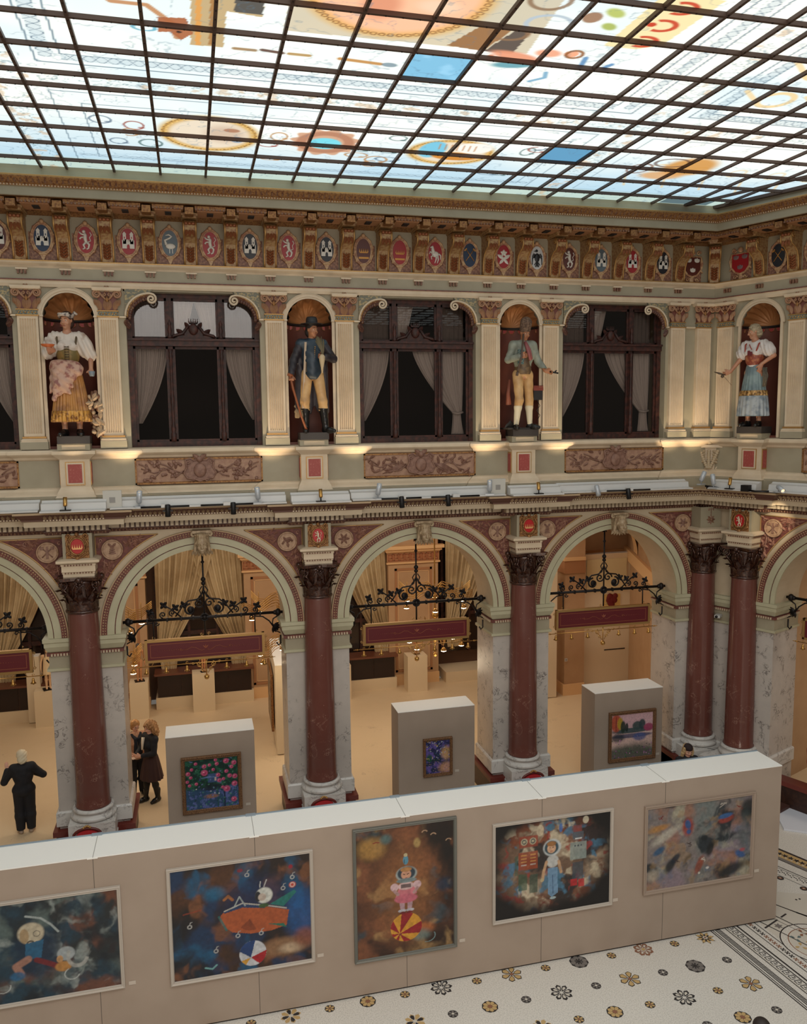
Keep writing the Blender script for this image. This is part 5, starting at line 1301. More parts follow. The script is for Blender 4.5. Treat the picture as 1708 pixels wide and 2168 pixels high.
# ------------------------------------------------------------------ smooth bodies: blended volumes turned into one surface
class Body:
    def __init__(s,lo,hi,cell):
        s.lo=np.array(lo,float); s.c=cell; s.n=np.ceil((np.array(hi)-s.lo)/cell).astype(int)+1
        s.F=np.full(tuple(s.n),.5,np.float32)
        s.ax=[s.lo[i]+cell*np.arange(s.n[i]) for i in range(3)]
    def _win(s,lo,hi,m):
        a=[max(0,int((lo[i]-m-s.lo[i])/s.c)) for i in range(3)]; b=[min(s.n[i],int((hi[i]+m-s.lo[i])/s.c)+2) for i in range(3)]
        if any(a[i]>=b[i] for i in range(3)): return None,None
        sl=tuple(slice(a[i],b[i]) for i in range(3))
        return sl,np.meshgrid(*[s.ax[i][sl[i]] for i in range(3)],indexing='ij')
    def _mix(s,sl,d,k,op):
        f=s.F[sl]
        if op=='u': h=np.clip(.5+.5*(f-d)/k,0,1); r=f*(1-h)+d*h-k*h*(1-h)
        else: h=np.clip(.5-.5*(f+d)/k,0,1); r=f*(1-h)-d*h+k*h*(1-h)
        s.F[sl]=r
    def cap(s,a,b,ra,rb=None,k=.03,op='u',flat=None):
        rb=ra if rb is None else rb; a=np.array(a,float); b=np.array(b,float); m=max(ra,rb)+k+2*s.c
        sl,P=s._win(np.minimum(a,b),np.maximum(a,b),m)
        if sl is None: return s
        ab=b-a; L=ab@ab+1e-9; t=np.clip(sum((P[i]-a[i])*ab[i] for i in range(3))/L,0,1)
        d=np.sqrt(sum((P[i]-a[i]-t*ab[i])**2 for i in range(3)))-(ra+(rb-ra)*t); s._mix(sl,d.astype(np.float32),k,op); return s
    def ell(s,c,r,k=.03,op='u',rot=None):
        c=np.array(c,float); r=np.array(r,float); R_=max(r); sl,P=s._win(c,c,R_+k+2*s.c)
        if sl is None: return s
        Q=[P[i]-c[i] for i in range(3)]
        if rot is not None:
            M=np.array(rot.transposed()); Q=[sum(M[i][j]*Q[j] for j in range(3)) for i in range(3)]
        q=np.sqrt(sum((Q[i]/r[i])**2 for i in range(3))); d=(q-1)*min(r)*.5*(1+q*0)+(q-1)*.5*min(r)
        s._mix(sl,d.astype(np.float32),k,op); return s
    def chain(s,pts,rs,k=.02):
        for i in range(len(pts)-1): s.cap(pts[i],pts[i+1],rs[i],rs[i+1],k)
        return s
    def wave(s,fn):
        P=np.meshgrid(*s.ax,indexing='ij'); s.F+=fn(*P).astype(np.float32); return s
    def mesh(s,name,m,parent=None,M=None):
        F=s.F; S=F<0; n=F.shape
        cells=np.zeros([i-1 for i in n],np.int8)
        for dx in (0,1):
            for dy in (0,1):
                for dz in (0,1): cells+=S[dx:n[0]-1+dx,dy:n[1]-1+dy,dz:n[2]-1+dz]
        act=(cells>0)&(cells<8); idx=-np.ones(cells.shape,np.int64); I=np.argwhere(act); idx[act]=np.arange(len(I))
        acc=np.zeros((len(I),3)); cnt=np.zeros(len(I)); i,j,k=I.T
        for ax in range(3):
            o1,o2=[q for q in range(3) if q!=ax]
            for a in (0,1):
                for b in (0,1):
                    p=I.copy(); p[:,o1]+=a; p[:,o2]+=b; q=p.copy(); q[:,ax]+=1
                    f0=F[tuple(p.T)]; f1=F[tuple(q.T)]; m_=(f0<0)!=(f1<0); t=np.where(m_,f0/(f0-f1+1e-12),0)
                    pt=p.astype(float); pt[:,ax]+=t; acc+=pt*m_[:,None]; cnt+=m_
        V=s.lo+acc/cnt[:,None]*s.c
        faces=[]
        for ax in range(3):
            o1,o2=[(1,2),(2,0),(0,1)][ax]
            sl0=[slice(None)]*3; sl1=[slice(None)]*3; sl0[ax]=slice(0,-1); sl1[ax]=slice(1,None)
            A=S[tuple(sl0)]; B_=S[tuple(sl1)]; E=np.argwhere(A!=B_); 
            E=E[(E[:,o1]>0)&(E[:,o2]>0)&(E[:,o1]<n[o1]-1)&(E[:,o2]<n[o2]-1)]
            if len(E)==0: continue
            ins=A[tuple(E.T)]
            def g_(a,b):
                q=E.copy(); q[:,o1]-=a; q[:,o2]-=b; return idx[tuple(q.T)]
            Q=np.stack([g_(1,1),g_(0,1),g_(0,0),g_(1,0)],1); Q[~ins]=Q[~ins][:,::-1]; faces.append(Q)
        Fc=np.concatenate(faces); Fc=Fc[(Fc>=0).all(1)]
        me=bpy.data.meshes.new(name); me.vertices.add(len(V)); me.vertices.foreach_set('co',V.reshape(-1).astype(np.float32))
        me.loops.add(Fc.size); me.loops.foreach_set('vertex_index',Fc.reshape(-1)); me.polygons.add(len(Fc)); me.polygons.foreach_set('loop_start',np.arange(0,Fc.size,4)); me.update(calc_edges=True)
        me.polygons.foreach_set('use_smooth',[True]*len(Fc)); me.materials.append(m)
        o=bpy.data.objects.new(name,me); COL.objects.link(o)
        if parent: o.parent=parent
        if M is not None: o.matrix_local=M
        return o
def vadd(a,b,t=1): return tuple(a[i]+b[i]*t for i in range(3))
def hand(b,w,d,side,curl=.5,pal=None,sc=1):
    """palm and five bent fingers; w wrist, d unit direction of the hand, side = direction the thumb points, pal = palm normal"""
    w=np.array(w,float); d=np.array(d,float); d/=np.linalg.norm(d); s=np.array(side,float); s-=d*(s@d); s/=np.linalg.norm(s)
    n=np.cross(d,s) if pal is None else np.array(pal,float); n/=np.linalg.norm(n)
    p=w+d*.05*sc
    b.cap(w,w+d*.03*sc,.024*sc,.026*sc,.02)
    for q in (-1.5,-.5,.5,1.5):
        k0=w+d*.085*sc+s*q*.0185*sc; b.cap(w+d*.02*sc+s*q*.012*sc,k0,.018*sc,.0135*sc,.012)
        L=[.062,.074,.078,.068][int(1.5-q)] if False else {-1.5:.055,-.5:.068,.5:.074,1.5:.066}[q]
        L*=sc; a=curl*.9; d1=d*cos(a)+n*sin(a); d2=d*cos(a*2)+n*sin(a*2)
        m=k0+d1*L*.5; b.cap(k0,m,.0118*sc,.0105*sc,.006); b.cap(m,m+d2*L*.5,.0105*sc,.0085*sc,.005)
    t0=w+d*.03*sc+s*.028*sc; t1=t0+(s*.7+d*.7)*.035*sc+n*.008; t2=t1+(s*.25+d*.85+n*.45*curl)*.032*sc
    b.cap(t0,t1,.0155*sc,.013*sc,.012); b.cap(t1,t2,.0125*sc,.0095*sc,.005)
def head(b,c,yaw=0,nod=0,tilt=0,sc=1,jaw=1):
    """face looking along -y; c is the middle of the skull"""
    Rm=(Matrix.Rotation(yaw,3,'Z')@Matrix.Rotation(nod,3,'X')@Matrix.Rotation(tilt,3,'Y'))
    def T(x,y,z): v=Rm@Vector((x,y,z))*sc; return (c[0]+v.x,c[1]+v.y,c[2]+v.z)
    b.ell(T(0,.012,.03),(.074*sc,.092*sc,.088*sc),.03,rot=Rm)
    b.ell(T(0,-.022,-.035),(.055*sc*jaw,.062*sc,.078*sc),.035,rot=Rm)
    b.ell(T(0,-.062,-.098),(.024*sc,.022*sc,.018*sc),.02,rot=Rm)
    for s in (-1,1):
        b.ell(T(s*.031,-.088,.005),(.0165*sc,.016*sc,.012*sc),.012,'s',Rm)
        b.ell(T(s*.031,-.068,.004),(.013*sc,.013*sc,.0115*sc),.004,rot=Rm)
        b.cap(T(s*.014,-.084,.022),T(s*.046,-.072,.024),.009*sc,.007*sc,.012)
        b.ell(T(s*.042,-.058,-.035),(.02*sc,.02*sc,.018*sc),.02,rot=Rm)
        b.ell(T(s*.075,.008,-.002),(.009*sc,.018*sc,.028*sc),.008,rot=Rm)
    b.cap(T(0,-.084,.012),T(0,-.104,-.030),.009*sc,.0135*sc,.010); 
    for s in (-1,1): b.ell(T(s*.012,-.093,-.036),(.009*sc,.010*sc,.007*sc),.006,rot=Rm)
    b.cap(T(-.02,-.082,-.064),T(.02,-.082,-.064),.006*sc,.006*sc,.007); b.cap(T(-.015,-.081,-.074),T(.015,-.081,-.074),.007*sc,.007*sc,.006)
    return T,Rm
def face_parts(T,Rm,parent,sc=1,iris=(60,50,40),lip=(150,70,60),brow=(60,40,30)):
    g=G(); r=.0115*sc
    for s in (-1,1):
        c=T(s*.031,-.072,.004); g.ball(c,r,0,8,6); q=T(s*.031,-.0815,.003); g.ball(q,r*.52,1,8,6)
        g.tube([T(s*.016,-.0905,.026),T(s*.032,-.0875,.0305),T(s*.048,-.074,.026)],[.0035*sc,.0045*sc,.002*sc],5,2)
    g.tube([T(-.022,-.0865,-.068),T(-.008,-.0905,-.0655),T(.008,-.0905,-.0655),T(.022,-.0865,-.068)],[.002*sc,.0045*sc,.0045*sc,.002*sc],5,3)
    g.build('face_features',[mat('eye_white',(214,206,196),.3),mat('iris_%d'%iris[0],iris,.3),mat('brow_%d'%brow[0],brow,.7),mat('lip_%d'%lip[0],lip,.5)],[o for o in bpy.data.objects if o.parent==parent][-1] if any(o.parent==parent for o in bpy.data.objects) else parent)
def torso(b,J,w=1,f=0,inf=0,k=.05,low=True,bust=0):
    """trunk from the joints; w width factor, inf inflation for clothes"""
    pe,ch,ne=[np.array(J[q],float) for q in ('pelvis','chest','neck')]; sl,sr=np.array(J['shL'],float),np.array(J['shR'],float)
    b.ell(ch+(0,0,-.02),(.155*w+inf,.105+inf,.17+inf),k); b.cap(sl,sr,.062+inf,.062+inf,k); b.cap(ch,pe+(0,0,.08),.115*w+inf,.108*w+inf,k)
    b.cap(ch+(0,0,.10),ne,.075+inf*.6,.052+inf*.4,k)
    if bust:
        for s in (-1,1): b.ell(ch+(s*.07,-.085-inf*.5,.01),(.062+inf*.5,.055+inf*.5,.06+inf*.5),.04)
    if low: b.ell(pe,(.155*w+inf,.105+inf,.11+inf),k)
def arm(b,J,s,inf=0,upto=1.0,r=(.047,.037,.027)):
    a,e,w=[np.array(J[q+s],float) for q in ('sh','el','wr')]
    b.cap(a,e,r[0]+inf,r[1]+inf,.03)
    if upto>0: b.cap(e,e+(w-e)*upto,r[1]+.003+inf,r[1]+(r[2]-r[1])*upto+inf,.02)
def leg(b,J,s,inf=0,r=(.085,.055,.036),frm=0,to=1):
    h,k_,a=[np.array(J[q+s],float) for q in ('hip','kn','an')]
    if frm<.5: b.cap(h,k_,r[0]+inf,r[1]+inf,.022)
    if to>.5:
        e=k_+(a-k_)*((to-.5)*2); mid=k_+(a-k_)*.3; b.cap(k_,mid+(0,.015,0),r[1]+inf,r[1]+.004+inf,.03); 
        if to>.7: b.cap(mid+(0,.015,0),e,r[1]+.004+inf,r[2]+inf,.03)
def foot(b,a,d,inf=0,L=.17):
    a=np.array(a,float); d=np.array(d,float); d/=np.linalg.norm(d)
    b.cap(a,a+(0,0,-.05),.036+inf,.036+inf,.02); b.cap(a+(0,0,-.055)-d*.03,a+d*L*.55+(0,0,-.055),.036+inf,.038+inf,.03); b.cap(a+d*L*.5+(0,0,-.058),a+d*L+(0,0,-.066),.04+inf,.026+inf,.03)
def joints(**kw):
    J=dict(pelvis=(0,0,.95),chest=(0,0,1.26),neck=(0,.01,1.47),shL=(-.17,.0,1.41),shR=(.17,.0,1.41),elL=(-.24,.02,1.13),elR=(.24,.02,1.13),wrL=(-.26,-.05,.88),wrR=(.26,-.05,.88),
           hipL=(-.09,0,.92),hipR=(.09,0,.92),knL=(-.10,-.02,.50),knR=(.10,-.02,.50),anL=(-.10,.02,.09),anR=(.10,.02,.09),head=(0,-.01,1.635)); J.update(kw); return J
def skirt(name,m,parent,z0,z1,r0,r1,pleat=.05,n=18,c=(0,0),sy=.8,pw=1.3,a0=0,a1=2*pi,dy=0,thick=None):
    nu,nv=240,24; u=np.linspace(0,1,nu); v=np.linspace(0,1,nv); U,V=np.meshgrid(u,v); A=a0+(a1-a0)*U
    R_=r0+(r1-r0)*V**(1/pw); R_=R_*(1+pleat*V**.7*(np.sin(A*n+np.sin(A*3)*1.2)*.8+.3*np.sin(A*7+1)))
    P=np.stack([c[0]+R_*np.cos(A),c[1]+dy*V+R_*np.sin(A)*sy,z0+(z1-z0)*V],-1)
    o=gridmesh(name,P,m,parent); o.data.polygons.foreach_set('use_smooth',[True]*len(o.data.polygons)); return o
def hairblob(b,T,c,Rm,sc=1,back=.02,vol=.012,low=-.06,k=.02):
    b.ell(T(0,.022,.045),(.082*sc+vol,.092*sc+vol,.085*sc+vol),k,rot=Rm)
    b.ell(T(0,.05+back,low*.5),(.072*sc+vol,.06*sc+vol,.09*sc),k,rot=Rm)
    # cut the face free
    b.ell(T(0,-.075,-.03),(.060*sc,.07*sc,.092*sc),.012,'s',Rm)
# ------------------------------------------------------------------ painted statues in the niches
SKIN=mat('statue_skin',(190,138,108),.4,noise=(6,(170,116,90),.4,.65)); 
BX=((-.42,-.36,-.02),(.42,.32,1.95))
def statue(M,label):
    return thing('painted_statue',M,label,'statue','painted statues in the niches')
SZ=1.19
# --- woman with headscarf, bowl and apron
t=statue(fr('B',-.02,.12,8.09,SZ*1.065),'painted statue of a woman in headscarf and draped apron, holding a bowl')
J=joints(elL=(-.27,-.02,1.17),wrL=(-.16,-.22,1.20),elR=(.30,-.0,1.15),wrR=(.31,-.14,.94),shL=(-.165,0,1.40),shR=(.165,0,1.40))
b=Body((-.45,-.42,0),(.47,.3,1.85),.0085)
torso(b,J,.92,bust=1); arm(b,J,'L'); arm(b,J,'R'); hand(b,J['wrL'],(-.35,-.6,.0),(0,-.4,.3),.6,(0,0,1)); hand(b,J['wrR'],(.1,-.5,-.6),(-1,0,.3),1.0,(0,-.6,.5))
leg(b,J,'L'); leg(b,J,'R'); foot(b,J['anL'],(-.3,-1,0)); foot(b,J['anR'],(.2,-1,0)); b.cap(J['neck'],J['head'],.048,.045,.03)
T,Rm=head(b,J['head'],-.35,.12); b.mesh('body',SKIN,t); face_parts(T,Rm,t)
b=Body((-.35,-.36,-.02),(.4,.3,.2),.0085); foot(b,J['anL'],(-.3,-1,0),.006); foot(b,J['anR'],(.2,-1,0),.006); b.mesh('dark_shoes',mat('boot_black',(26,24,24),.25),t)
b=Body((-.45,-.42,.9),(.47,.3,1.6),.0085)
torso(b,J,.93,inf=.012,low=False,bust=1)
for s in 'LR':
    a,e=np.array(J['sh'+s]),np.array(J['el'+s]); b.ell(a*.45+e*.55+(0,0,.0),(.105,.10,.15),.04); b.cap(a,e,.08,.085,.04)
b.wave(lambda x,y,z: .005*np.sin(x*90+z*40)*(np.abs(x)>.14)+.003*np.sin(x*110)*(z>1.36))
b.ell((0,-.03,1.53),(.07,.09,.10),.01,'s')
b.mesh('puffed_blouse',mat('blouse_white',(206,192,180),.5,noise=(7,(168,140,122),.5,.7)),t)
b=Body((-.3,-.3,.9),(.3,.3,1.35),.0085); b.ell((0,-.005,1.17),(.158,.142,.20),.02); b.ell((0,-.03,1.40),(.15,.2,.12),.01,'s'); b.mesh('bodice',mat('bodice_olive',(112,96,52),.5,noise=(12,(140,110,60),.45,.6)),t)
g=G()
for k in range(6): g.tube([(-.035,-.149,1.07+k*.035),(.035,-.149,1.09+k*.035)],.004); g.tube([(.035,-.149,1.07+k*.035),(-.035,-.149,1.09+k*.035)],.004)
for s in (-1,1): g.tube([(s*.11,-.12,1.25),(s*.13,-.10,1.38),(s*.13,0,1.46)],.014)
g.build('laces_and_straps',mat('lace_dark',(84,66,40),.6),t)
skirt('striped_skirt',mat('skirt_ochre',(176,124,66),.45,noise=(5,(140,92,50),.45,.6)),t,1.06,.20,.125,.27,.07,26)
skirt('skirt_hem',mat('hem_gold',(190,140,64),.4,.2,noise=(22,(120,76,40),.45,.6)),t,.36,.21,.262,.274,.07,26)
b=Body((-.4,-.45,.4),(.4,.3,1.2),.01)
b.ell((-.02,-.12,.98),(.19,.10,.10),.05); b.cap((-.16,-.12,1.0),(.14,-.18,.92),.075,.06,.05); b.cap((.12,-.16,.94),(-.10,-.22,.72),.06,.055,.08); b.cap((-.12,-.18,.9),(-.19,-.20,.52),.065,.03,.06); b.ell((-.05,-.185,.78),(.13,.05,.2),.05); b.cap((-.20,-.02,1.0),(-.25,-.08,.62),.05,.02,.05)
b.wave(lambda x,y,z: .005*np.sin((x*.8+z)*48)+.003*np.sin((x-z)*37))
b.mesh('draped_apron',mat('apron_pink',(190,152,132),.5,noise=(14,(142,88,80),.5,.64)),t)
b=Body((-.2,-.2,1.4),(.2,.25,1.9),.008); hairblob(b,T,None,Rm,1,.02,.004); b.mesh('hair',mat('hair_dark',(58,36,28),.6),t)
g=G(); g.tube([T(-.085,-.01,.05),T(-.06,-.08,.078),T(0,-.10,.088),T(.06,-.08,.078),T(.085,-.01,.05),T(.06,.07,.05),T(0,.11,.04),T(-.06,.07,.05),T(-.085,-.01,.05)],.024,8); 
for k in range(9): g.ball(T(-.07+.0175*k,-.07-.035*cos((k-4)*.4),.10),.012,1,6,4)
g.tube([T(.09,.0,.06),T(.13,.02,.10),T(.16,.03,.08)],[.02,.03,.01],8); g.tube([T(-.09,.0,.06),T(-.12,.02,.10)],[.02,.012],8)
g.build('headscarf',[mat('scarf_grey',(186,172,160),.5,noise=(20,(96,84,84),.5,.6)),mat('scarf_light',(220,206,190),.5)],t)
g=G(); g.lathe([(.02,1.23),(.075,1.25),(.095,1.275),(.085,1.278),(.06,1.26),(.0,1.25)],16,0,True,(-.22,-.30,0)); tag(g.build('bowl',mat('bowl_orange',(196,100,50),.35),t),'orange bowl held on the palm')
g=G(); g.lathe([(.03,-.04),(.04,0),(.045,.03),(.035,.03),(.025,-.02)],12,0,True,(.33,-.24,.88)); g.build('cup',mat('cup_blue',(120,130,140),.3),t)
g=G(); r=random.Random(3)
for k in range(70):
    z=.02+r.random()*.62; x=.27+r.random()*.12-.05*z; g.ball((x,-.05+r.random()*.12,z),.022+r.random()*.018,k%2,6,4)
for k in range(16): g.leaf((.30+r.random()*.1,r.random()*.6),.1,.03,r.random()*6,-.1,.03,1)
g.build('flower_garland',[mat('garland_brown',(122,86,66),.5),mat('garland_cream',(176,150,122),.5)],t)
# --- man with black hat, coat and staff
t=statue(fr('B',4.41,.10,8.09,SZ*1.01),'painted statue of a man in black hat and blue jacket holding a plant sheaf')
J=joints(shL=(-.18,0,1.42),shR=(.18,0,1.42),elL=(-.30,-.02,1.16),wrL=(-.36,-.12,.92),elR=(.34,-.06,1.18),wrR=(.17,-.22,1.20),hipL=(-.09,0,.92),hipR=(.09,0,.92),knL=(-.135,-.03,.50),knR=(.15,-.05,.50),anL=(-.12,.02,.09),anR=(.19,-.06,.09),head=(0.01,-.02,1.64))
b=Body((-.5,-.42,0),(.5,.3,1.85),.0085)
torso(b,J); arm(b,J,'L'); arm(b,J,'R'); hand(b,J['wrL'],(-.05,-.3,-.6),(1,0,0),1.3,(.2,-.8,.0)); hand(b,J['wrR'],(-.9,-.2,.1),(0,0,1),1.1,(0,-1,0))
leg(b,J,'L'); leg(b,J,'R'); b.cap(J['neck'],J['head'],.055,.05,.03); T,Rm=head(b,J['head'],.55,.05,0,1.02,1.1); b.mesh('body',mat('statue_skin_tan',(176,120,86),.4,noise=(6,(150,98,70),.4,.65)),t); face_parts(T,Rm,t)
b=Body((-.5,-.42,.85),(.5,.3,1.55),.0085); torso(b,J,1.0,inf=.022,low=False); b.cap((0,0,1.1),(0,0,.97),.145,.155,.04); b.wave(lambda x,y,z:.002*np.sin(z*40+x*30)); b.mesh('waistcoat',mat('jacket_blue',(48,64,78),.4,noise=(5,(30,42,54),.4,.65)),t)
b=Body((-.5,-.42,.25),(.5,.34,1.55),.0095); 
for s in 'LR': arm(b,J,s,.026,.92)
b.cap((-.19,.03,1.40),(-.20,.06,.36),.06,.085,.03); b.cap((.19,.03,1.40),(.20,.08,.36),.06,.085,.03); b.ell((0,.10,.9),(.2,.05,.55),.03); b.cap((-.17,.02,1.44),(.17,.02,1.44),.05,.05,.04); b.wave(lambda x,y,z:.003*np.sin(z*45+x*60)*(z>.9)+.006*np.sin(x*50)*(z<.9))
b.ell((0,-.14,1.2),(.10,.14,.4),.02,'s')
b.mesh('long_coat',mat('coat_dark',(50,44,50),.5,noise=(5,(36,30,36),.4,.6)),t)
g=G()
for k in range(13): g.ball((.01+.002*k,-.135+.0*k,.98+k*.032),.011,0,7,5)
for k in range(8): g.ball((-.11,-.12,.98+k*.02),.006,0,6,4)
g.build('gilt_buttons',GOLD,t)
g=G(); g.grid(lambda u,v:(-.13-.06*v+.035*u,-.115+.03*v+.01*sin(u*3),1.44-1.05*v),4,14); g.build('coat_lining',mat('lining_cream',(190,168,146),.6),t)
b=Body((-.35,-.3,.3),(.35,.3,1.12),.0085); b.ell((0,0,.97),(.165,.12,.12),.03)
for s in 'LR': leg(b,J,s,.012,(.084,.062,.04),0,.62)
b.wave(lambda x,y,z:.002*np.sin(z*38+x*44)*(z<.62)); b.mesh('breeches',mat('breeches_tan',(204,166,116),.45,noise=(4,(172,132,86),.4,.65)),t)
b=Body((-.35,-.34,-.02),(.42,.3,.46),.0085)
for s in 'LR': leg(b,J,s,.018,(.06,.05,.036),.6,1); 
foot(b,J['anL'],(-.15,-1,0),.008,.19); foot(b,J['anR'],(.6,-.8,0),.008,.19); b.F[:,:,int(.42/.0085):]=.5; b.wave(lambda x,y,z:.0012*np.sin(z*60)); b.mesh('black_boots',mat('boot_black',(26,24,24),.25),t)
b=Body((-.2,-.2,1.4),(.2,.25,1.9),.008); hairblob(b,T,None,Rm,1,.02,.004); b.mesh('hair',mat('hair_black',(36,26,22),.6),t)
g=G(); hc=T(0,.01,.09); g.lathe([(.0,.12),(.07,.115),(.09,.09),(.095,.04),(.10,.01),(.175,-.005),(.18,.005),(.10,.0),(.09,-.03)],28,0,True,hc); g.build('black_hat',mat('hat_black',(34,32,34),.45),t)
g=G(); g.tube([(-.38,-.18,.92),(-.34,-.20,.7),(-.22,-.16,.28),(-.13,-.16,.02)],[.018,.018,.016,.02],8); g.tube([(-.42,-.18,.93),(-.34,-.18,.90)],.024,8); g.build('staff',mat('staff_wood',(140,76,42),.45),t)
g=G(); r=random.Random(8)
for k in range(26):
    a=r.uniform(-.5,.5); g.tube([(.13,-.27,1.16),(.13+.05*a,-.27,1.3),(.13+.14*a-.04,-.26,1.42+r.random()*.1)],.006,4)
g.lathe([(.012,-.2),(.02,-.12),(.045,.0),(.05,.06),(.03,.09),(.0,.1)],12,1,True,(.12,-.28,1.14)); g.build('plant_sheaf',[mat('sheaf_olive',(104,92,66),.6),mat('root_cream',(200,176,140),.5)],t)
g=G()
for k in range(40): g.ball((-.28+r.random()*.16,-.02+r.random()*.1,.28+r.random()*.16),.025,0,6,4); 
for k in range(14): g.leaf((-.30+r.random()*.1,.36),.13,.02,-pi/2+r.uniform(-.5,.5),-.06,.02)
g.build('bundle',mat('bundle_grey',(146,122,92),.6),t)
# --- man with fur hat
t=statue(fr('B',8.80,.10,8.09,SZ*1.02),'painted statue of a man in tall fur hat, staff on his shoulder')
J=joints(shL=(-.17,0,1.42),shR=(.17,0,1.42),elL=(-.27,-.02,1.18),wrL=(-.13,-.20,1.22),elR=(.27,-.02,1.16),wrR=(.34,-.16,.99),hipL=(-.09,0,.92),hipR=(.09,0,.92),knL=(-.09,-.07,.50),knR=(.12,-.0,.50),anL=(-.14,-.06,.09),anR=(.11,-.06,.10),head=(.02,-.03,1.63))
b=Body((-.45,-.45,0),(.55,.3,1.85),.0085)
torso(b,J,.95); arm(b,J,'L'); arm(b,J,'R'); hand(b,J['wrL'],(.5,-.2,.1),(0,0,1),1.2,(0,-1,0)); hand(b,J['wrR'],(.8,-.5,-.25),(0,-.4,1),.5)
leg(b,J,'L'); leg(b,J,'R'); b.cap(J['neck'],J['head'],.05,.048,.03); T,Rm=head(b,J['head'],.25,.28); b.mesh('body',bpy.data.materials['statue_skin_tan'],t); face_parts(T,Rm,t)
b=Body((-.45,-.4,.98),(.5,.3,1.56),.0085); torso(b,J,1.0,inf=.026,low=False)
for s in 'LR': arm(b,J,s,.024,.9)
b.cap((.02,-.21,1.44),(0.04,-.21,1.00),.085,.11,.02,'s'); b.F[:,:,:6]=.5; b.wave(lambda x,y,z:.002*np.sin(z*40+x*50)); b.mesh('jacket',mat('jacket_greygreen',(146,150,136),.5,noise=(6,(120,122,110),.4,.6)),t)
g=G(); g.box(-.145,-.045,-.155,-.12,1.10,1.34); g.build('embroidery',mat('embroidery_blue',(70,100,104),.5,noise=(60,(150,150,130),.5,.6)),t)
b=Body((-.3,-.3,.93),(.3,.3,1.48),.0085); torso(b,J,.98,inf=.010,low=False); b.cap((0,0,1.1),(0,0,.99),.135,.145,.03); b.mesh('waistcoat',mat('sash_brown',(92,72,52),.5,noise=(14,(120,96,66),.45,.6)),t)
g=G(); g.tube([(0,-.10,1.47),(.01,-.15,1.38),(.04,-.165,1.28),(.07,-.165,1.16)],[.03,.028,.03,.02],8); g.tube([(0,-.11,1.46),(.06,-.15,1.34),(.10,-.16,1.18)],[.03,.024,.015],8); g.build('cravat',mat('cravat_rose',(146,82,82),.5),t)
b=Body((-.35,-.3,.4),(.35,.3,1.08),.0085); b.ell((0,0,.96),(.16,.115,.11),.03)
for s in 'LR': leg(b,J,s,.010,(.084,.060,.04),0,.58)
b.wave(lambda x,y,z:.002*np.sin(z*38+x*44)); b.mesh('breeches',bpy.data.materials['breeches_tan'],t)
b=Body((-.35,-.34,.06),(.42,.3,.5),.0085)
for s in 'LR': leg(b,J,s,.008,(.06,.052,.036),.6,1)
b.mesh('stockings',mat('stocking_white',(206,194,168),.5),t)
b=Body((-.35,-.4,-.02),(.42,.3,.2),.0085); foot(b,J['anL'],(-.3,-1,0),.004); foot(b,J['anR'],(.7,-.8,0),.004); b.mesh('shoes',bpy.data.materials['boot_black'],t)
b=Body((-.2,-.25,1.55),(.25,.25,2.0),.009); hc=T(0,.005,.06); b.cap(hc,vadd(T(0,.01,.17),(0,0,.0)),.092,.098,.02); b.wave(lambda x,y,z:.008*np.sin(x*120)*np.sin(z*110)*np.sin(y*120+1)); b.mesh('fur_hat',mat('fur_grey',(122,98,80),.8,noise=(30,(84,62,50),.4,.6),bump=(60,.6)),t)
g=G(); g.tube([(-.20,-.23,.92),(-.12,-.24,1.22),(-.04,-.12,1.60)],.018,8); g.tube([(-.2,-.23,.90),(-.19,-.23,.96)],.024,8); g.build('staff',mat('staff_grey',(90,70,58),.5),t)
g=G(); g.tube([(.40,-.22,.97),(.52,-.30,.94)],.014,6); g.tube([(.47,-.27,.96),(.50,-.27,.99)],.012,5); g.build('pipe',BLACKM,t)
g=G(); g.box(.20,.36,-.02,.10,.50,.70); g.box(.19,.37,-.03,.11,.66,.72,1); 
for k in range(8): g.ball((.20+.022*k,-.035,.735),.014,1,6,4)
g.tube([(.26,-.02,.50),(.30,-.05,.40),(.24,-.05,.32),(.30,-.05,.24),(.27,-.05,.18)],.006,5,0); g.build('satchel',[mat('satchel_black',(34,30,30),.5),mat('satchel_red',(120,52,40),.5)],t)
g=G(); g.tube([(-.22,.05,.85),(-.25,.04,.6),(-.24,.04,.42)],[.02,.035,.05],8); g.build('hanging_cloth',mat('cloth_rust',(124,66,48),.6),t)
g=G(); g.box(-.30,.28,-.1,.28,0,.03); 
for k in range(10): g.leaf((-.30+.02*k,.02),.14,.03,pi/2+(k-5)*.15,.05,.03)
g.build('ground',mat('ground_dark',(48,42,38),.6),t)
# --- blond woman on the right wall
t=statue(fr('R',1.12,.10,8.09,SZ*1.03),'painted statue of a blond woman in blue-grey apron, hand on hip, right wall')
J=joints(shL=(-.165,0,1.40),shR=(.165,0,1.40),elL=(-.25,-.04,1.16),wrL=(-.36,-.14,.96),elR=(.34,.0,1.20),wrR=(.17,-.08,1.06),head=(-.02,-.02,1.62))
b=Body((-.56,-.42,0),(.45,.3,1.85),.0085)
torso(b,J,.92,bust=1); arm(b,J,'L'); arm(b,J,'R'); hand(b,J['wrL'],(-.7,-.4,-.3),(0,-.5,1),.7); hand(b,J['wrR'],(-.2,-.2,-1),(-.6,-.6,0),.6)
leg(b,J,'L'); leg(b,J,'R'); foot(b,J['anL'],(-.4,-1,0)); foot(b,J['anR'],(.2,-1,0)); b.cap(J['neck'],J['head'],.046,.043,.03)
T,Rm=head(b,J['head'],-.75,.2); b.mesh('body',SKIN,t); face_parts(T,Rm,t,brow=(120,90,60))
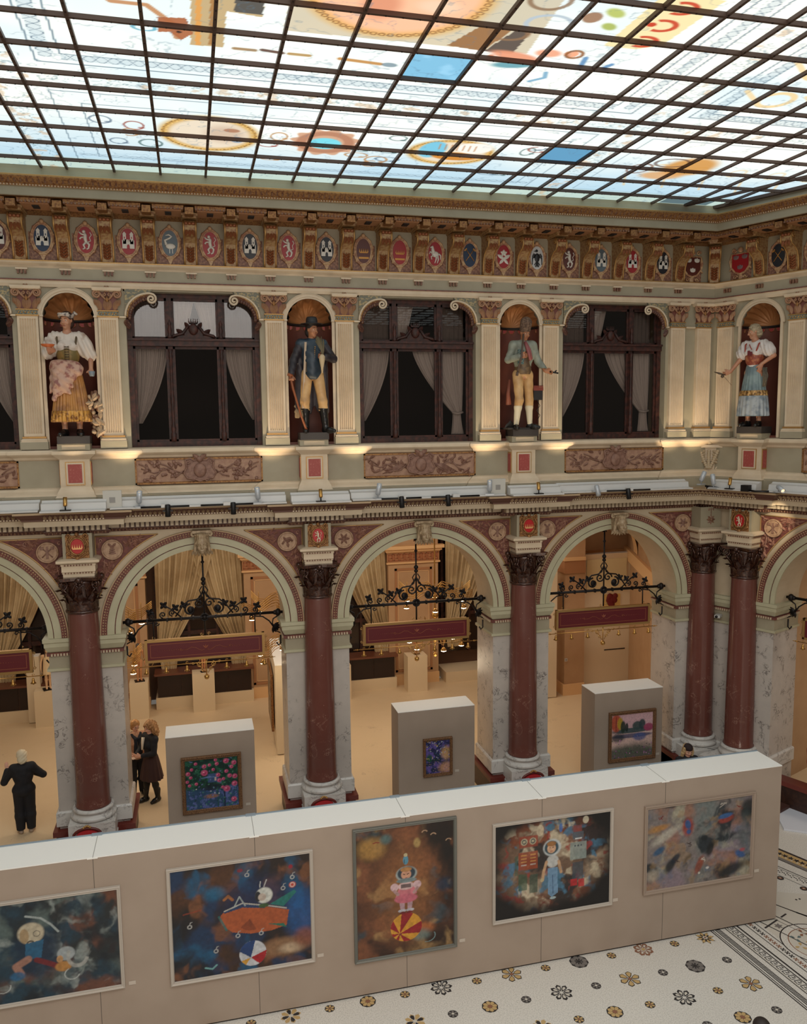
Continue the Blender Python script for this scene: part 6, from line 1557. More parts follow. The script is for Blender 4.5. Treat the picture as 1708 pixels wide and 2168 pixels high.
b=Body((-.35,-.36,-.02),(.4,.3,.2),.0085); foot(b,J['anL'],(-.3,-1,0),.006); foot(b,J['anR'],(.2,-1,0),.006); b.mesh('dark_shoes',mat('boot_black',(26,24,24),.25),t)
b=Body((-.4,-.35,1.0),(.42,.3,1.55),.0085); torso(b,J,.93,inf=.012,low=False,bust=1)
for s in 'LR':
    a,e=np.array(J['sh'+s]),np.array(J['el'+s]); b.ell(a*.6+e*.4,(.10,.09,.11),.04); b.cap(a,a*.4+e*.6,.07,.10,.04)
b.wave(lambda x,y,z: .006*np.sin(x*90+z*30)*(np.abs(x)>.14)); b.ell((0,-.03,1.53),(.07,.09,.10),.01,'s'); b.mesh('short_sleeved_blouse',mat('blouse_cool',(212,204,200),.5,noise=(7,(182,170,164),.5,.7)),t)
b=Body((-.3,-.3,.95),(.3,.3,1.40),.0085); b.ell((0,-.005,1.19),(.158,.150,.20),.02); b.ell((0,-.06,1.42),(.12,.16,.12),.01,'s'); b.mesh('bodice',mat('bodice_red',(138,66,50),.5,noise=(18,(176,110,74),.5,.62)),t)
g=G()
for s in (-1,1): g.tube([(s*.10,-.14,1.28),(s*.12,-.10,1.40),(s*.12,0,1.46)],.014)
for k in range(14): g.ball((-.03+.02*(k%4),-.165,1.22+.02*(k//4)),.016,1,6,4)
g.tube([(-.02,-.15,1.40),(0,-.16,1.36),(.03,-.16,1.31)],.008); g.build('straps_and_flowers',[mat('strap_red',(150,60,46),.5),mat('flower_dark_red',(110,30,34),.5)],t)
skirt('blue_grey_skirt',mat('skirt_bluegrey',(128,146,148),.45,noise=(5,(104,122,128),.45,.6)),t,1.07,.18,.125,.265,.05,20)
skirt('gold_band',mat('band_gold',(180,140,84),.4,.3,noise=(30,(100,70,40),.45,.6)),t,.62,.53,.226,.239,.05,20)
skirt('lower_skirt',mat('skirt_silver',(154,160,166),.42,noise=(9,(112,124,136),.45,.62)),t,.53,.19,.240,.272,.05,20)
b=Body((-.2,-.2,1.4),(.2,.25,1.9),.008); hairblob(b,T,None,Rm,1,.02,.010); b.wave(lambda x,y,z:.003*np.sin(z*140)); b.mesh('hair',mat('hair_greyblond',(176,160,132),.6,noise=(20,(140,124,100),.4,.6)),t)
g=G(); g.tube([(-.42,-.20,.90),(-.50,-.26,.93),(-.58,-.30,.96)],[.008,.018,.006],8); g.ball((-.46,-.23,.88),.03); g.tube([(-.44,-.22,.88),(-.30,-.2,.72)],.003,4); g.build('spindle',mat('spindle_dark',(84,66,52),.5),t)
g=G(); r=random.Random(4)
for k in range(46):
    g.tube([(.22+r.uniform(-.03,.05),-.08,1.0),(.25+r.uniform(-.04,.06),-.1,.85),(.24+r.uniform(-.03,.03),-.09,.68)],.008,4,k%2)
g.build('yarn_bundle',[mat('yarn_grey',(110,100,84),.7),mat('yarn_dark',(66,60,52),.7)],t)
# ------------------------------------------------------------------ ornament of the arcade
def spandrel(M,label,s,seed):
    t=thing('spandrel_panel',M,label,'relief','carved panels between the arches')
    R2=2.04; dz=lambda x:sqrt(max(0,R2*R2-(2.2-x)**2)); x1=2.2-sqrt(R2*R2-(6.215-AZ)**2)
    arc=[(x,AZ+dz(x)) for x in [.27+(x1-.27)*k/24 for k in range(25)]]
    out=[(s*x,z) for x,z in [(.27,6.215)]+arc]
    g=G(); g.poly(out,.108,.13); g.build('ground',REDBR,t)
    g=G(); P=[(x,.10,z) for x,z in out]; g.tube(P+[P[0]],.012,5); g.build('gilt_border',mat('pale_gilding',(196,156,104),.4,.4),t)
    g=G(); r=random.Random(seed); y=.106; st=mat('spandrel_carving',(166,122,104),.5,noise=(16,(140,98,84),.4,.6))
    def ins(x,z,m=.05): return x>.27+m and z<6.215-m and (2.2-x)**2+(z-AZ)**2>(R2+m)**2
    for (cx,cz) in ((.40,5.62),(.38,5.35),(.95,6.12),(.36,6.12)):
        g.tube([(s*cx+.03*cos(a)*(1-a/9),y-.01,cz+.05*sin(a)*(1-a/9)) for a in [k*.5 for k in range(14)]],.011,5)
    g.tube([(s*.42,y-.012,5.78),(s*.40,y-.015,5.6),(s*.36,y-.012,5.4),(s*.335,y-.01,5.15)],.013,5); g.tube([(s*.8,y-.012,6.02),(s*1.0,y-.015,6.12),(s*1.2,y-.01,6.16)],.013,5)
    n=0
    while n<46:
        x=.27+r.random()*1.05; z=4.95+r.random()*1.27
        if ins(x,z,.045) and (x-.56)**2+(z-5.96)**2>.25**2: 
            a=r.random()*6.28; 
            if ins(x+s*.0+.08*cos(a),z+.08*sin(a),.0): g.leaf((s*x,z),.11,.026,a if s>0 else pi-a,y,.045); n+=1
    g.build('foliage',st,t)
    m=thing('round_medallion',M@Matrix.Translation((s*.565,.10,5.96)),label.replace('red-brown carved panel','round carved medallion on the panel'),'medallion','round medallions on the carved panels')
    g=G(); k=32
    for r0,y0,y1 in ((.195,-.03,0),(.16,-.02,0)): g.poly([(r0*cos(2*pi*i/k),r0*sin(2*pi*i/k)) for i in range(k)],y0 if r0>.17 else -.034,y1)
    g.tube([(.18*cos(2*pi*i/k),-.035,.18*sin(2*pi*i/k)) for i in range(k+1)],.016,6); g.build('disc',mat('medallion_stone',(182,148,120),.5,noise=(14,(160,124,98),.4,.6)),m)
    g=G(); q=seed%4; y=-.036
    if q==0:
        for w in range(4): g.ball((0,y,-.07+.035*w),.055-.006*w,0,10,5,(1.2,.3,.35))
        for w in (-1,1): g.leaf((0,.05),.1,.025,pi/2-w*.8,y,.02)
    elif q==1:
        for w in (-1,1): g.tube([(-w*.09,y,-.09),(w*.09,y,.09)],.012,5); g.box(w*.09-.03,w*.09+.03,y-.02,y,.06,.11)
        g.box(-.02,.02,y-.015,y,-.11,.11)
    elif q==2:
        for w in range(6): g.leaf((0,0),.12,.026,w*pi/3,y,.025)
        g.ball((0,y,0),.03)
    else:
        g.tube([(-.1,y,-.05),(-.03,y,.05),(.05,y,.07),(.1,y,0)],.02,6); g.leaf((-.02,-.02),.12,.03,.6,y,.03); g.leaf((0,0),.12,.03,2.3,y,.03); g.leaf((0,-.02),.1,.03,-1.4,y,.03)
    g.build('emblem',RELIEF,m)
CN=['the far left column','the second column','the third column']
for k,x in enumerate((0,4.4,8.8)):
    spandrel(fr('B',x),'red-brown carved panel left of the crest of '+CN[k],-1,k*2+1); spandrel(fr('B',x),'red-brown carved panel right of the crest of '+CN[k],1,k*2+4)
spandrel(fr('B',13.2),'red-brown carved panel left of the star ornament in the corner',-1,10)
spandrel(fr('R',1.12),'red-brown carved panel right of the corner columns, lit by a spotlight',1,9)
# keystone heads
t=thing('keystone_head',fr('B',2.2,-.02,6.02),'carved stone head on the keystone of the left arch','carved head','carved heads on the arch keystones')
b=Body((-.24,-.4,-.34),(.24,.2,.34),.009); T,Rm=head(b,(0,-.13,.0),0,.1,0,1.5)
for s in (-1,1): b.cap((s*.09,-.08,.13),(s*.135,-.06,-.14),.04,.03,.02); b.cap((s*.03,-.2,.12),(s*.11,-.15,.02),.022,.022,.01)
b.ell((0,-.09,.17),(.13,.12,.05),.02); b.wave(lambda x,y,z:.004*np.sin(x*160)*(z>.1)); tag(b.mesh('head',mat('keystone_stone',(178,156,126),.45,noise=(14,(150,126,98),.4,.62)),t))
g=G(); g.poly([(-.15,.22),(.15,.22),(.10,-.18),(-.10,-.18)],-.02,.16)
for s in (-1,1): g.tube(spiral((s*.15,-.05,.18),.05,1.3,pi/2,16,-s),.022,6)
g.box(-.17,.17,-.10,.14,.20,.25)
for k in range(7): g.leaf((-.12+.04*k,-.12),.13,.03,-pi/2+(k-3)*.22,-.05,.05)
g.build('keystone',bpy.data.materials['keystone_stone'],t)
for M,l in ((fr('B',6.6,-.02,6.02),'middle arch'),(fr('B',11.0,-.02,6.02),'right arch')): dup(t,M,'carved stone head on the keystone of the '+l)
# ------------------------------------------------------------------ white trays, tracks and lamps on the ledge
def tray(P0,P1,label,h=.16):
    A=Vector(P0);B=Vector(P1);d=B-A;L=d.length;a=math.atan2(d.y,d.x)
    t=thing('metal_tray',Matrix.Translation((A.x,A.y,6.775))@Matrix.Rotation(a,4,'Z'),label,'tray','white metal trays along the ledge')
    g=G(); g.poly([(-.16,0),(.22,0),(.22,h+.03),(.16,h+.03),(.13,h),(.02,h-.02),(.0,.035),(-.16,.025)],0,L,0,'x'); 
    g.build('tray',WHITEM,t); return t
KR=corner(.62,.66)
for a,b,l in (((-1.9,-.40),(-.58,-.40),'white metal tray at the left edge of the ledge'),((-.52,-.60),(.56,-.60),'white metal tray on the ledge over the far left column'),((.62,-.40),(3.78,-.40),'long white metal tray on the ledge over the left arch'),((3.86,-.60),(4.98,-.60),'white metal tray on the ledge over the second column'),((5.04,-.40),(8.18,-.40),'long white metal tray on the ledge over the middle arch'),((8.26,-.60),(9.36,-.60),'white metal tray on the ledge over the third column'),((9.42,-.40),(12.45,-.40),'long white metal tray on the ledge over the right arch'),(rp(.62,.86),rp(1.62,.86),'white metal tray on the ledge over the nearer corner column'),(rp(1.80,.70),rp(3.6,.70),'white metal tray at the right edge of the ledge')): tray(a,b,l)
def lamp(kind,x,y,z,ry,tilt,label,M=None):
    m=Matrix.Translation((x,y,z)) if M is None else M
    t=thing('spotlight',m@Matrix.Rotation(ry,4,'Z'),label,'spotlight','spotlights on the ledge')
    body={'w':GREYM,'b':BLACKM,'g':BRASS}[kind]; R_=Matrix.Rotation(tilt,4,'X')
    g=G(); r,h=(.05,.20) if kind!='g' else (.035,.14); g.X=Matrix.Translation((0,0,.10))@R_; g.lathe([(r*.9,-.02),(r,0),(r,h),(r*.85,h),(r*.8,h-.03)],16); lb=g.build('lamp_body',body,t)
    g=G(); g.X=Matrix.Translation((0,0,.10))@R_; g.lathe([(.0,h-.03),(r*.8,h-.03)],16); g.build('lens',LAMPW if kind=='b' else mat('lens_warm',(255,220,170),.4,emit=2),lb)
    g=G(); g.box(-.09,.09,-.05,.05,0,.02); g.tube([(0,0,.02),(0,0,.12)],.012,6); g.build('foot',body if kind!='g' else BLACKM,t); return t
UP=-.25; DN=pi-.5
LM=[('w',1.12,-.5,.3,-.9,'grey spotlight left of centre above the left arch'),('w',3.25,-.5,-.3,-.9,'grey spotlight at the right end above the left arch'),('w',5.55,-.5,.3,-.9,'grey spotlight at the left end above the middle arch'),('w',7.85,-.5,-.3,-.9,'grey spotlight at the right end above the middle arch'),
 ('w',10.15,-.62,0,DN,'white spotlight pointing down above the right arch'),('g',-.10,-.72,0,UP,'small brass spotlight over the far left column'),('g',4.40,-.72,0,UP,'small brass spotlight over the second column'),('g',8.82,-.72,0,UP,'small brass spotlight over the third column')]
for k,x,y,a,tl,l in LM: lamp(k,x,y,6.80,a,tl if k!='w' or tl>0 else .35,l)
for x,l in ((2.78,'black spotlight pointing down above the left arch'),(5.98,'left black spotlight pointing down above the middle arch'),(6.92,'right black spotlight pointing down above the middle arch'),(10.85,'black spotlight pointing down above the right arch'),(1.62,'black lamp holder hanging from the track above the left arch')): lamp('b',x,-.66,6.72,0,pi-.25,l)
lamp('g',0,0,0,0,UP,'small brass spotlight over the nearer corner column',Matrix.Translation((*rp(1.12,1.0),6.80))@Matrix.Rotation(-1.1,4,'Z'))
lamp('w',0,0,0,0,.3,'grey spotlight on the tray over the corner columns',Matrix.Translation((*rp(.75,1.0),6.80))@Matrix.Rotation(-1.1,4,'Z'))
lamp('w',0,0,0,0,1.9,'grey spotlight tipped forward at the right edge of the ledge',Matrix.Translation((*rp(2.15,.95),6.80))@Matrix.Rotation(-.2,4,'Z'))
lamp('w',12.72,-.45,6.85,.4,.4,'white spotlight clamped to an upright board in the corner of the ledge')
def track(a,b,label):
    t=thing('lamp_track',(0,0,0),label,'track','black lamp tracks on the ledge'); g=G(); g.tube([(a,-.60,6.80),(b,-.60,6.80)],.018,6); g.build('rail',BLACKM,t); g=G(); m=(a+b)/2; g.box(m-.07,m+.07,-.66,-.56,6.79,6.85); g.build('connector',WHITEM,t)
track(1.15,2.0,'black lamp track, left part, above the left arch'); track(2.2,3.15,'black lamp track, right part, above the left arch'); track(5.6,6.4,'black lamp track, left part, above the middle arch'); track(6.6,7.6,'black lamp track, right part, above the middle arch'); track(10.4,11.4,'black lamp track above the right arch')
for x,l in ((.66,'grey square panel standing on the ledge right of the far left column'),(8.05,'grey square panel standing on the ledge left of the third column')):
    t=thing('speaker_panel',(x,-.42,6.79),l,'panel','square panels on the ledge'); g=G(); g.box(-.16,.16,-.03,.03,0,.32); g.build('plate',mat('panel_grey',(188,184,176),.5),t); g=G(); g.box(-.05,.05,-.035,-.02,.10,.20); g.build('inset',mat('panel_inset',(140,136,132),.5),t)
t=thing('cable',(0,0,0),'black cable lying on the ledge between the corner trays','cable'); g=G(); g.tube([(12.75,-.55,6.83),(12.95,-.75,6.80),rp(.55,.95)+(6.79,)],.022,6); g.tube([rp(1.55,1.0)+(6.80,),rp(1.7,1.02)+(6.79,),rp(1.95,.95)+(6.8,)],.022,6); g.build('wire',BLACKM,t)
t=thing('power_box',Matrix.Translation((*rp(1.50,1.02),6.78))@Matrix.Rotation(-1.15,4,'Z'),'black power box at the end of the corner tray','box'); g=G(); g.box(-.08,.08,-.07,.07,0,.13); g.build('case',BLACKM,t)
t=thing('security_camera',Matrix.Translation((*rp(.52,.26),3.88))@Matrix.Rotation(-.9,4,'Z'),'small white security camera between the two corner columns','camera'); g=G(); g.box(-.05,.07,-.16,.02,-.03,.03); g.build('housing',WHITEM,t); g=G(); g.tube([(0,-.165,0),(0,-.19,0)],.03,8); g.build('lens',BLACKM,t); g=G(); g.tube([(.03,0,0),(.05,.07,-.02)],.012,6); g.build('arm',BLACKM,t)
UPC=(1,.78,.5)
for x0,x1 in ((1.1,.72),(3.3,3.74),(5.5,5.08),(7.8,8.12),(10.0,9.5),(12.0,12.5),(12.6,13.1)):
    o=light('ledge_lamp','SPOT',(x0,-.45,7.02),75,UPC,.03,spot=.9,blend=.8); aim(o,(x1,.22,8.3))
for x in (0,4.4,8.8):
    o=light('statue_lamp','SPOT',(x,-.75,7.0),60,UPC,.03,spot=.75,blend=.7); aim(o,(x,.1,9.0))
a=rp(1.12,1.2); o=light('statue_lamp','SPOT',(a[0],a[1],7.0),60,UPC,.03,spot=.8,blend=.7); aim(o,(*rp(1.12,.2),9))
a=rp(2.3,1.0); o=light('ledge_lamp','SPOT',(a[0],a[1],6.6),40,(1,.85,.6),.03,spot=1.0,blend=.8); aim(o,(*rp(1.5,.1),5.9))
# ------------------------------------------------------------------ hanging signs in the arches
def make_sign(M,label):
    t=thing('hanging_sign',M,label,'sign','dark red hanging signs on wrought-iron brackets')
    g=G(); g.tube([(-1.56,0,4.43),(1.56,0,4.43)],.030,8); g.tube([(0,0,6.0),(0,0,4.06)],.018,8)
    for z,r in ((5.82,.05),(5.55,.035),(5.2,.05),(5.12,.045),(4.95,.035)): g.ball((0,0,z),r,0,8,6)
    for k in range(6): g.leaf((0,5.84),.10,.02,k*pi/3,-.01,.02)
    for s in (-1,1):
        g.ball((s*1.46,0,4.43),.08,0,10,8,(.8,.8,1)); g.ball((s*1.40,0,4.43),.05)
        g.tube(spiral((s*.10,0,4.72),.10,1.4,0,22,s),.017,5); g.tube(spiral((s*.27,0,4.60),.12,1.5,pi/2,24,-s),.021,5); g.ball((s*.27,0,4.60),.06,0,8,6,(1,.4,1.2))
        g.tube([(s*.02,0,4.95),(s*.06,0,4.85),(s*.14,0,4.80),(s*.3,0,4.78),(s*.42,0,4.68),(s*.50,0,4.56),(s*.56,0,4.48)],.017,5)
        g.tube([(s*.03,0,5.06),(s*.08,0,4.98),(s*.05,0,4.90),(s*.1,0,4.84)],.013,5)
        for x,z in ((.62,4.56),(.80,4.53),(1.0,4.51)): g.tube(spiral((s*x,0,z),.065,1.4,-pi/2,18,s),.015,5)
        g.tube([(s*.45,0,4.46),(s*.62,0,4.62),(s*.74,0,4.70),(s*.82,0,4.69)],.015,5)
        for x,z in ((.40,4.70),(.78,4.72),(1.04,4.60),(.56,4.66)):
            for k in range(4): g.leaf((s*x,z),.09,.032,k*1.6+x,0,.02)
        g.tube([(s*.99,0,4.43),(s*.99,0,4.05)],.015,5); g.tube(spiral((s*.92,0,4.36),.045,1.1,0,14,s),.013,5)
        g.tube([(s*1.0,0,4.38),(s*1.15,0,4.36),(s*1.28,0,4.26),(s*1.38,0,4.10)],.015,5); g.tube([(s*1.46,0,4.36),(s*1.36,0,4.30),(s*1.34,0,4.2),(s*1.42,0,4.08)],.015,5)
        for k in range(6): g.leaf((s*1.36,4.14),.14,.03,(-.5 if s>0 else pi+.5)+(k-2.5)*.45,0,.03)
        g.tube([(s*1.47,0,4.10),(s*1.40,0,4.05),(s*1.53,0,3.98)],.014,5); g.tube([(s*1.50,0,3.95),(s*1.50,0,3.78),(s*1.46,0,3.74),(s*1.42,0,3.80)],.017,5)
        for x in (.22,.45,.72,1.1): g.box(s*x-.015,s*x+.015,-.035,.035,4.39,4.47)
    g.tube([(.07*cos(a),0,4.43+.07*sin(a)) for a in [k*pi/8 for k in range(17)]],.021,5); g.ball((0,0,4.43),.055)
    tag(g.build('iron_bracket',IRON,t),'black wrought-iron bar with scrolls and leaves')
    g=G()
    for (x0,x1,z0,z1) in ((-1.17,1.17,3.99,4.04),(-1.17,1.17,3.58,3.63),(-1.17,-1.12,3.58,4.04),(1.12,1.17,3.58,4.04)): g.box(x0,x1,-.04,.04,z0,z1)
    for s in (-1,1):
        g.tube(spiral((s*.07,0,4.09),.035,1.2,0,12,s),.007,5); g.tube(spiral((s*1.0,0,4.08),.03,1.2,0,12,s),.007,5); g.tube(spiral((s*1.21,0,3.95),.03,1.2,pi/2,12,s),.008,5); g.tube(spiral((s*1.21,0,3.66),.03,1.2,-pi/2,12,-s),.008,5); g.tube([(s*1.19,0,3.93),(s*1.2,0,3.68)],.006,4)
        g.tube([(s*1.0,0,3.6),(s*1.06,0,3.50)],.007,4)
    g.build('gilt_frame',mat('sign_gilding',(184,146,92),.35,.7),t)
    g=G(); g.box(-1.13,1.13,-.02,.02,3.62,4.0); g.build('board',mat('sign_red',(96,22,30),.45),t)
    g=G()
    for yy in (-.023,.023):
        for (x0,x1,z0,z1) in ((-1.07,1.07,3.935,3.945),(-1.07,1.07,3.675,3.685),(-1.07,-1.06,3.675,3.945),(1.06,1.07,3.675,3.945)): g.box(x0,x1,min(yy,yy*.8),max(yy,yy*.8),z0,z1)
        for s in (-1,1):
            g.tube([(s*.02,yy,3.78),(s*.08,yy,3.76),(s*.14,yy,3.79),(s*.2,yy,3.83),(s*.28,yy,3.84),(s*.36,yy,3.80),(s*.44,yy,3.79)],.005,4); g.tube(spiral((s*.48,yy,3.81),.035,1,0,12,s),.004,4)
            for k in range(11): g.ball((s*(.48+.045*k),yy,3.81),.012-.0009*k,0,5,3)
        for k in range(3): g.leaf((0,3.80),.08,.012,pi/2+(k-1)*.7,yy if yy<0 else yy+.01,.006)
    g.build('gilt_ornament',mat('sign_line',(150,84,58),.5,.2),t)
    g=G(); g.tube([(-1.32,0,3.50),(1.32,0,3.50)],.009,6)
    for s in (-1,1):
        for k in range(3): g.ball((s*(1.30+.035*k),0,3.50),.02-.004*k,0,6,4)
        g.tube(spiral((s*.13,0,3.46),.06,1.3,pi/2,18,-s),.008,5); g.tube(spiral((s*.08,0,3.36),.045,1.2,0,14,s),.007,5); g.tube([(s*.2,0,3.5),(s*.1,0,3.4),(s*.03,0,3.28)],.007,5); g.tube(spiral((s*.26,0,3.50),.03,1.2,0,12,s),.006,5)
    g.tube([(0,0,3.58),(0,0,3.25)],.012,6); g.ball((0,0,3.20),.055,0,10,8)
    g.build('brass_rail',BRASS,t)
    for x in (-1.16,-.78,-.38,.40,.80,1.16):
        g=G(); g.lathe([(.0,.0),(.02,-.01),(.026,-.05),(.03,-.08),(.055,-.11),(.05,-.11),(.02,-.07)],12,0,True,(x,0,3.47)); g.ball((x,0,3.35),.018); g.tube(spiral((x,0,3.52),.03,1,0,10),.005,4); g.build('bell_lamp',BRASS,t)
    return t
sg=make_sign(fr('B',2.2,.6),'dark red hanging sign with iron scrollwork in the left arch')
for M,l in ((fr('B',6.6,.6),'middle arch'),(fr('B',11.0,.6),'right arch'),(fr('B',-2.2,.6),'arch cut off at the left edge'),(fr('R',3.32,.6),'arch at the right edge')): dup(sg,M,'dark red hanging sign with iron scrollwork in the '+l)
# ------------------------------------------------------------------ brass chandeliers of the gallery
def make_chand(M,label):
    t=thing('brass_chandelier',M,label,'chandelier','brass chandeliers with curved arms in the gallery')
    g=G(); g.tube([(0,0,6.85),(0,0,2.5)],.018,8)
    for z,r in ((3.9,.06),(3.5,.09),(3.2,.05),(2.9,.08),(2.5,.06),(6.8,.1)): g.ball((0,0,z),r,0,10,8)
    g.build('stem',BRASS,t)
    lt=G()
    for tier,(zc,R_,n) in enumerate(((4.2,.80,6),(3.2,.66,6))):
        for k in range(n):
            a=2*pi*k/n+.3*tier+.25; ca,sa=cos(a),sin(a); g=G()
            for q in range(5):
                dz=.075*q; g.tube([(ca*r_,sa*r_,zc-dz*(1-.1*i)+.13*sin(i*1.35)) for i,r_ in enumerate((.04,R_*.25,R_*.5,R_*.75,R_,R_*1.3))],.010,4)
            g.tube([(ca*R_,sa*R_,zc+.06),(ca*R_,sa*R_,zc-.36)],.009,5)
            g.lathe([(.02,.02),(.05,-.01),(.075,-.05),(.07,-.06)],12,0,True,(ca*R_,sa*R_,zc-.36)); am=g.build('arm',BRASS,t)
            g=G(); g.lathe([(.068,-.05),(.06,-.075),(.0,-.095)],12,0,True,(ca*R_,sa*R_,zc-.36)); g.build('glowing_bulb',LAMP,am)
    return t
ch=make_chand(fr('B',.05,3.0),'brass chandelier with curved arms at the left side of the left arch'); dup(ch,fr('B',4.05,3.0),'brass chandelier with curved arms at the right side of the left arch'); dup(ch,fr('B',7.75,3.1),'brass chandelier with curved arms in the middle arch')
for x in (.05,4.05,7.75):
    for z in (3.0,): light('chandelier_glow','POINT',(x,2.9,z-.7),14,(1,.8,.55),.3)
# ------------------------------------------------------------------ paintings
CANV=mat('painted_canvas',(128,128,128),.45,attr='col')
def painting(x0,x1,z0,z1,y,label,fn,fw,fm,nx=230,deep=.05,liner=None):
    t=thing('framed_painting',(x0,y,z0),label,'painting','paintings on the long partition' if y<-4 else 'paintings on the small partitions'); w,h=x1-x0,z1-z0
    g=G(); a=fw
    P=[(0,0),(w,0),(w,h),(0,h)]; prof=[(0,0),(0,-deep*.9),(.2*a,-deep),(.6*a,-deep*.8),(.8*a,-deep*.85),(a,-deep*.45)]
    n=len(prof); vs=[]
    for (cx,cz),(sx_,sz) in zip(P,((1,1),(-1,1),(-1,-1),(1,-1))):
        for o,d in prof: vs.append((cx+sx_*o,d,cz+sz*o))
    g.add(vs,[(i*n+j,((i+1)%4)*n+j,((i+1)%4)*n+j+1,i*n+j+1) for i in range(4) for j in range(n-1)],0)
    if liner:
        for k in range(int(w/.035)): g.ball((.02+k*.035,-deep,fw*.35),.013,0,5,3); g.ball((.02+k*.035,-deep,h-fw*.35),.013,0,5,3)
    g.build('frame',fm,t)
    W,H=w-2*a,h-2*a; ny=int(nx*H/W); U,V=np.meshgrid(np.linspace(0,W,nx),np.linspace(0,H,ny)); C=fn(U,V,W,H)*(.62+.62*fbm(U,V,26 if y<-4 else 50,77)[...,None])*(.78 if y<-4 else .9)
    o=gridmesh('canvas',np.stack([U+a,np.full_like(U,-deep*.45),V+a],-1),CANV,t); setcol(o,C)
    return t
def clouds(p,L,warp=0):
    for s,sc,lo,hi,c,k in L: p.cloud(s,sc,lo,hi,c,k)
def helm(p,u,v,r,vis=(60,70,84),rim=(200,204,200)):
    p.ell(u,v,r,r,rim); p.ell(u,v,r*.82,r*.82,vis,.9,.1)
def P1(U,V,W,H):
    p=Paint(U,V,(34,40,44)); clouds(p,[(11,2.2,.45,.62,(26,62,82),.9),(12,2.6,.52,.66,(96,66,56),.9),(13,3.4,.55,.68,(96,112,110),.8),(14,3,.60,.70,(122,72,48),.8),(15,5,.6,.72,(160,170,168),.7),(16,2.4,.58,.7,(14,24,34),.9)])
    x=W-1.02; p.ell(x,H*.47,.28,.33,(10,44,70),.9,.3); p.ell(x-.05,H*.68,.16,.145,(196,184,160)); p.ell(x-.13,H*.66,.055,.1,(170,140,100),.8); p.ring(x+.02,H*.67,.04,.04,.15,(90,84,80),.8); p.ring(x-.06,H*.575,.04,.035,.4,(60,56,54),.9)
    p.poly([(x-.12,H*.58),(x+.1,H*.6),(x+.06,H*.42),(x-.14,H*.42)],(36,96,134),.95); p.line([(x-.1,H*.42),(x-.25,H*.36),(x-.2,H*.28)],.06,(176,128,110),.9); p.line([(x,H*.40),(x+.16,H*.34),(x+.3,H*.28)],.045,(120,30,36),.9); p.ell(x-.24,H*.26,.09,.06,(36,96,140),.9,.3)
    p.ell(x+.36,H*.42,.11,.095,(164,172,176)); p.ell(x+.28,H*.37,.04,.05,(196,150,104)); p.ell(x+.32,H*.29,.10,.07,(188,134,70),.95,.2); p.ring(x+.42,H*.2,.09,.08,.12,(190,196,196),.8,2,6); p.ring(x-.42,H*.17,.09,.08,.12,(190,196,196),.8,3,6.5)
    p.line([(x-.1,H*.86),(x+.08,H*.82),(x+.2,H*.74),(x+.28,H*.66)],.018,(180,190,190),.8); p.ring(x+.5,H*.38,.12,.14,.25,(176,176,172),.8,2.5,6)
    return p.C
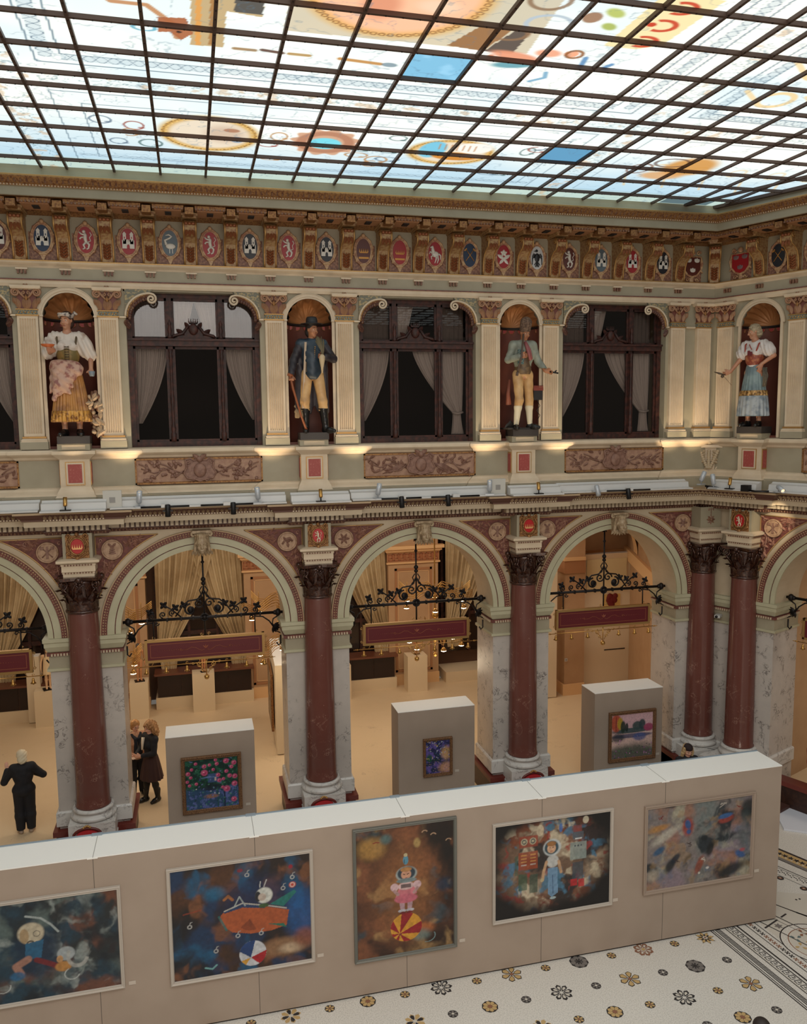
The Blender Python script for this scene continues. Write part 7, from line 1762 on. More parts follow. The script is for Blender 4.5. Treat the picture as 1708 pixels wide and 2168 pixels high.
def P2(U,V,W,H):
    p=Paint(U,V,(38,24,20)); clouds(p,[(21,1.6,.45,.62,(84,50,28),.9),(22,2.0,.50,.62,(14,50,88),.95),(23,3,.58,.7,(20,88,128),.9),(24,2.4,.57,.68,(12,14,24),.9),(25,3,.62,.72,(128,80,50),.8)])
    p.ell(W*.62,H*.62,.5,.34,(14,40,84),.75,.5); p.ell(W*.93,H*.45,.22,.35,(24,92,160),.7,.5); p.ell(W*.8,H*.16,.34,.13,(150,112,80),.9,.4); p.ell(W*.85,H*.14,.16,.07,(206,180,150),.8,.5); p.ell(W*.95,H*.22,.14,.14,(140,80,58),.8,.5); p.ell(W*.3,H*.75,.14,.10,(24,100,140),.8,.5)
    bx=lambda a,b:(W*a,H*b)
    p.poly([bx(.33,.52),bx(.37,.58),bx(.50,.61),bx(.68,.56),bx(.84,.50),bx(.82,.36),bx(.70,.33),bx(.56,.33),bx(.42,.37),bx(.35,.45)],(176,88,48)); p.poly([bx(.36,.57),bx(.50,.62),bx(.66,.57),bx(.66,.55),bx(.50,.585),bx(.37,.555)],(36,60,100)); p.line([bx(.37,.575),bx(.5,.625),bx(.68,.57),bx(.82,.52)],.012,(190,186,178))
    p.poly([bx(.48,.40),bx(.55,.47),bx(.60,.36),bx(.54,.36)],(140,66,36)); p.poly([bx(.70,.58),bx(.88,.68),bx(.90,.66),bx(.80,.54)],(30,116,110)); p.poly([bx(.68,.40),bx(.82,.34),bx(.80,.38)],(40,110,90)); p.line([bx(.44,.6),bx(.48,.69),bx(.52,.6)],.012,(160,170,170)); p.line([bx(.33,.53),bx(.38,.4)],.02,(30,110,110),.8)
    p.ell(*bx(.66,.67),.115,.115,(212,214,208)); p.ell(*bx(.615,.665),.04,.075,(34,36,44)); p.ell(*bx(.645,.655),.055,.055,(200,184,172)); p.ell(*bx(.655,.575),.07,.03,(60,90,50)); p.line([bx(.66,.75),bx(.68,.81)],.01,(190,190,190)); p.line([bx(.63,.75),bx(.635,.8)],.01,(190,190,190))
    cx,cy,r=W*.565,H*.145,.185; p.ell(cx,cy,r,r,(206,208,214),1,.02)
    A=np.arctan2(V-cy+.06,U-cx+.03); ins=((U-cx)**2+(V-cy)**2<r*r)
    for a0,a1,c in ((1.3,2.5,(30,64,120)),(-.75,.35,(176,28,38)),(-2.9,-2.2,(214,160,60))): p.mix(ins*(A>a0)*(A<a1),c)
    for k,(a,b) in enumerate(((.54,.88),(.87,.80),(.80,.71),(.30,.22),(.46,.33),(.63,.32),(.12,.48))): p.ring(W*a,H*b,.026,.024,.4,(190,190,188),.85); p.line([(W*a,H*b+.025),(W*a+.012,H*b+.06),(W*a+.035,H*b+.065)],.008,(180,180,178),.8)
    p.ell(*bx(.87,.73),.05,.045,(190,70,60)); p.ring(*bx(.87,.73),.03,.03,.35,(220,200,190),.8); p.ell(*bx(.86,.90),.03,.03,(150,30,50)); p.ell(*bx(.49,.93),.04,.025,(140,30,50),.8)
    p.line([bx(.37,.68),bx(.40,.71),bx(.43,.67)],.025,(176,110,56),.8); p.line([bx(.08,.6),bx(.2,.62)],.014,(150,60,36),.7); p.line([bx(.22,.08),bx(.27,.06),bx(.3,.09)],.016,(130,190,190),.8)
    return p.C
def P3(U,V,W,H):
    p=Paint(U,V,(46,26,20)); clouds(p,[(31,1.5,.42,.6,(96,58,38),.9),(32,2.2,.5,.62,(140,86,56),.8),(33,2.4,.56,.68,(22,16,16),.95),(34,2.6,.60,.70,(40,74,88),.8),(35,3,.62,.72,(176,140,92),.7)])
    p.ell(W*.5,H*.5,W*.3,H*.36,(172,112,66),.55,.6); p.ell(W*.15,H*.86,.2,.16,(186,140,72),.8,.5); p.ell(W*.30,H*.92,.08,.07,(90,120,120),.8,.5); p.ell(W*.62,H*.86,.05,.07,(190,160,100),.8,.4); p.ell(W*.86,H*.92,.26,.16,(30,20,18),.8,.5)
    p.ell(W*.7,H*.17,.13,.08,(190,110,60),.7,.5); p.ell(W*.66,H*.12,.12,.08,(110,140,140),.7,.6); p.ell(W*.9,H*.5,.12,.1,(24,50,76),.8,.5)
    cx,cy,r=W*.5,H*.20,.235; p.ell(cx,cy,r,r*.93,(220,158,54),1,.02); A=np.arctan2(V-cy+.09,U-cx+.10); ins=(((U-cx)/r)**2+((V-cy)/(r*.93))**2<1); p.mix(ins*(np.sin(A*6+.6)>0),(158,34,40)); p.ell(cx-.09,cy-.10,.02,.02,(140,60,50))
    for s in (-1,1): p.poly([(cx+s*.02,H*.40),(cx+s*.10,H*.40),(cx+s*.08,H*.33),(cx+s*.02,H*.33)],(186,150,160)); p.ell(cx+s*.06,H*.335,.06,.025,(190,186,196)); p.ell(cx+s*.05,H*.318,.045,.018,(120,30,34))
    p.poly([(cx-.17,H*.43),(cx+.17,H*.46),(cx+.12,H*.52),(cx-.10,H*.52)],(214,124,136)); p.ell(cx,H*.43,.17,.07,(206,110,128)); p.ell(cx,H*.53,.12,.06,(226,190,190)); p.rect(cx-.075,cx+.075,H*.515,H*.545,(60,44,50),.8)
    for s in (-1,1): p.ell(cx+s*.17,H*.53,.06,.06,(220,184,190)); p.line([(cx+s*.17,H*.5),(cx+s*.12,H*.47)],.03,(190,150,150))
    p.ell(cx+.01,H*.625,.155,.115,(176,190,190)); p.ell(cx+.01,H*.63,.135,.098,(52,66,80)); p.ell(cx+.005,H*.62,.075,.072,(214,160,132)); p.ell(cx+.005,H*.66,.085,.035,(190,136,84),.95); p.line([(cx-.035,H*.625),(cx-.015,H*.622)],.008,(70,40,34)); p.line([(cx+.02,H*.622),(cx+.045,H*.625)],.008,(70,40,34)); p.ell(cx+.005,H*.594,.016,.008,(160,70,70)); p.ell(cx+.01,H*.573,.15,.035,(130,146,150))
    p.ell(cx+.0,H*.735,.04,.07,(92,150,176)); p.ell(cx,H*.775,.028,.028,(206,190,150)); p.line([(cx-.02,H*.74),(cx-.02,H*.71)],.006,(60,80,100))
    for a,b in ((.70,.93),(.79,.90),(.95,.84)): p.ring(W*a,H*b,.04,.035,.3,(196,160,130),.8,.3,2.9)
    p.line([(W*.17,H*.9),(W*.2,H*.905),(W*.23,H*.9)],.01,(140,50,40)); p.ring(W*.72,H*.1,.12,.09,.08,(150,190,196),.6,4.4,6.8)
    return p.C
def P4(U,V,W,H):
    p=Paint(U,V,(18,14,16)); d=np.hypot((U-W*.5)/(W*.52),(V-H*.56)/(H*.5)); m=smooth(1.1,.75,d+.35*(fbm(U,V,2.5,40)-.47))
    q=Paint(U,V,(120,94,76)); clouds(q,[(41,3,.48,.6,(176,156,132),.9),(42,4,.54,.64,(128,66,40),.9),(43,4,.56,.66,(40,40,44),.9),(44,5,.60,.68,(78,128,160),.85),(45,5,.62,.70,(210,196,170),.9),(46,6,.64,.71,(160,56,50),.8)])
    p.C=p.C*(1-m[...,None])+q.C*m[...,None]
    cx=W*.48; x=W*.28
    p.rect(x-.15,x+.15,H*.74,H*.86,(158,70,52),.85); 
    for s in (-1,1): p.ell(x+s*.07,H*.80,.055,.055,(186,178,150)); p.ring(x+s*.07,H*.80,.03,.03,.3,(70,70,80))
    p.rect(x-.16,x+.15,H*.50,H*.69,(158,74,44),.9)
    for k in range(4):
        for s in (-1,1): p.rect(x+s*.075-.045,x+s*.075+.045,H*(.65-.035*k),H*(.662-.035*k),(216,160,90) if k<3 else (196,188,180),.9)
    p.rect(x-.16,x-.02,H*.28,H*.46,(50,92,70),.7); p.rect(x+.02,x+.15,H*.24,H*.44,(46,84,72),.7); p.rect(x-.22,x-.17,H*.45,H*.66,(60,96,80),.6)
    x=W*.72; p.rect(x-.14,x+.13,H*.53,H*.72,(150,164,160),.85); p.rect(x-.10,x+.08,H*.755,H*.83,(90,98,108),.9); p.rect(x-.09,x+.05,H*.83,H*.90,(146,70,70),.7); p.rect(x-.06,x+.05,H*.75,H*.765,(220,224,226)); p.rect(x-.10,x+.08,H*.30,H*.50,(70,84,96),.75); p.rect(x-.13,x-.02,H*.245,H*.32,(196,44,50),.9); p.rect(x,x+.10,H*.225,H*.31,(196,44,50),.9)
    for k in range(3): p.ell(x-.06+.05*k,H*.68,.014,.014,(70,76,90))
    p.poly([(cx-.06,H*.48),(cx+.10,H*.48),(cx+.11,H*.2),(cx+.01,H*.16),(cx-.05,H*.2)],(120,156,190)); p.line([(cx+.02,H*.40),(cx+.03,H*.2)],.008,(80,112,150)); p.ell(cx+.02,H*.55,.10,.10,(206,206,204)); p.line([(cx-.08,H*.55),(cx-.13,H*.44),(cx-.14,H*.37)],.03,(206,166,130)); p.line([(cx+.12,H*.54),(cx+.16,H*.42)],.03,(206,166,130)); p.ell(cx-.15,H*.36,.03,.03,(210,190,150)); p.ell(cx+.03,H*.15,.05,.02,(180,200,206))
    p.ell(cx+.01,H*.70,.145,.135,(206,212,214)); p.ell(cx-.0,H*.70,.115,.108,(60,84,96)); p.ell(cx+.0,H*.69,.07,.075,(226,180,146)); p.ell(cx,H*.74,.075,.04,(166,116,70)); 
    for s in (-1,1): p.ell(cx+s*.026,H*.70,.011,.008,(60,44,40))
    p.line([(cx-.015,H*.662),(cx+.015,H*.662)],.007,(176,80,76)); p.ell(W*.38,H*.9,.06,.09,(214,198,170),.8); p.ell(W*.47,H*.92,.07,.06,(70,120,150),.8); p.ell(W*.56,H*.9,.03,.07,(70,116,190),.85); p.ell(W*.78,H*.95,.05,.06,(214,204,180),.8)
    return p.C
def P5(U,V,W,H):
    p=Paint(U,V,(134,124,122)); clouds(p,[(51,1.8,.45,.62,(116,128,128),.8),(52,2.4,.52,.66,(150,132,146),.8),(53,3,.56,.68,(160,112,88),.8),(54,3.4,.58,.68,(176,170,150),.9),(55,3,.60,.70,(30,40,50),.95),(56,5,.64,.71,(176,140,90),.35),(57,5,.65,.72,(80,104,136),.4)])
    E=lambda a,b,r,s,c,k=.9,e=.35,ro=0:p.ell(W*a,H*b,r,s,c,k,e,ro)
    E(.22,.27,.13,.07,(24,30,38),.9,.4,.9); E(.27,.35,.10,.05,(26,38,56),.9,.4,.8); E(.6,.4,.06,.12,(18,22,26),.9,.4,-.3); E(.54,.55,.06,.05,(24,34,40)); E(.82,.10,.26,.09,(16,28,40),.9,.5,.3); E(.97,.85,.14,.16,(16,18,24),.9,.4); E(.94,.55,.12,.35,(74,92,96),.6,.6)
    E(.38,.72,.10,.15,(160,60,50),.85); E(.38,.75,.05,.08,(50,92,150),.95,.3,.3); E(.39,.66,.04,.04,(50,92,150),.95); E(.75,.75,.14,.06,(160,64,54),.85,.3,.2); E(.74,.79,.13,.04,(56,102,160),.95,.3,.15); E(.11,.47,.11,.05,(44,90,130),.9,.4,.5); E(.9,.28,.1,.05,(54,96,160),.9,.4,-.5); E(.92,.33,.05,.03,(170,80,90))
    E(.17,.65,.26,.07,(196,190,176),.8,.5,.5); E(.1,.75,.18,.05,(196,140,66),.7,.5,.2); E(.5,.22,.06,.16,(150,72,48),.85,.4,-.4); E(.58,.17,.03,.02,(230,224,220)); E(.5,.12,.02,.02,(230,224,210)); E(.06,.18,.1,.1,(186,174,156),.7,.5)
    for k in range(24):
        r=random.Random(k); a,b=[(.12,.88),(.4,.5),(.72,.93),(.88,.88),(.28,.32),(.52,.28)][k%6]; p.line([(W*(a+r.uniform(-.03,.03)),H*(b+r.uniform(-.03,.03)))]+[(W*(a+r.uniform(-.04,.04)),H*(b+r.uniform(-.03,.03)))],.009,[(120,30,34),(60,40,40),(200,190,180)][k%3],.8)
    return p.C
def dabs(p,n,seed,fn,W,H):
    r=random.Random(seed)
    for k in range(n):
        u,v=r.random(),r.random(); q=fn(u,v,r)
        if q: c,a,b,kk=q; p.ell(u*W,v*H,a,b,c,kk,.3,r.random()*3)
def G1(U,V,W,H):
    p=Paint(U,V,(24,74,60)); f=fbm(U,V,16,61); p.mix(smooth(.5,.6,f)*.7,(46,110,84)); p.mix(smooth(.5,.42,f)*.7,(14,44,46)); low=smooth(.45,.35,V/H); p.mix(low*.8,(50,84,130)); p.mix(low*smooth(.5,.6,fbm(U,V,22,62)),(96,110,176))
    p.rect(.42*W,.63*W,.52*H,.70*H,(70,96,150),.8); p.poly([(.26*W,.62*H),(.45*W,.66*H),(.64*W,.62*H)],(110,136,190),.9); p.ell(.52*W,.42*H,.22*W,.07*H,(22,34,50),.8,.3); p.rect(.55*W,.585*W,.55*H,.62*H,(220,200,190)); p.rect(.72*W,.75*W,0,.42*H,(22,44,80)); p.rect(.60*W,.615*W,0,.42*H,(30,90,80)); p.ell(.48*W,.24*H,.13*W,.04*H,(170,120,90),.8,.4)
    dabs(p,150,3,lambda u,v,r:((r.choice([(40,130,90),(90,150,120),(20,60,60),(60,90,150),(120,130,190)])),.012,.02,.7),W,H)
    dabs(p,30,4,lambda u,v,r:((226,230,220),.014,.01,.9) if .28<v<.42 and .1<u<.7 else None,W,H)
    for a,b,r_ in ((.2,.93,.03),(.36,.86,.04),(.46,.88,.03),(.60,.89,.035),(.58,.97,.03),(.78,.93,.05),(.93,.88,.045),(.88,.80,.035),(.36,.73,.06),(.53,.78,.03),(.62,.66,.04),(.64,.55,.04),(.72,.57,.03),(.78,.72,.035),(.84,.62,.04),(.94,.60,.045),(.93,.45,.05),(.78,.36,.06),(.70,.40,.03),(.91,.13,.05),(.05,.74,.04),(.1,.66,.03),(.12,.82,.03),(.03,.58,.03),(.2,.52,.03),(.07,.5,.03)):
        p.ell(a*W,b*H,r_*1.05,r_,(222,96,140),1,.3); p.ell(a*W+.008,b*H-.006,r_*.55,r_*.5,(176,40,92),.8,.3); p.ell(a*W-.012,b*H+.01,r_*.3,r_*.25,(250,180,196),.8)
    return p.C
def G2(U,V,W,H):
    p=Paint(U,V,(60,62,120)); f=fbm(U,V,14,71); p.mix(smooth(.5,.6,f)*.8,(110,90,170)); p.mix(smooth(.5,.4,f)*.8,(24,36,70)); p.ell(.85*W,.6*H,.2*W,.2*H,(220,170,110),.8,.5); p.ell(.85*W,.15*H,.3*W,.16*H,(216,160,120),.8,.5); p.ell(.35*W,.42*H,.4*W,.04*H,(20,50,60),.9,.3); p.ell(.15*W,.48*H,.12*W,.12*H,(30,90,60),.7)
    dabs(p,160,5,lambda u,v,r:(r.choice([(120,100,190),(220,190,80),(40,60,140),(150,130,210),(30,110,110),(196,206,220)]) if v>.45 else r.choice([(30,50,110),(90,120,180),(220,180,150),(20,30,60)]),.008,.022 if v>.45 else .006,.8),W,H); return p.C
def G3(U,V,W,H):
    p=Paint(U,V,(226,182,190)); p.mix(smooth(.75,.5,V/H)*.6,(236,206,186)); E=lambda a,b,r,s,c,k=.95,e=.2:p.ell(a*W,b*H,r*W,s*H,c,k,e)
    E(.5,.62,.5,.06,(60,84,90)); E(.1,.82,.13,.2,(200,84,50)); E(.2,.80,.07,.14,(196,160,50)); E(.27,.72,.06,.14,(34,56,44)); E(.36,.70,.04,.1,(30,50,46)); E(.62,.72,.12,.10,(62,84,86)); E(.74,.74,.08,.12,(54,74,80)); E(.9,.66,.12,.09,(176,70,110)); E(.5,.5,.5,.05,(50,62,110),.8); E(.68,.46,.16,.09,(80,100,160),.8,.3); E(.15,.48,.16,.1,(30,44,60),.8,.4)
    p.mix(smooth(.42,.2,V/H+.12*(fbm(U,V,6,81)-.4)+.1*np.abs(U/W-.5))*.85,(40,70,60))
    dabs(p,170,6,lambda u,v,r:(r.choice([(196,120,190),(226,160,210),(30,70,60),(20,40,50),(150,80,150),(90,150,100)]),.012,.014,.85) if v<.36-.16*(1-abs(u-.5)*2) or (u<.25 and v<.5) else (r.choice([(60,76,130),(206,150,170),(40,60,80)]),.018,.005,.7) if .38<v<.6 else None,W,H); p.line([(.1*W,.65*H),(.1*W,.95*H)],.008,(60,30,40)); return p.C
FG=mat('frame_pale_grey',(176,166,156),.45); FD=mat('frame_dark_grey',(104,104,98),.4,.2); FB=mat('frame_brown_gilt',(134,96,62),.5,.25,noise=(60,(92,60,40),.45,.6),bump=(80,.5))
Yp=Y0-.002
painting(-.95,.94,.80,2.245,Yp,'dark painting of two children in white helmets, cut off at the left edge',P1,.05,FG)
painting(1.53,3.50,.70,2.375,Yp,'large painting of an orange boat above a beach ball',P2,.05,FG)
painting(4.07,5.61,.55,2.575,Yp,'tall painting of a helmeted girl standing on a striped ball',P3,.05,FD,210)
painting(6.17,8.14,.79,2.365,Yp,'large painting of a child in a space helmet between two robots',P4,.05,FG)
painting(8.68,10.67,.85,2.31,Yp,'large pale cloudy painting with blue and red patches, rightmost on the long partition',P5,.06,mat('frame_taupe',(150,132,118),.5))
painting(1.64,2.79,.69,1.84,-.102,'painting of pink roses before a blue house in a brown gilt frame',G1,.075,FB,170,.06,True)
painting(6.55,7.19,.81,1.64,-.002,'small narrow painting of purple willows over water in a gilt frame',G2,.06,FB,130,.06,True)
painting(10.82,11.98,.645,1.80,-.062,'painting of a pink evening lake with trees and flowers in a brown frame',G3,.075,FB,170,.06,True)
for x,z,y,l in ((1.03,.83,Yp,'the helmeted children painting'),(3.58,.76,Yp,'the orange boat painting'),(5.70,.61,Yp,'the striped ball painting'),(8.21,.84,Yp,'the robots painting'),(10.76,.93,Yp,'the pale cloudy painting'),(2.90,.74,-.102,'the pink rose painting'),(7.30,.86,-.002,'the small willow painting'),(12.06,.71,-.062,'the evening lake painting')):
    t=tag(G().box(-.045,.045,-.006,0,-.025,.025).build('wall_label',mat('label_card',(188,176,164),.7),None,Matrix.Translation((x,y,z))),'tiny pale caption card right of '+l,'label card','caption cards beside the paintings')
# ------------------------------------------------------------------ people
PSK=mat('skin_light',(226,172,146),.5); BCL=mat('black_cloth',(22,22,28),.8,noise=(8,(32,32,38),.4,.6))
def person(M,label): return thing('person',M,label,'person')
def slab(b,zlo=None,zhi=None):
    if zlo is not None: b.F[:,:,:max(0,int((zlo-b.lo[2])/b.c))]=.5
    if zhi is not None: b.F[:,:,int((zhi-b.lo[2])/b.c):]=.5
C_=.0105
# woman seen from behind, hands raised
t=person(Matrix.Translation((-1.50,1.42,0))@Matrix.Rotation(pi+.15,4,'Z')@Matrix.Scale(.985,4),'white-haired woman in black seen from behind, one hand raised')
J=joints(elR=(.36,-.06,1.12),wrR=(.30,-.25,1.30),elL=(-.38,-.02,1.18),wrL=(-.20,-.26,1.16),anL=(-.10,.02,.09),anR=(.10,.02,.09))
b=Body((-.5,-.45,0),(.5,.3,1.82),C_); torso(b,J,1.05,bust=1); arm(b,J,'L'); arm(b,J,'R'); hand(b,J['wrR'],(.1,-.2,1),(-1,0,0),.2,(0,-1,0)); hand(b,J['wrL'],(.8,-.4,.1),(0,0,1),.4); leg(b,J,'L'); leg(b,J,'R'); b.cap(J['neck'],J['head'],.05,.048,.03); T,Rm=head(b,J['head'],.1); b.mesh('body',PSK,t); face_parts(T,Rm,t)
b=Body((-.5,-.45,.78),(.5,.34,1.6),C_); torso(b,J,1.12,inf=.028,bust=1); b.ell((0,.01,.93),(.215,.155,.16),.05); arm(b,J,'L',.03,.95); arm(b,J,'R',.03,.95); b.ell((0,.02,1.40),(.17,.09,.06),.04); b.mesh('black_jacket',BCL,t)
b=Body((-.3,-.3,.09),(.3,.3,1.05),C_); b.ell((0,.01,.92),(.19,.14,.12),.04); leg(b,J,'L',.028,(.10,.07,.055)); leg(b,J,'R',.028,(.10,.07,.055)); b.mesh('trousers',mat('black_trousers',(26,26,32),.8),t)
b=Body((-.25,-.3,-.02),(.25,.2,.2),.009); foot(b,(-.10,.02,.10),(-.2,-1,0),.006,.18); foot(b,(.10,.02,.10),(.2,-1,0),.006,.18); b.mesh('beige_shoes',mat('shoe_beige',(170,150,134),.6),t)
b=Body((-.2,-.2,1.4),(.2,.3,1.85),.009); hairblob(b,T,None,Rm,1.08,.02,.018,-.08); b.wave(lambda x,y,z:.004*np.sin(z*90+x*60)); b.mesh('white_hair',mat('hair_white',(224,210,182),.7),t)
# the pair talking
t=person(Matrix.Translation((.62,2.58,0))@Matrix.Rotation(.35,4,'Z')@Matrix.Scale(.98,4),'woman with blond bob, beige cardigan and dark scarf, left of the talking pair')
J=joints(elR=(.25,-.10,1.12),wrR=(.14,-.28,1.08),elL=(-.25,-.03,1.12),wrL=(-.20,-.22,1.08))
b=Body((-.45,-.45,0),(.45,.3,1.82),C_); torso(b,J,.95,bust=1); arm(b,J,'L'); arm(b,J,'R'); hand(b,J['wrR'],(-.3,-.8,.1),(0,0,1),.5); hand(b,J['wrL'],(.4,-.8,.1),(0,0,1),.5); leg(b,J,'L'); leg(b,J,'R'); b.cap(J['neck'],J['head'],.048,.045,.03); T,Rm=head(b,J['head'],.15,.28); b.mesh('body',PSK,t); face_parts(T,Rm,t)
b=Body((-.45,-.4,.86),(.45,.3,1.56),C_); torso(b,J,1.0,inf=.022,bust=1); arm(b,J,'L',.026,.9); arm(b,J,'R',.026,.9); b.ell((0,0,.95),(.19,.135,.10),.04); b.mesh('beige_cardigan',mat('cardigan',(206,160,130),.8,noise=(40,(188,140,110),.4,.6)),t)
b=Body((-.2,-.35,1.0),(.2,.2,1.56),C_); b.chain([(-.06,.06,1.47),(-.10,-.04,1.45),(-.04,-.14,1.38),(-.06,-.175,1.05)],[.03,.034,.036,.045],.02); b.chain([(.06,.06,1.47),(.10,-.04,1.45),(.04,-.14,1.38),(.05,-.175,1.06)],[.03,.034,.036,.045],.02); b.mesh('dark_scarf',mat('scarf_navy',(26,30,40),.8),t)
b=Body((-.3,-.3,.05),(.3,.3,1.0),C_); b.ell((0,.0,.90),(.165,.12,.10),.04); leg(b,J,'L',.02,(.092,.064,.045)); leg(b,J,'R',.02,(.092,.064,.045)); b.mesh('black_trousers',MATS['black_trousers'],t)
b=Body((-.25,-.3,-.02),(.25,.2,.2),.009); foot(b,(-.10,.02,.10),(-.2,-1,0),.008); foot(b,(.10,.02,.10),(.2,-1,0),.008); b.mesh('black_shoes',MATS['boot_black'],t)
b=Body((-.2,-.2,1.4),(.2,.3,1.85),.009); hairblob(b,T,None,Rm,1.04,.02,.014,-.10); b.wave(lambda x,y,z:.003*np.sin(x*120)); b.mesh('blond_bob',mat('hair_blond',(190,140,84),.6,noise=(30,(150,104,60),.4,.6)),t)
g=G()
for s in (-1,1): g.tube([T(s*.032+.022*cos(a),-.098,.002+.016*sin(a)) for a in [k*pi/5 for k in range(11)]],.0022,4)
g.tube([T(-.01,-.10,.004),T(.01,-.10,.004)],.002,4); g.build('glasses',BLACKM,t)
t=person(Matrix.Translation((.95,2.18,0))@Matrix.Rotation(-.95,4,'Z')@Matrix.Scale(1.03,4),'woman with curly blond hair and brown skirt, right of the talking pair')
J=joints(elR=(.24,-.08,1.14),wrR=(.10,-.30,1.12),elL=(-.24,-.08,1.14),wrL=(-.10,-.30,1.08),anL=(-.10,-.10,.09),anR=(.10,.06,.09),knL=(-.10,-.07,.5))
b=Body((-.45,-.5,0),(.45,.3,1.82),C_); torso(b,J,.95,bust=1); arm(b,J,'L'); arm(b,J,'R'); hand(b,J['wrR'],(-.5,-.8,.1),(0,0,1),.7); hand(b,J['wrL'],(.3,-.8,.1),(0,0,1),.7); leg(b,J,'L'); leg(b,J,'R'); b.cap(J['neck'],J['head'],.046,.043,.03); T,Rm=head(b,J['head'],.1,.30); b.mesh('body',PSK,t); face_parts(T,Rm,t)
b=Body((-.45,-.4,.9),(.45,.3,1.53),C_); torso(b,J,.99,inf=.018,bust=1); arm(b,J,'L',.022,.85); arm(b,J,'R',.022,.85); b.mesh('black_top',BCL,t)
skirt('brown_skirt',mat('skirt_darkbrown',(66,44,42),.8),t,1.03,.52,.15,.27,.06,12,sy=.85)
b=Body((-.3,-.35,.05),(.3,.3,.95),C_); leg(b,J,'L',.008); leg(b,J,'R',.008); b.mesh('black_tights',mat('tights_black',(20,18,20),.6),t)
b=Body((-.3,-.4,-.02),(.3,.3,.32),.009)
for s in 'LR': a=J['an'+s]; b.cap(a,vadd(a,(0,.01,.17)),.048,.056,.02)
foot(b,(-.10,-.10,.10),(-.2,-1,0),.012); foot(b,(.10,.06,.10),(.2,-1,0),.012); b.mesh('ankle_boots',MATS['boot_black'],t)
b=Body((-.25,-.25,1.25),(.25,.3,1.88),.0095); hairblob(b,T,None,Rm,1.1,.03,.02,-.1)
for s in (-1,1): b.chain([T(s*.09,.02,.03),T(s*.12,.03,-.08),T(s*.12,.02,-.19)],[.045,.055,.05],.03)
b.cap(T(0,.1,0),T(0,.12,-.2),.09,.07,.03); b.wave(lambda x,y,z:.012*np.sin(z*75+x*30)*np.sin(x*70+y*60)); b.mesh('curly_hair',mat('hair_curly_blond',(186,140,92),.6,noise=(24,(140,98,58),.4,.6)),t)
g=G(); g.tube([(-.05,-.13,1.44),(-.02,-.17,1.34),(0,-.2,1.2)],[.035,.03,.02],8); g.build('cream_scarf',mat('scarf_cream',(226,212,190),.7),t)
g=G(); g.box(-.06,.06,-.46,-.36,1.08,1.09); g.build('leaflet',mat('leaflet',(210,180,160),.7),t)
# seated woman half hidden behind the long partition
def seated(M,label,skin=PSK):
    t=person(M,label)
    J=joints(pelvis=(0,.05,.50),chest=(0,.02,.82),neck=(0,.02,1.03),shL=(-.17,.02,.97),shR=(.17,.02,.97),elL=(-.22,-.08,.74),elR=(.22,-.08,.74),wrL=(-.10,-.28,.70),wrR=(.10,-.28,.70),hipL=(-.09,.02,.48),hipR=(.09,.02,.48),knL=(-.10,-.40,.48),knR=(.10,-.40,.48),anL=(-.10,-.40,.09),anR=(.10,-.36,.09),head=(0,-.01,1.19))
    b=Body((-.45,-.65,0),(.45,.3,1.4),C_); torso(b,J,.95,bust=1); arm(b,J,'L'); arm(b,J,'R'); hand(b,J['wrL'],(.5,-.7,-.3),(0,0,1),.6); hand(b,J['wrR'],(-.5,-.7,-.3),(0,0,1),.6); leg(b,J,'L'); leg(b,J,'R'); b.cap(J['neck'],J['head'],.046,.043,.03); return t,J,b
t,J,b=seated(Matrix.Translation((12.10,-1.17,0))@Matrix.Rotation(-.1,4,'Z')@Matrix.Scale(1.04,4),'seated blond woman in dark cap, behind the right end of the long partition')
T,Rm=head(b,J['head'],.0,.4); b.mesh('body',PSK,t); face_parts(T,Rm,t,lip=(170,80,76))
b=Body((-.45,-.6,.4),(.45,.3,1.1),C_); torso(b,J,1.0,inf=.02,bust=1); arm(b,J,'L',.024,.9); arm(b,J,'R',.024,.9); b.mesh('black_top',BCL,t)
b=Body((-.3,-.65,.05),(.3,.3,.62),C_); b.ell((0,.04,.48),(.17,.13,.10),.04); leg(b,J,'L',.02,(.09,.064,.045)); leg(b,J,'R',.02,(.09,.064,.045)); b.mesh('trousers',MATS['black_trousers'],t)
b=Body((-.3,-.65,-.02),(.3,.0,.2),.01); foot(b,(-.10,-.40,.1),(0,-1,0),.008); foot(b,(.10,-.36,.1),(0,-1,0),.008); b.mesh('shoes',MATS['boot_black'],t)
b=Body((-.25,-.25,.8),(.25,.3,1.4),.009)
for s in (-1,1): b.chain([T(s*.07,.0,.05),T(s*.095,.0,-.06),T(s*.11,-.02,-.2),T(s*.12,-.03,-.3)],[.035,.038,.034,.02],.02)
b.cap(T(0,.07,.02),T(0,.1,-.2),.08,.06,.03); b.wave(lambda x,y,z:.003*np.sin(x*140)); b.mesh('long_blond_hair',mat('hair_pale_blond',(214,184,136),.6,noise=(24,(170,136,94),.4,.6)),t)
b=Body((-.2,-.2,1.1),(.2,.3,1.4),.009); b.ell(T(0,.015,.06),(.088,.10,.075),.02,rot=Rm); b.mesh('dark_cap',mat('cap_brown',(40,24,24),.8),t)
t=thing('bench',(12.15,-1.0,0),'dark low bench the blond woman sits on','bench'); g=G(); g.box(-.5,.5,-.2,.3,.36,.42); g.build('seat',CUPB,t)
for x in (-.44,.44):
    for y in (-.14,.24): g=G(); g.box(x-.03,x+.03,y-.03,y+.03,0,.36); g.build('leg',CUPB,t)
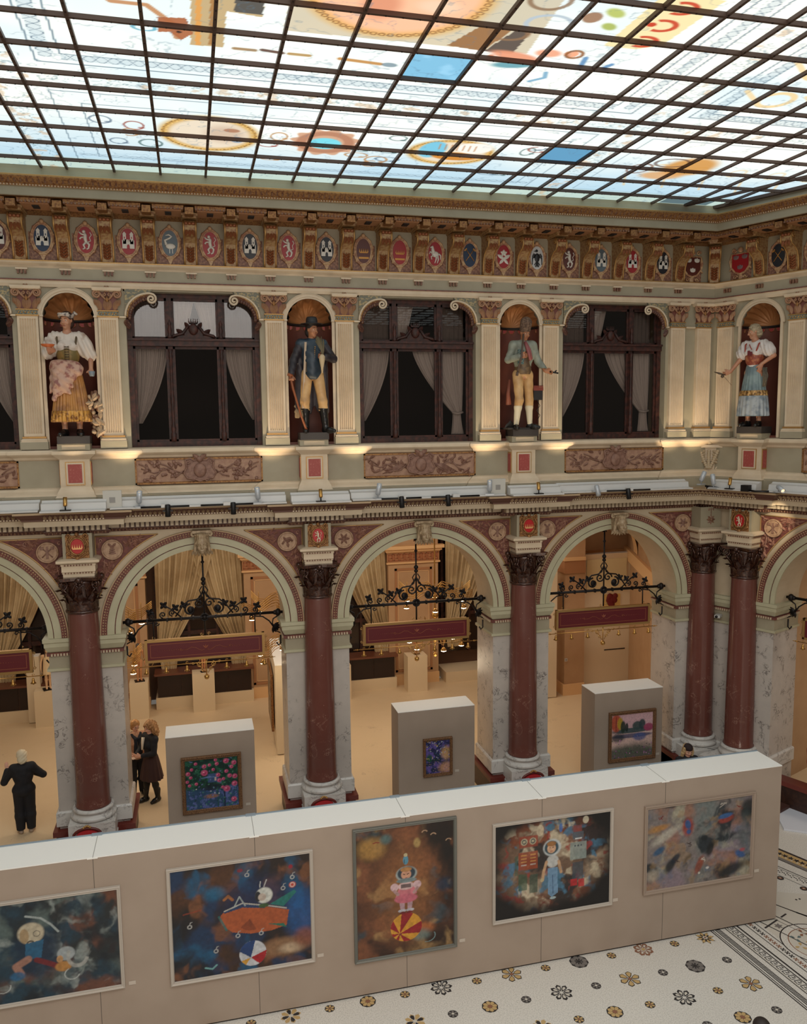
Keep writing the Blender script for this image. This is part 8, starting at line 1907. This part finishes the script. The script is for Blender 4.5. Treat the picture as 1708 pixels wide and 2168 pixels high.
# standing person cut off by the right edge of the picture
t=person(Matrix.Translation((14.62,-1.95,0))@Matrix.Rotation(.9,4,'Z'),'person in red top and black trousers, mostly cut off by the right edge')
J=joints(); b=Body((-.45,-.45,0),(.45,.3,1.82),C_); torso(b,J); arm(b,J,'L'); arm(b,J,'R'); hand(b,J['wrL'],(0,-.2,-1),(0,-1,0),.4,(1,0,0)); hand(b,J['wrR'],(0,-.2,-1),(0,-1,0),.4,(-1,0,0)); leg(b,J,'L'); leg(b,J,'R'); b.cap(J['neck'],J['head'],.05,.048,.03); T,Rm=head(b,J['head']); b.mesh('body',PSK,t); face_parts(T,Rm,t)
b=Body((-.45,-.4,.86),(.45,.3,1.56),C_); torso(b,J,1.0,inf=.022); arm(b,J,'L',.026,.92); arm(b,J,'R',.026,.92); b.mesh('red_top',mat('top_red',(170,30,34),.8),t)
b=Body((-.3,-.3,.05),(.3,.3,1.0),C_); b.ell((0,.0,.90),(.165,.12,.10),.04); leg(b,J,'L',.022,(.092,.066,.05)); leg(b,J,'R',.022,(.092,.066,.05)); b.mesh('black_trousers',MATS['black_trousers'],t)
b=Body((-.25,-.3,-.02),(.25,.2,.2),.009); foot(b,(-.10,.02,.10),(-.2,-1,0),.008); foot(b,(.10,.02,.10),(.2,-1,0),.008); b.mesh('black_shoes',MATS['boot_black'],t)
b=Body((-.2,-.2,1.4),(.2,.3,1.85),.009); hairblob(b,T,None,Rm); b.mesh('dark_hair',mat('hair_black',(36,26,22),.6),t)
# dark-haired visitor whose head shows at the bottom edge
t=person(Matrix.Translation((7.96,-8.86,0))@Matrix.Rotation(2.8,4,'Z')@Matrix.Scale(.95,4),'dark-haired visitor, only the top of the head showing at the bottom edge')
J=joints(); b=Body((-.45,-.45,0),(.45,.3,1.82),C_); torso(b,J); arm(b,J,'L'); arm(b,J,'R'); hand(b,J['wrL'],(0,-.2,-1),(0,-1,0),.4,(1,0,0)); hand(b,J['wrR'],(0,-.2,-1),(0,-1,0),.4,(-1,0,0)); leg(b,J,'L'); leg(b,J,'R'); b.cap(J['neck'],J['head'],.05,.048,.03); T,Rm=head(b,J['head']); b.mesh('body',PSK,t)
b=Body((-.45,-.4,.86),(.45,.3,1.56),C_); torso(b,J,1.0,inf=.022); arm(b,J,'L',.026,.92); arm(b,J,'R',.026,.92); b.mesh('dark_top',BCL,t)
b=Body((-.3,-.3,.0),(.3,.3,1.0),C_); b.ell((0,.0,.90),(.165,.12,.10),.04); leg(b,J,'L',.022); leg(b,J,'R',.022); foot(b,(-.10,.02,.10),(-.2,-1,0),.008); foot(b,(.10,.02,.10),(.2,-1,0),.008); b.mesh('dark_trousers',MATS['black_trousers'],t)
b=Body((-.2,-.2,1.4),(.2,.3,1.85),.009); hairblob(b,T,None,Rm,1.05,.03,.014); b.mesh('dark_hair',MATS['hair_black'],t)
# ------------------------------------------------------------------ figurines on the pedestals
def figurine(M,label,col,hairc=None,dress=None):
    t=thing('figurine',M,label,'figurine','small figurines on the pedestals')
    J=joints(anL=(-.07,.02,.09),anR=(.07,.02,.09),knL=(-.075,-.02,.5),knR=(.075,-.02,.5)); b=Body((-.4,-.35,0),(.4,.3,1.82),.016)
    torso(b,J,.8); arm(b,J,'L'); arm(b,J,'R'); hand(b,J['wrL'],(0,-.1,-1),(0,-1,0),.3,(1,0,0),1.1); hand(b,J['wrR'],(0,-.1,-1),(0,-1,0),.3,(-1,0,0),1.1); leg(b,J,'L'); leg(b,J,'R'); foot(b,J['anL'],(-.1,-1,0)); foot(b,J['anR'],(.1,-1,0)); b.cap(J['neck'],J['head'],.05,.048,.03); T,Rm=head(b,J['head'],.2,.05,0,1.05); b.mesh('body',col,t)
    if dress: skirt('dress',dress,t,1.40,.62,.13,.20,.03,9); 
    if hairc:
        b=Body((-.2,-.2,1.2),(.2,.3,1.88),.014); hairblob(b,T,None,Rm)
        for s in (-1,1): b.cap(T(s*.08,-.02,-.02),T(s*.09,-.06,-.26),.022,.018,.01)
        b.mesh('braids',hairc,t)
    g=G(); g.box(-.22,.22,-.20,.16,-.04,.0); g.build('black_base',BLACKM,t); return t
WD=mat('figurine_cream',(226,186,146),.6); WD2=mat('figurine_tan',(200,140,96),.6)
def at(x,y,z,s,r=0): return Matrix.Translation((x,y,z+.04*s))@Matrix.Rotation(r,4,'Z')@Matrix.Scale(s,4)
figurine(at(-2.0,7.75,1.02,.66,.3),'figurine of a girl with dark braids and cream dress, far left arch',WD,mat('hair_dark',(58,36,28),.6),mat('dress_cream',(226,200,160),.7))
figurine(at(.40,7.7,1.05,.60,.2),'figurine with dark hair, left in the left arch',WD2,mat('figurine_hair_grey',(90,80,74),.7))
figurine(at(2.17,7.85,1.12,.42,.2),'small figurine behind the sign on the middle pedestal of the left arch',WD2)
figurine(at(6.12,7.75,1.05,.62,.3),'bare cream figurine standing on the pedestal left in the middle arch',WD)
figurine(at(8.55,7.85,1.12,.42,.2),'small figurine behind the sign on the middle pedestal of the middle arch',WD2)
# ------------------------------------------------------------------ red velvet chairs in front of the columns
def make_chair(M,label):
    t=thing('velvet_chair',M,label,'chair','red velvet chairs in front of the columns')
    g=G(); g.box(-.22,.22,-.22,.22,.40,.47); g.ball((0,0,.46),.2,0,14,6,(1.05,1.05,.25)); g.build('seat',CHAIRR,t)
    P=[(-.20,.52),(.20,.52),(.21,.80)]+[(.21*cos(a),.80+.12*sin(a)) for a in [pi*k/10 for k in range(1,10)]]+[(-.21,.80)]
    g=G(); g.poly([(x*.86,.52+(z-.52)*.94) for x,z in P],.175,.235); g.build('backrest',CHAIRR,t)
    wm=mat('chair_wood',(96,30,26),.35)
    g=G(); Q=P+[P[0]]; g.tube([(x,.205,z) for x,z in Q],.024,6); bf=g.build('back_frame',wm,t)
    g=G(); 
    for k in range(5): g.ball((-.05+.025*k,.19,.945+.02*cos((k-2)*.9)),.02,0,7,5)
    tag(g.build('gilt_crest',GOLD,bf),'gilt carved crest on the top rail')
    for x in (-.2,.2):
        for y in (-.2,.2): g=G(); g.tube([(x,y,.40),(x*1.05,y*1.05,.0)],[.024,.015],6); g.build('leg',wm,t)
    for x in (-.2,.2): g=G(); g.tube([(x,.205,.40),(x,.205,.54)],.02,6); g.build('post',wm,t)
    return t
c1=make_chair(Matrix.Translation((-.02,-1.13,0))@Matrix.Scale(1.12,4),'red velvet chair back peeking over the partition before the far left column')
dup(c1,Matrix.Translation((4.30,-1.13,0))@Matrix.Scale(1.12,4),'red velvet chair back peeking over the partition before the second column'); dup(c1,Matrix.Translation((8.66,-1.13,0))@Matrix.Scale(1.12,4),'red velvet chair back peeking over the partition before the third column')
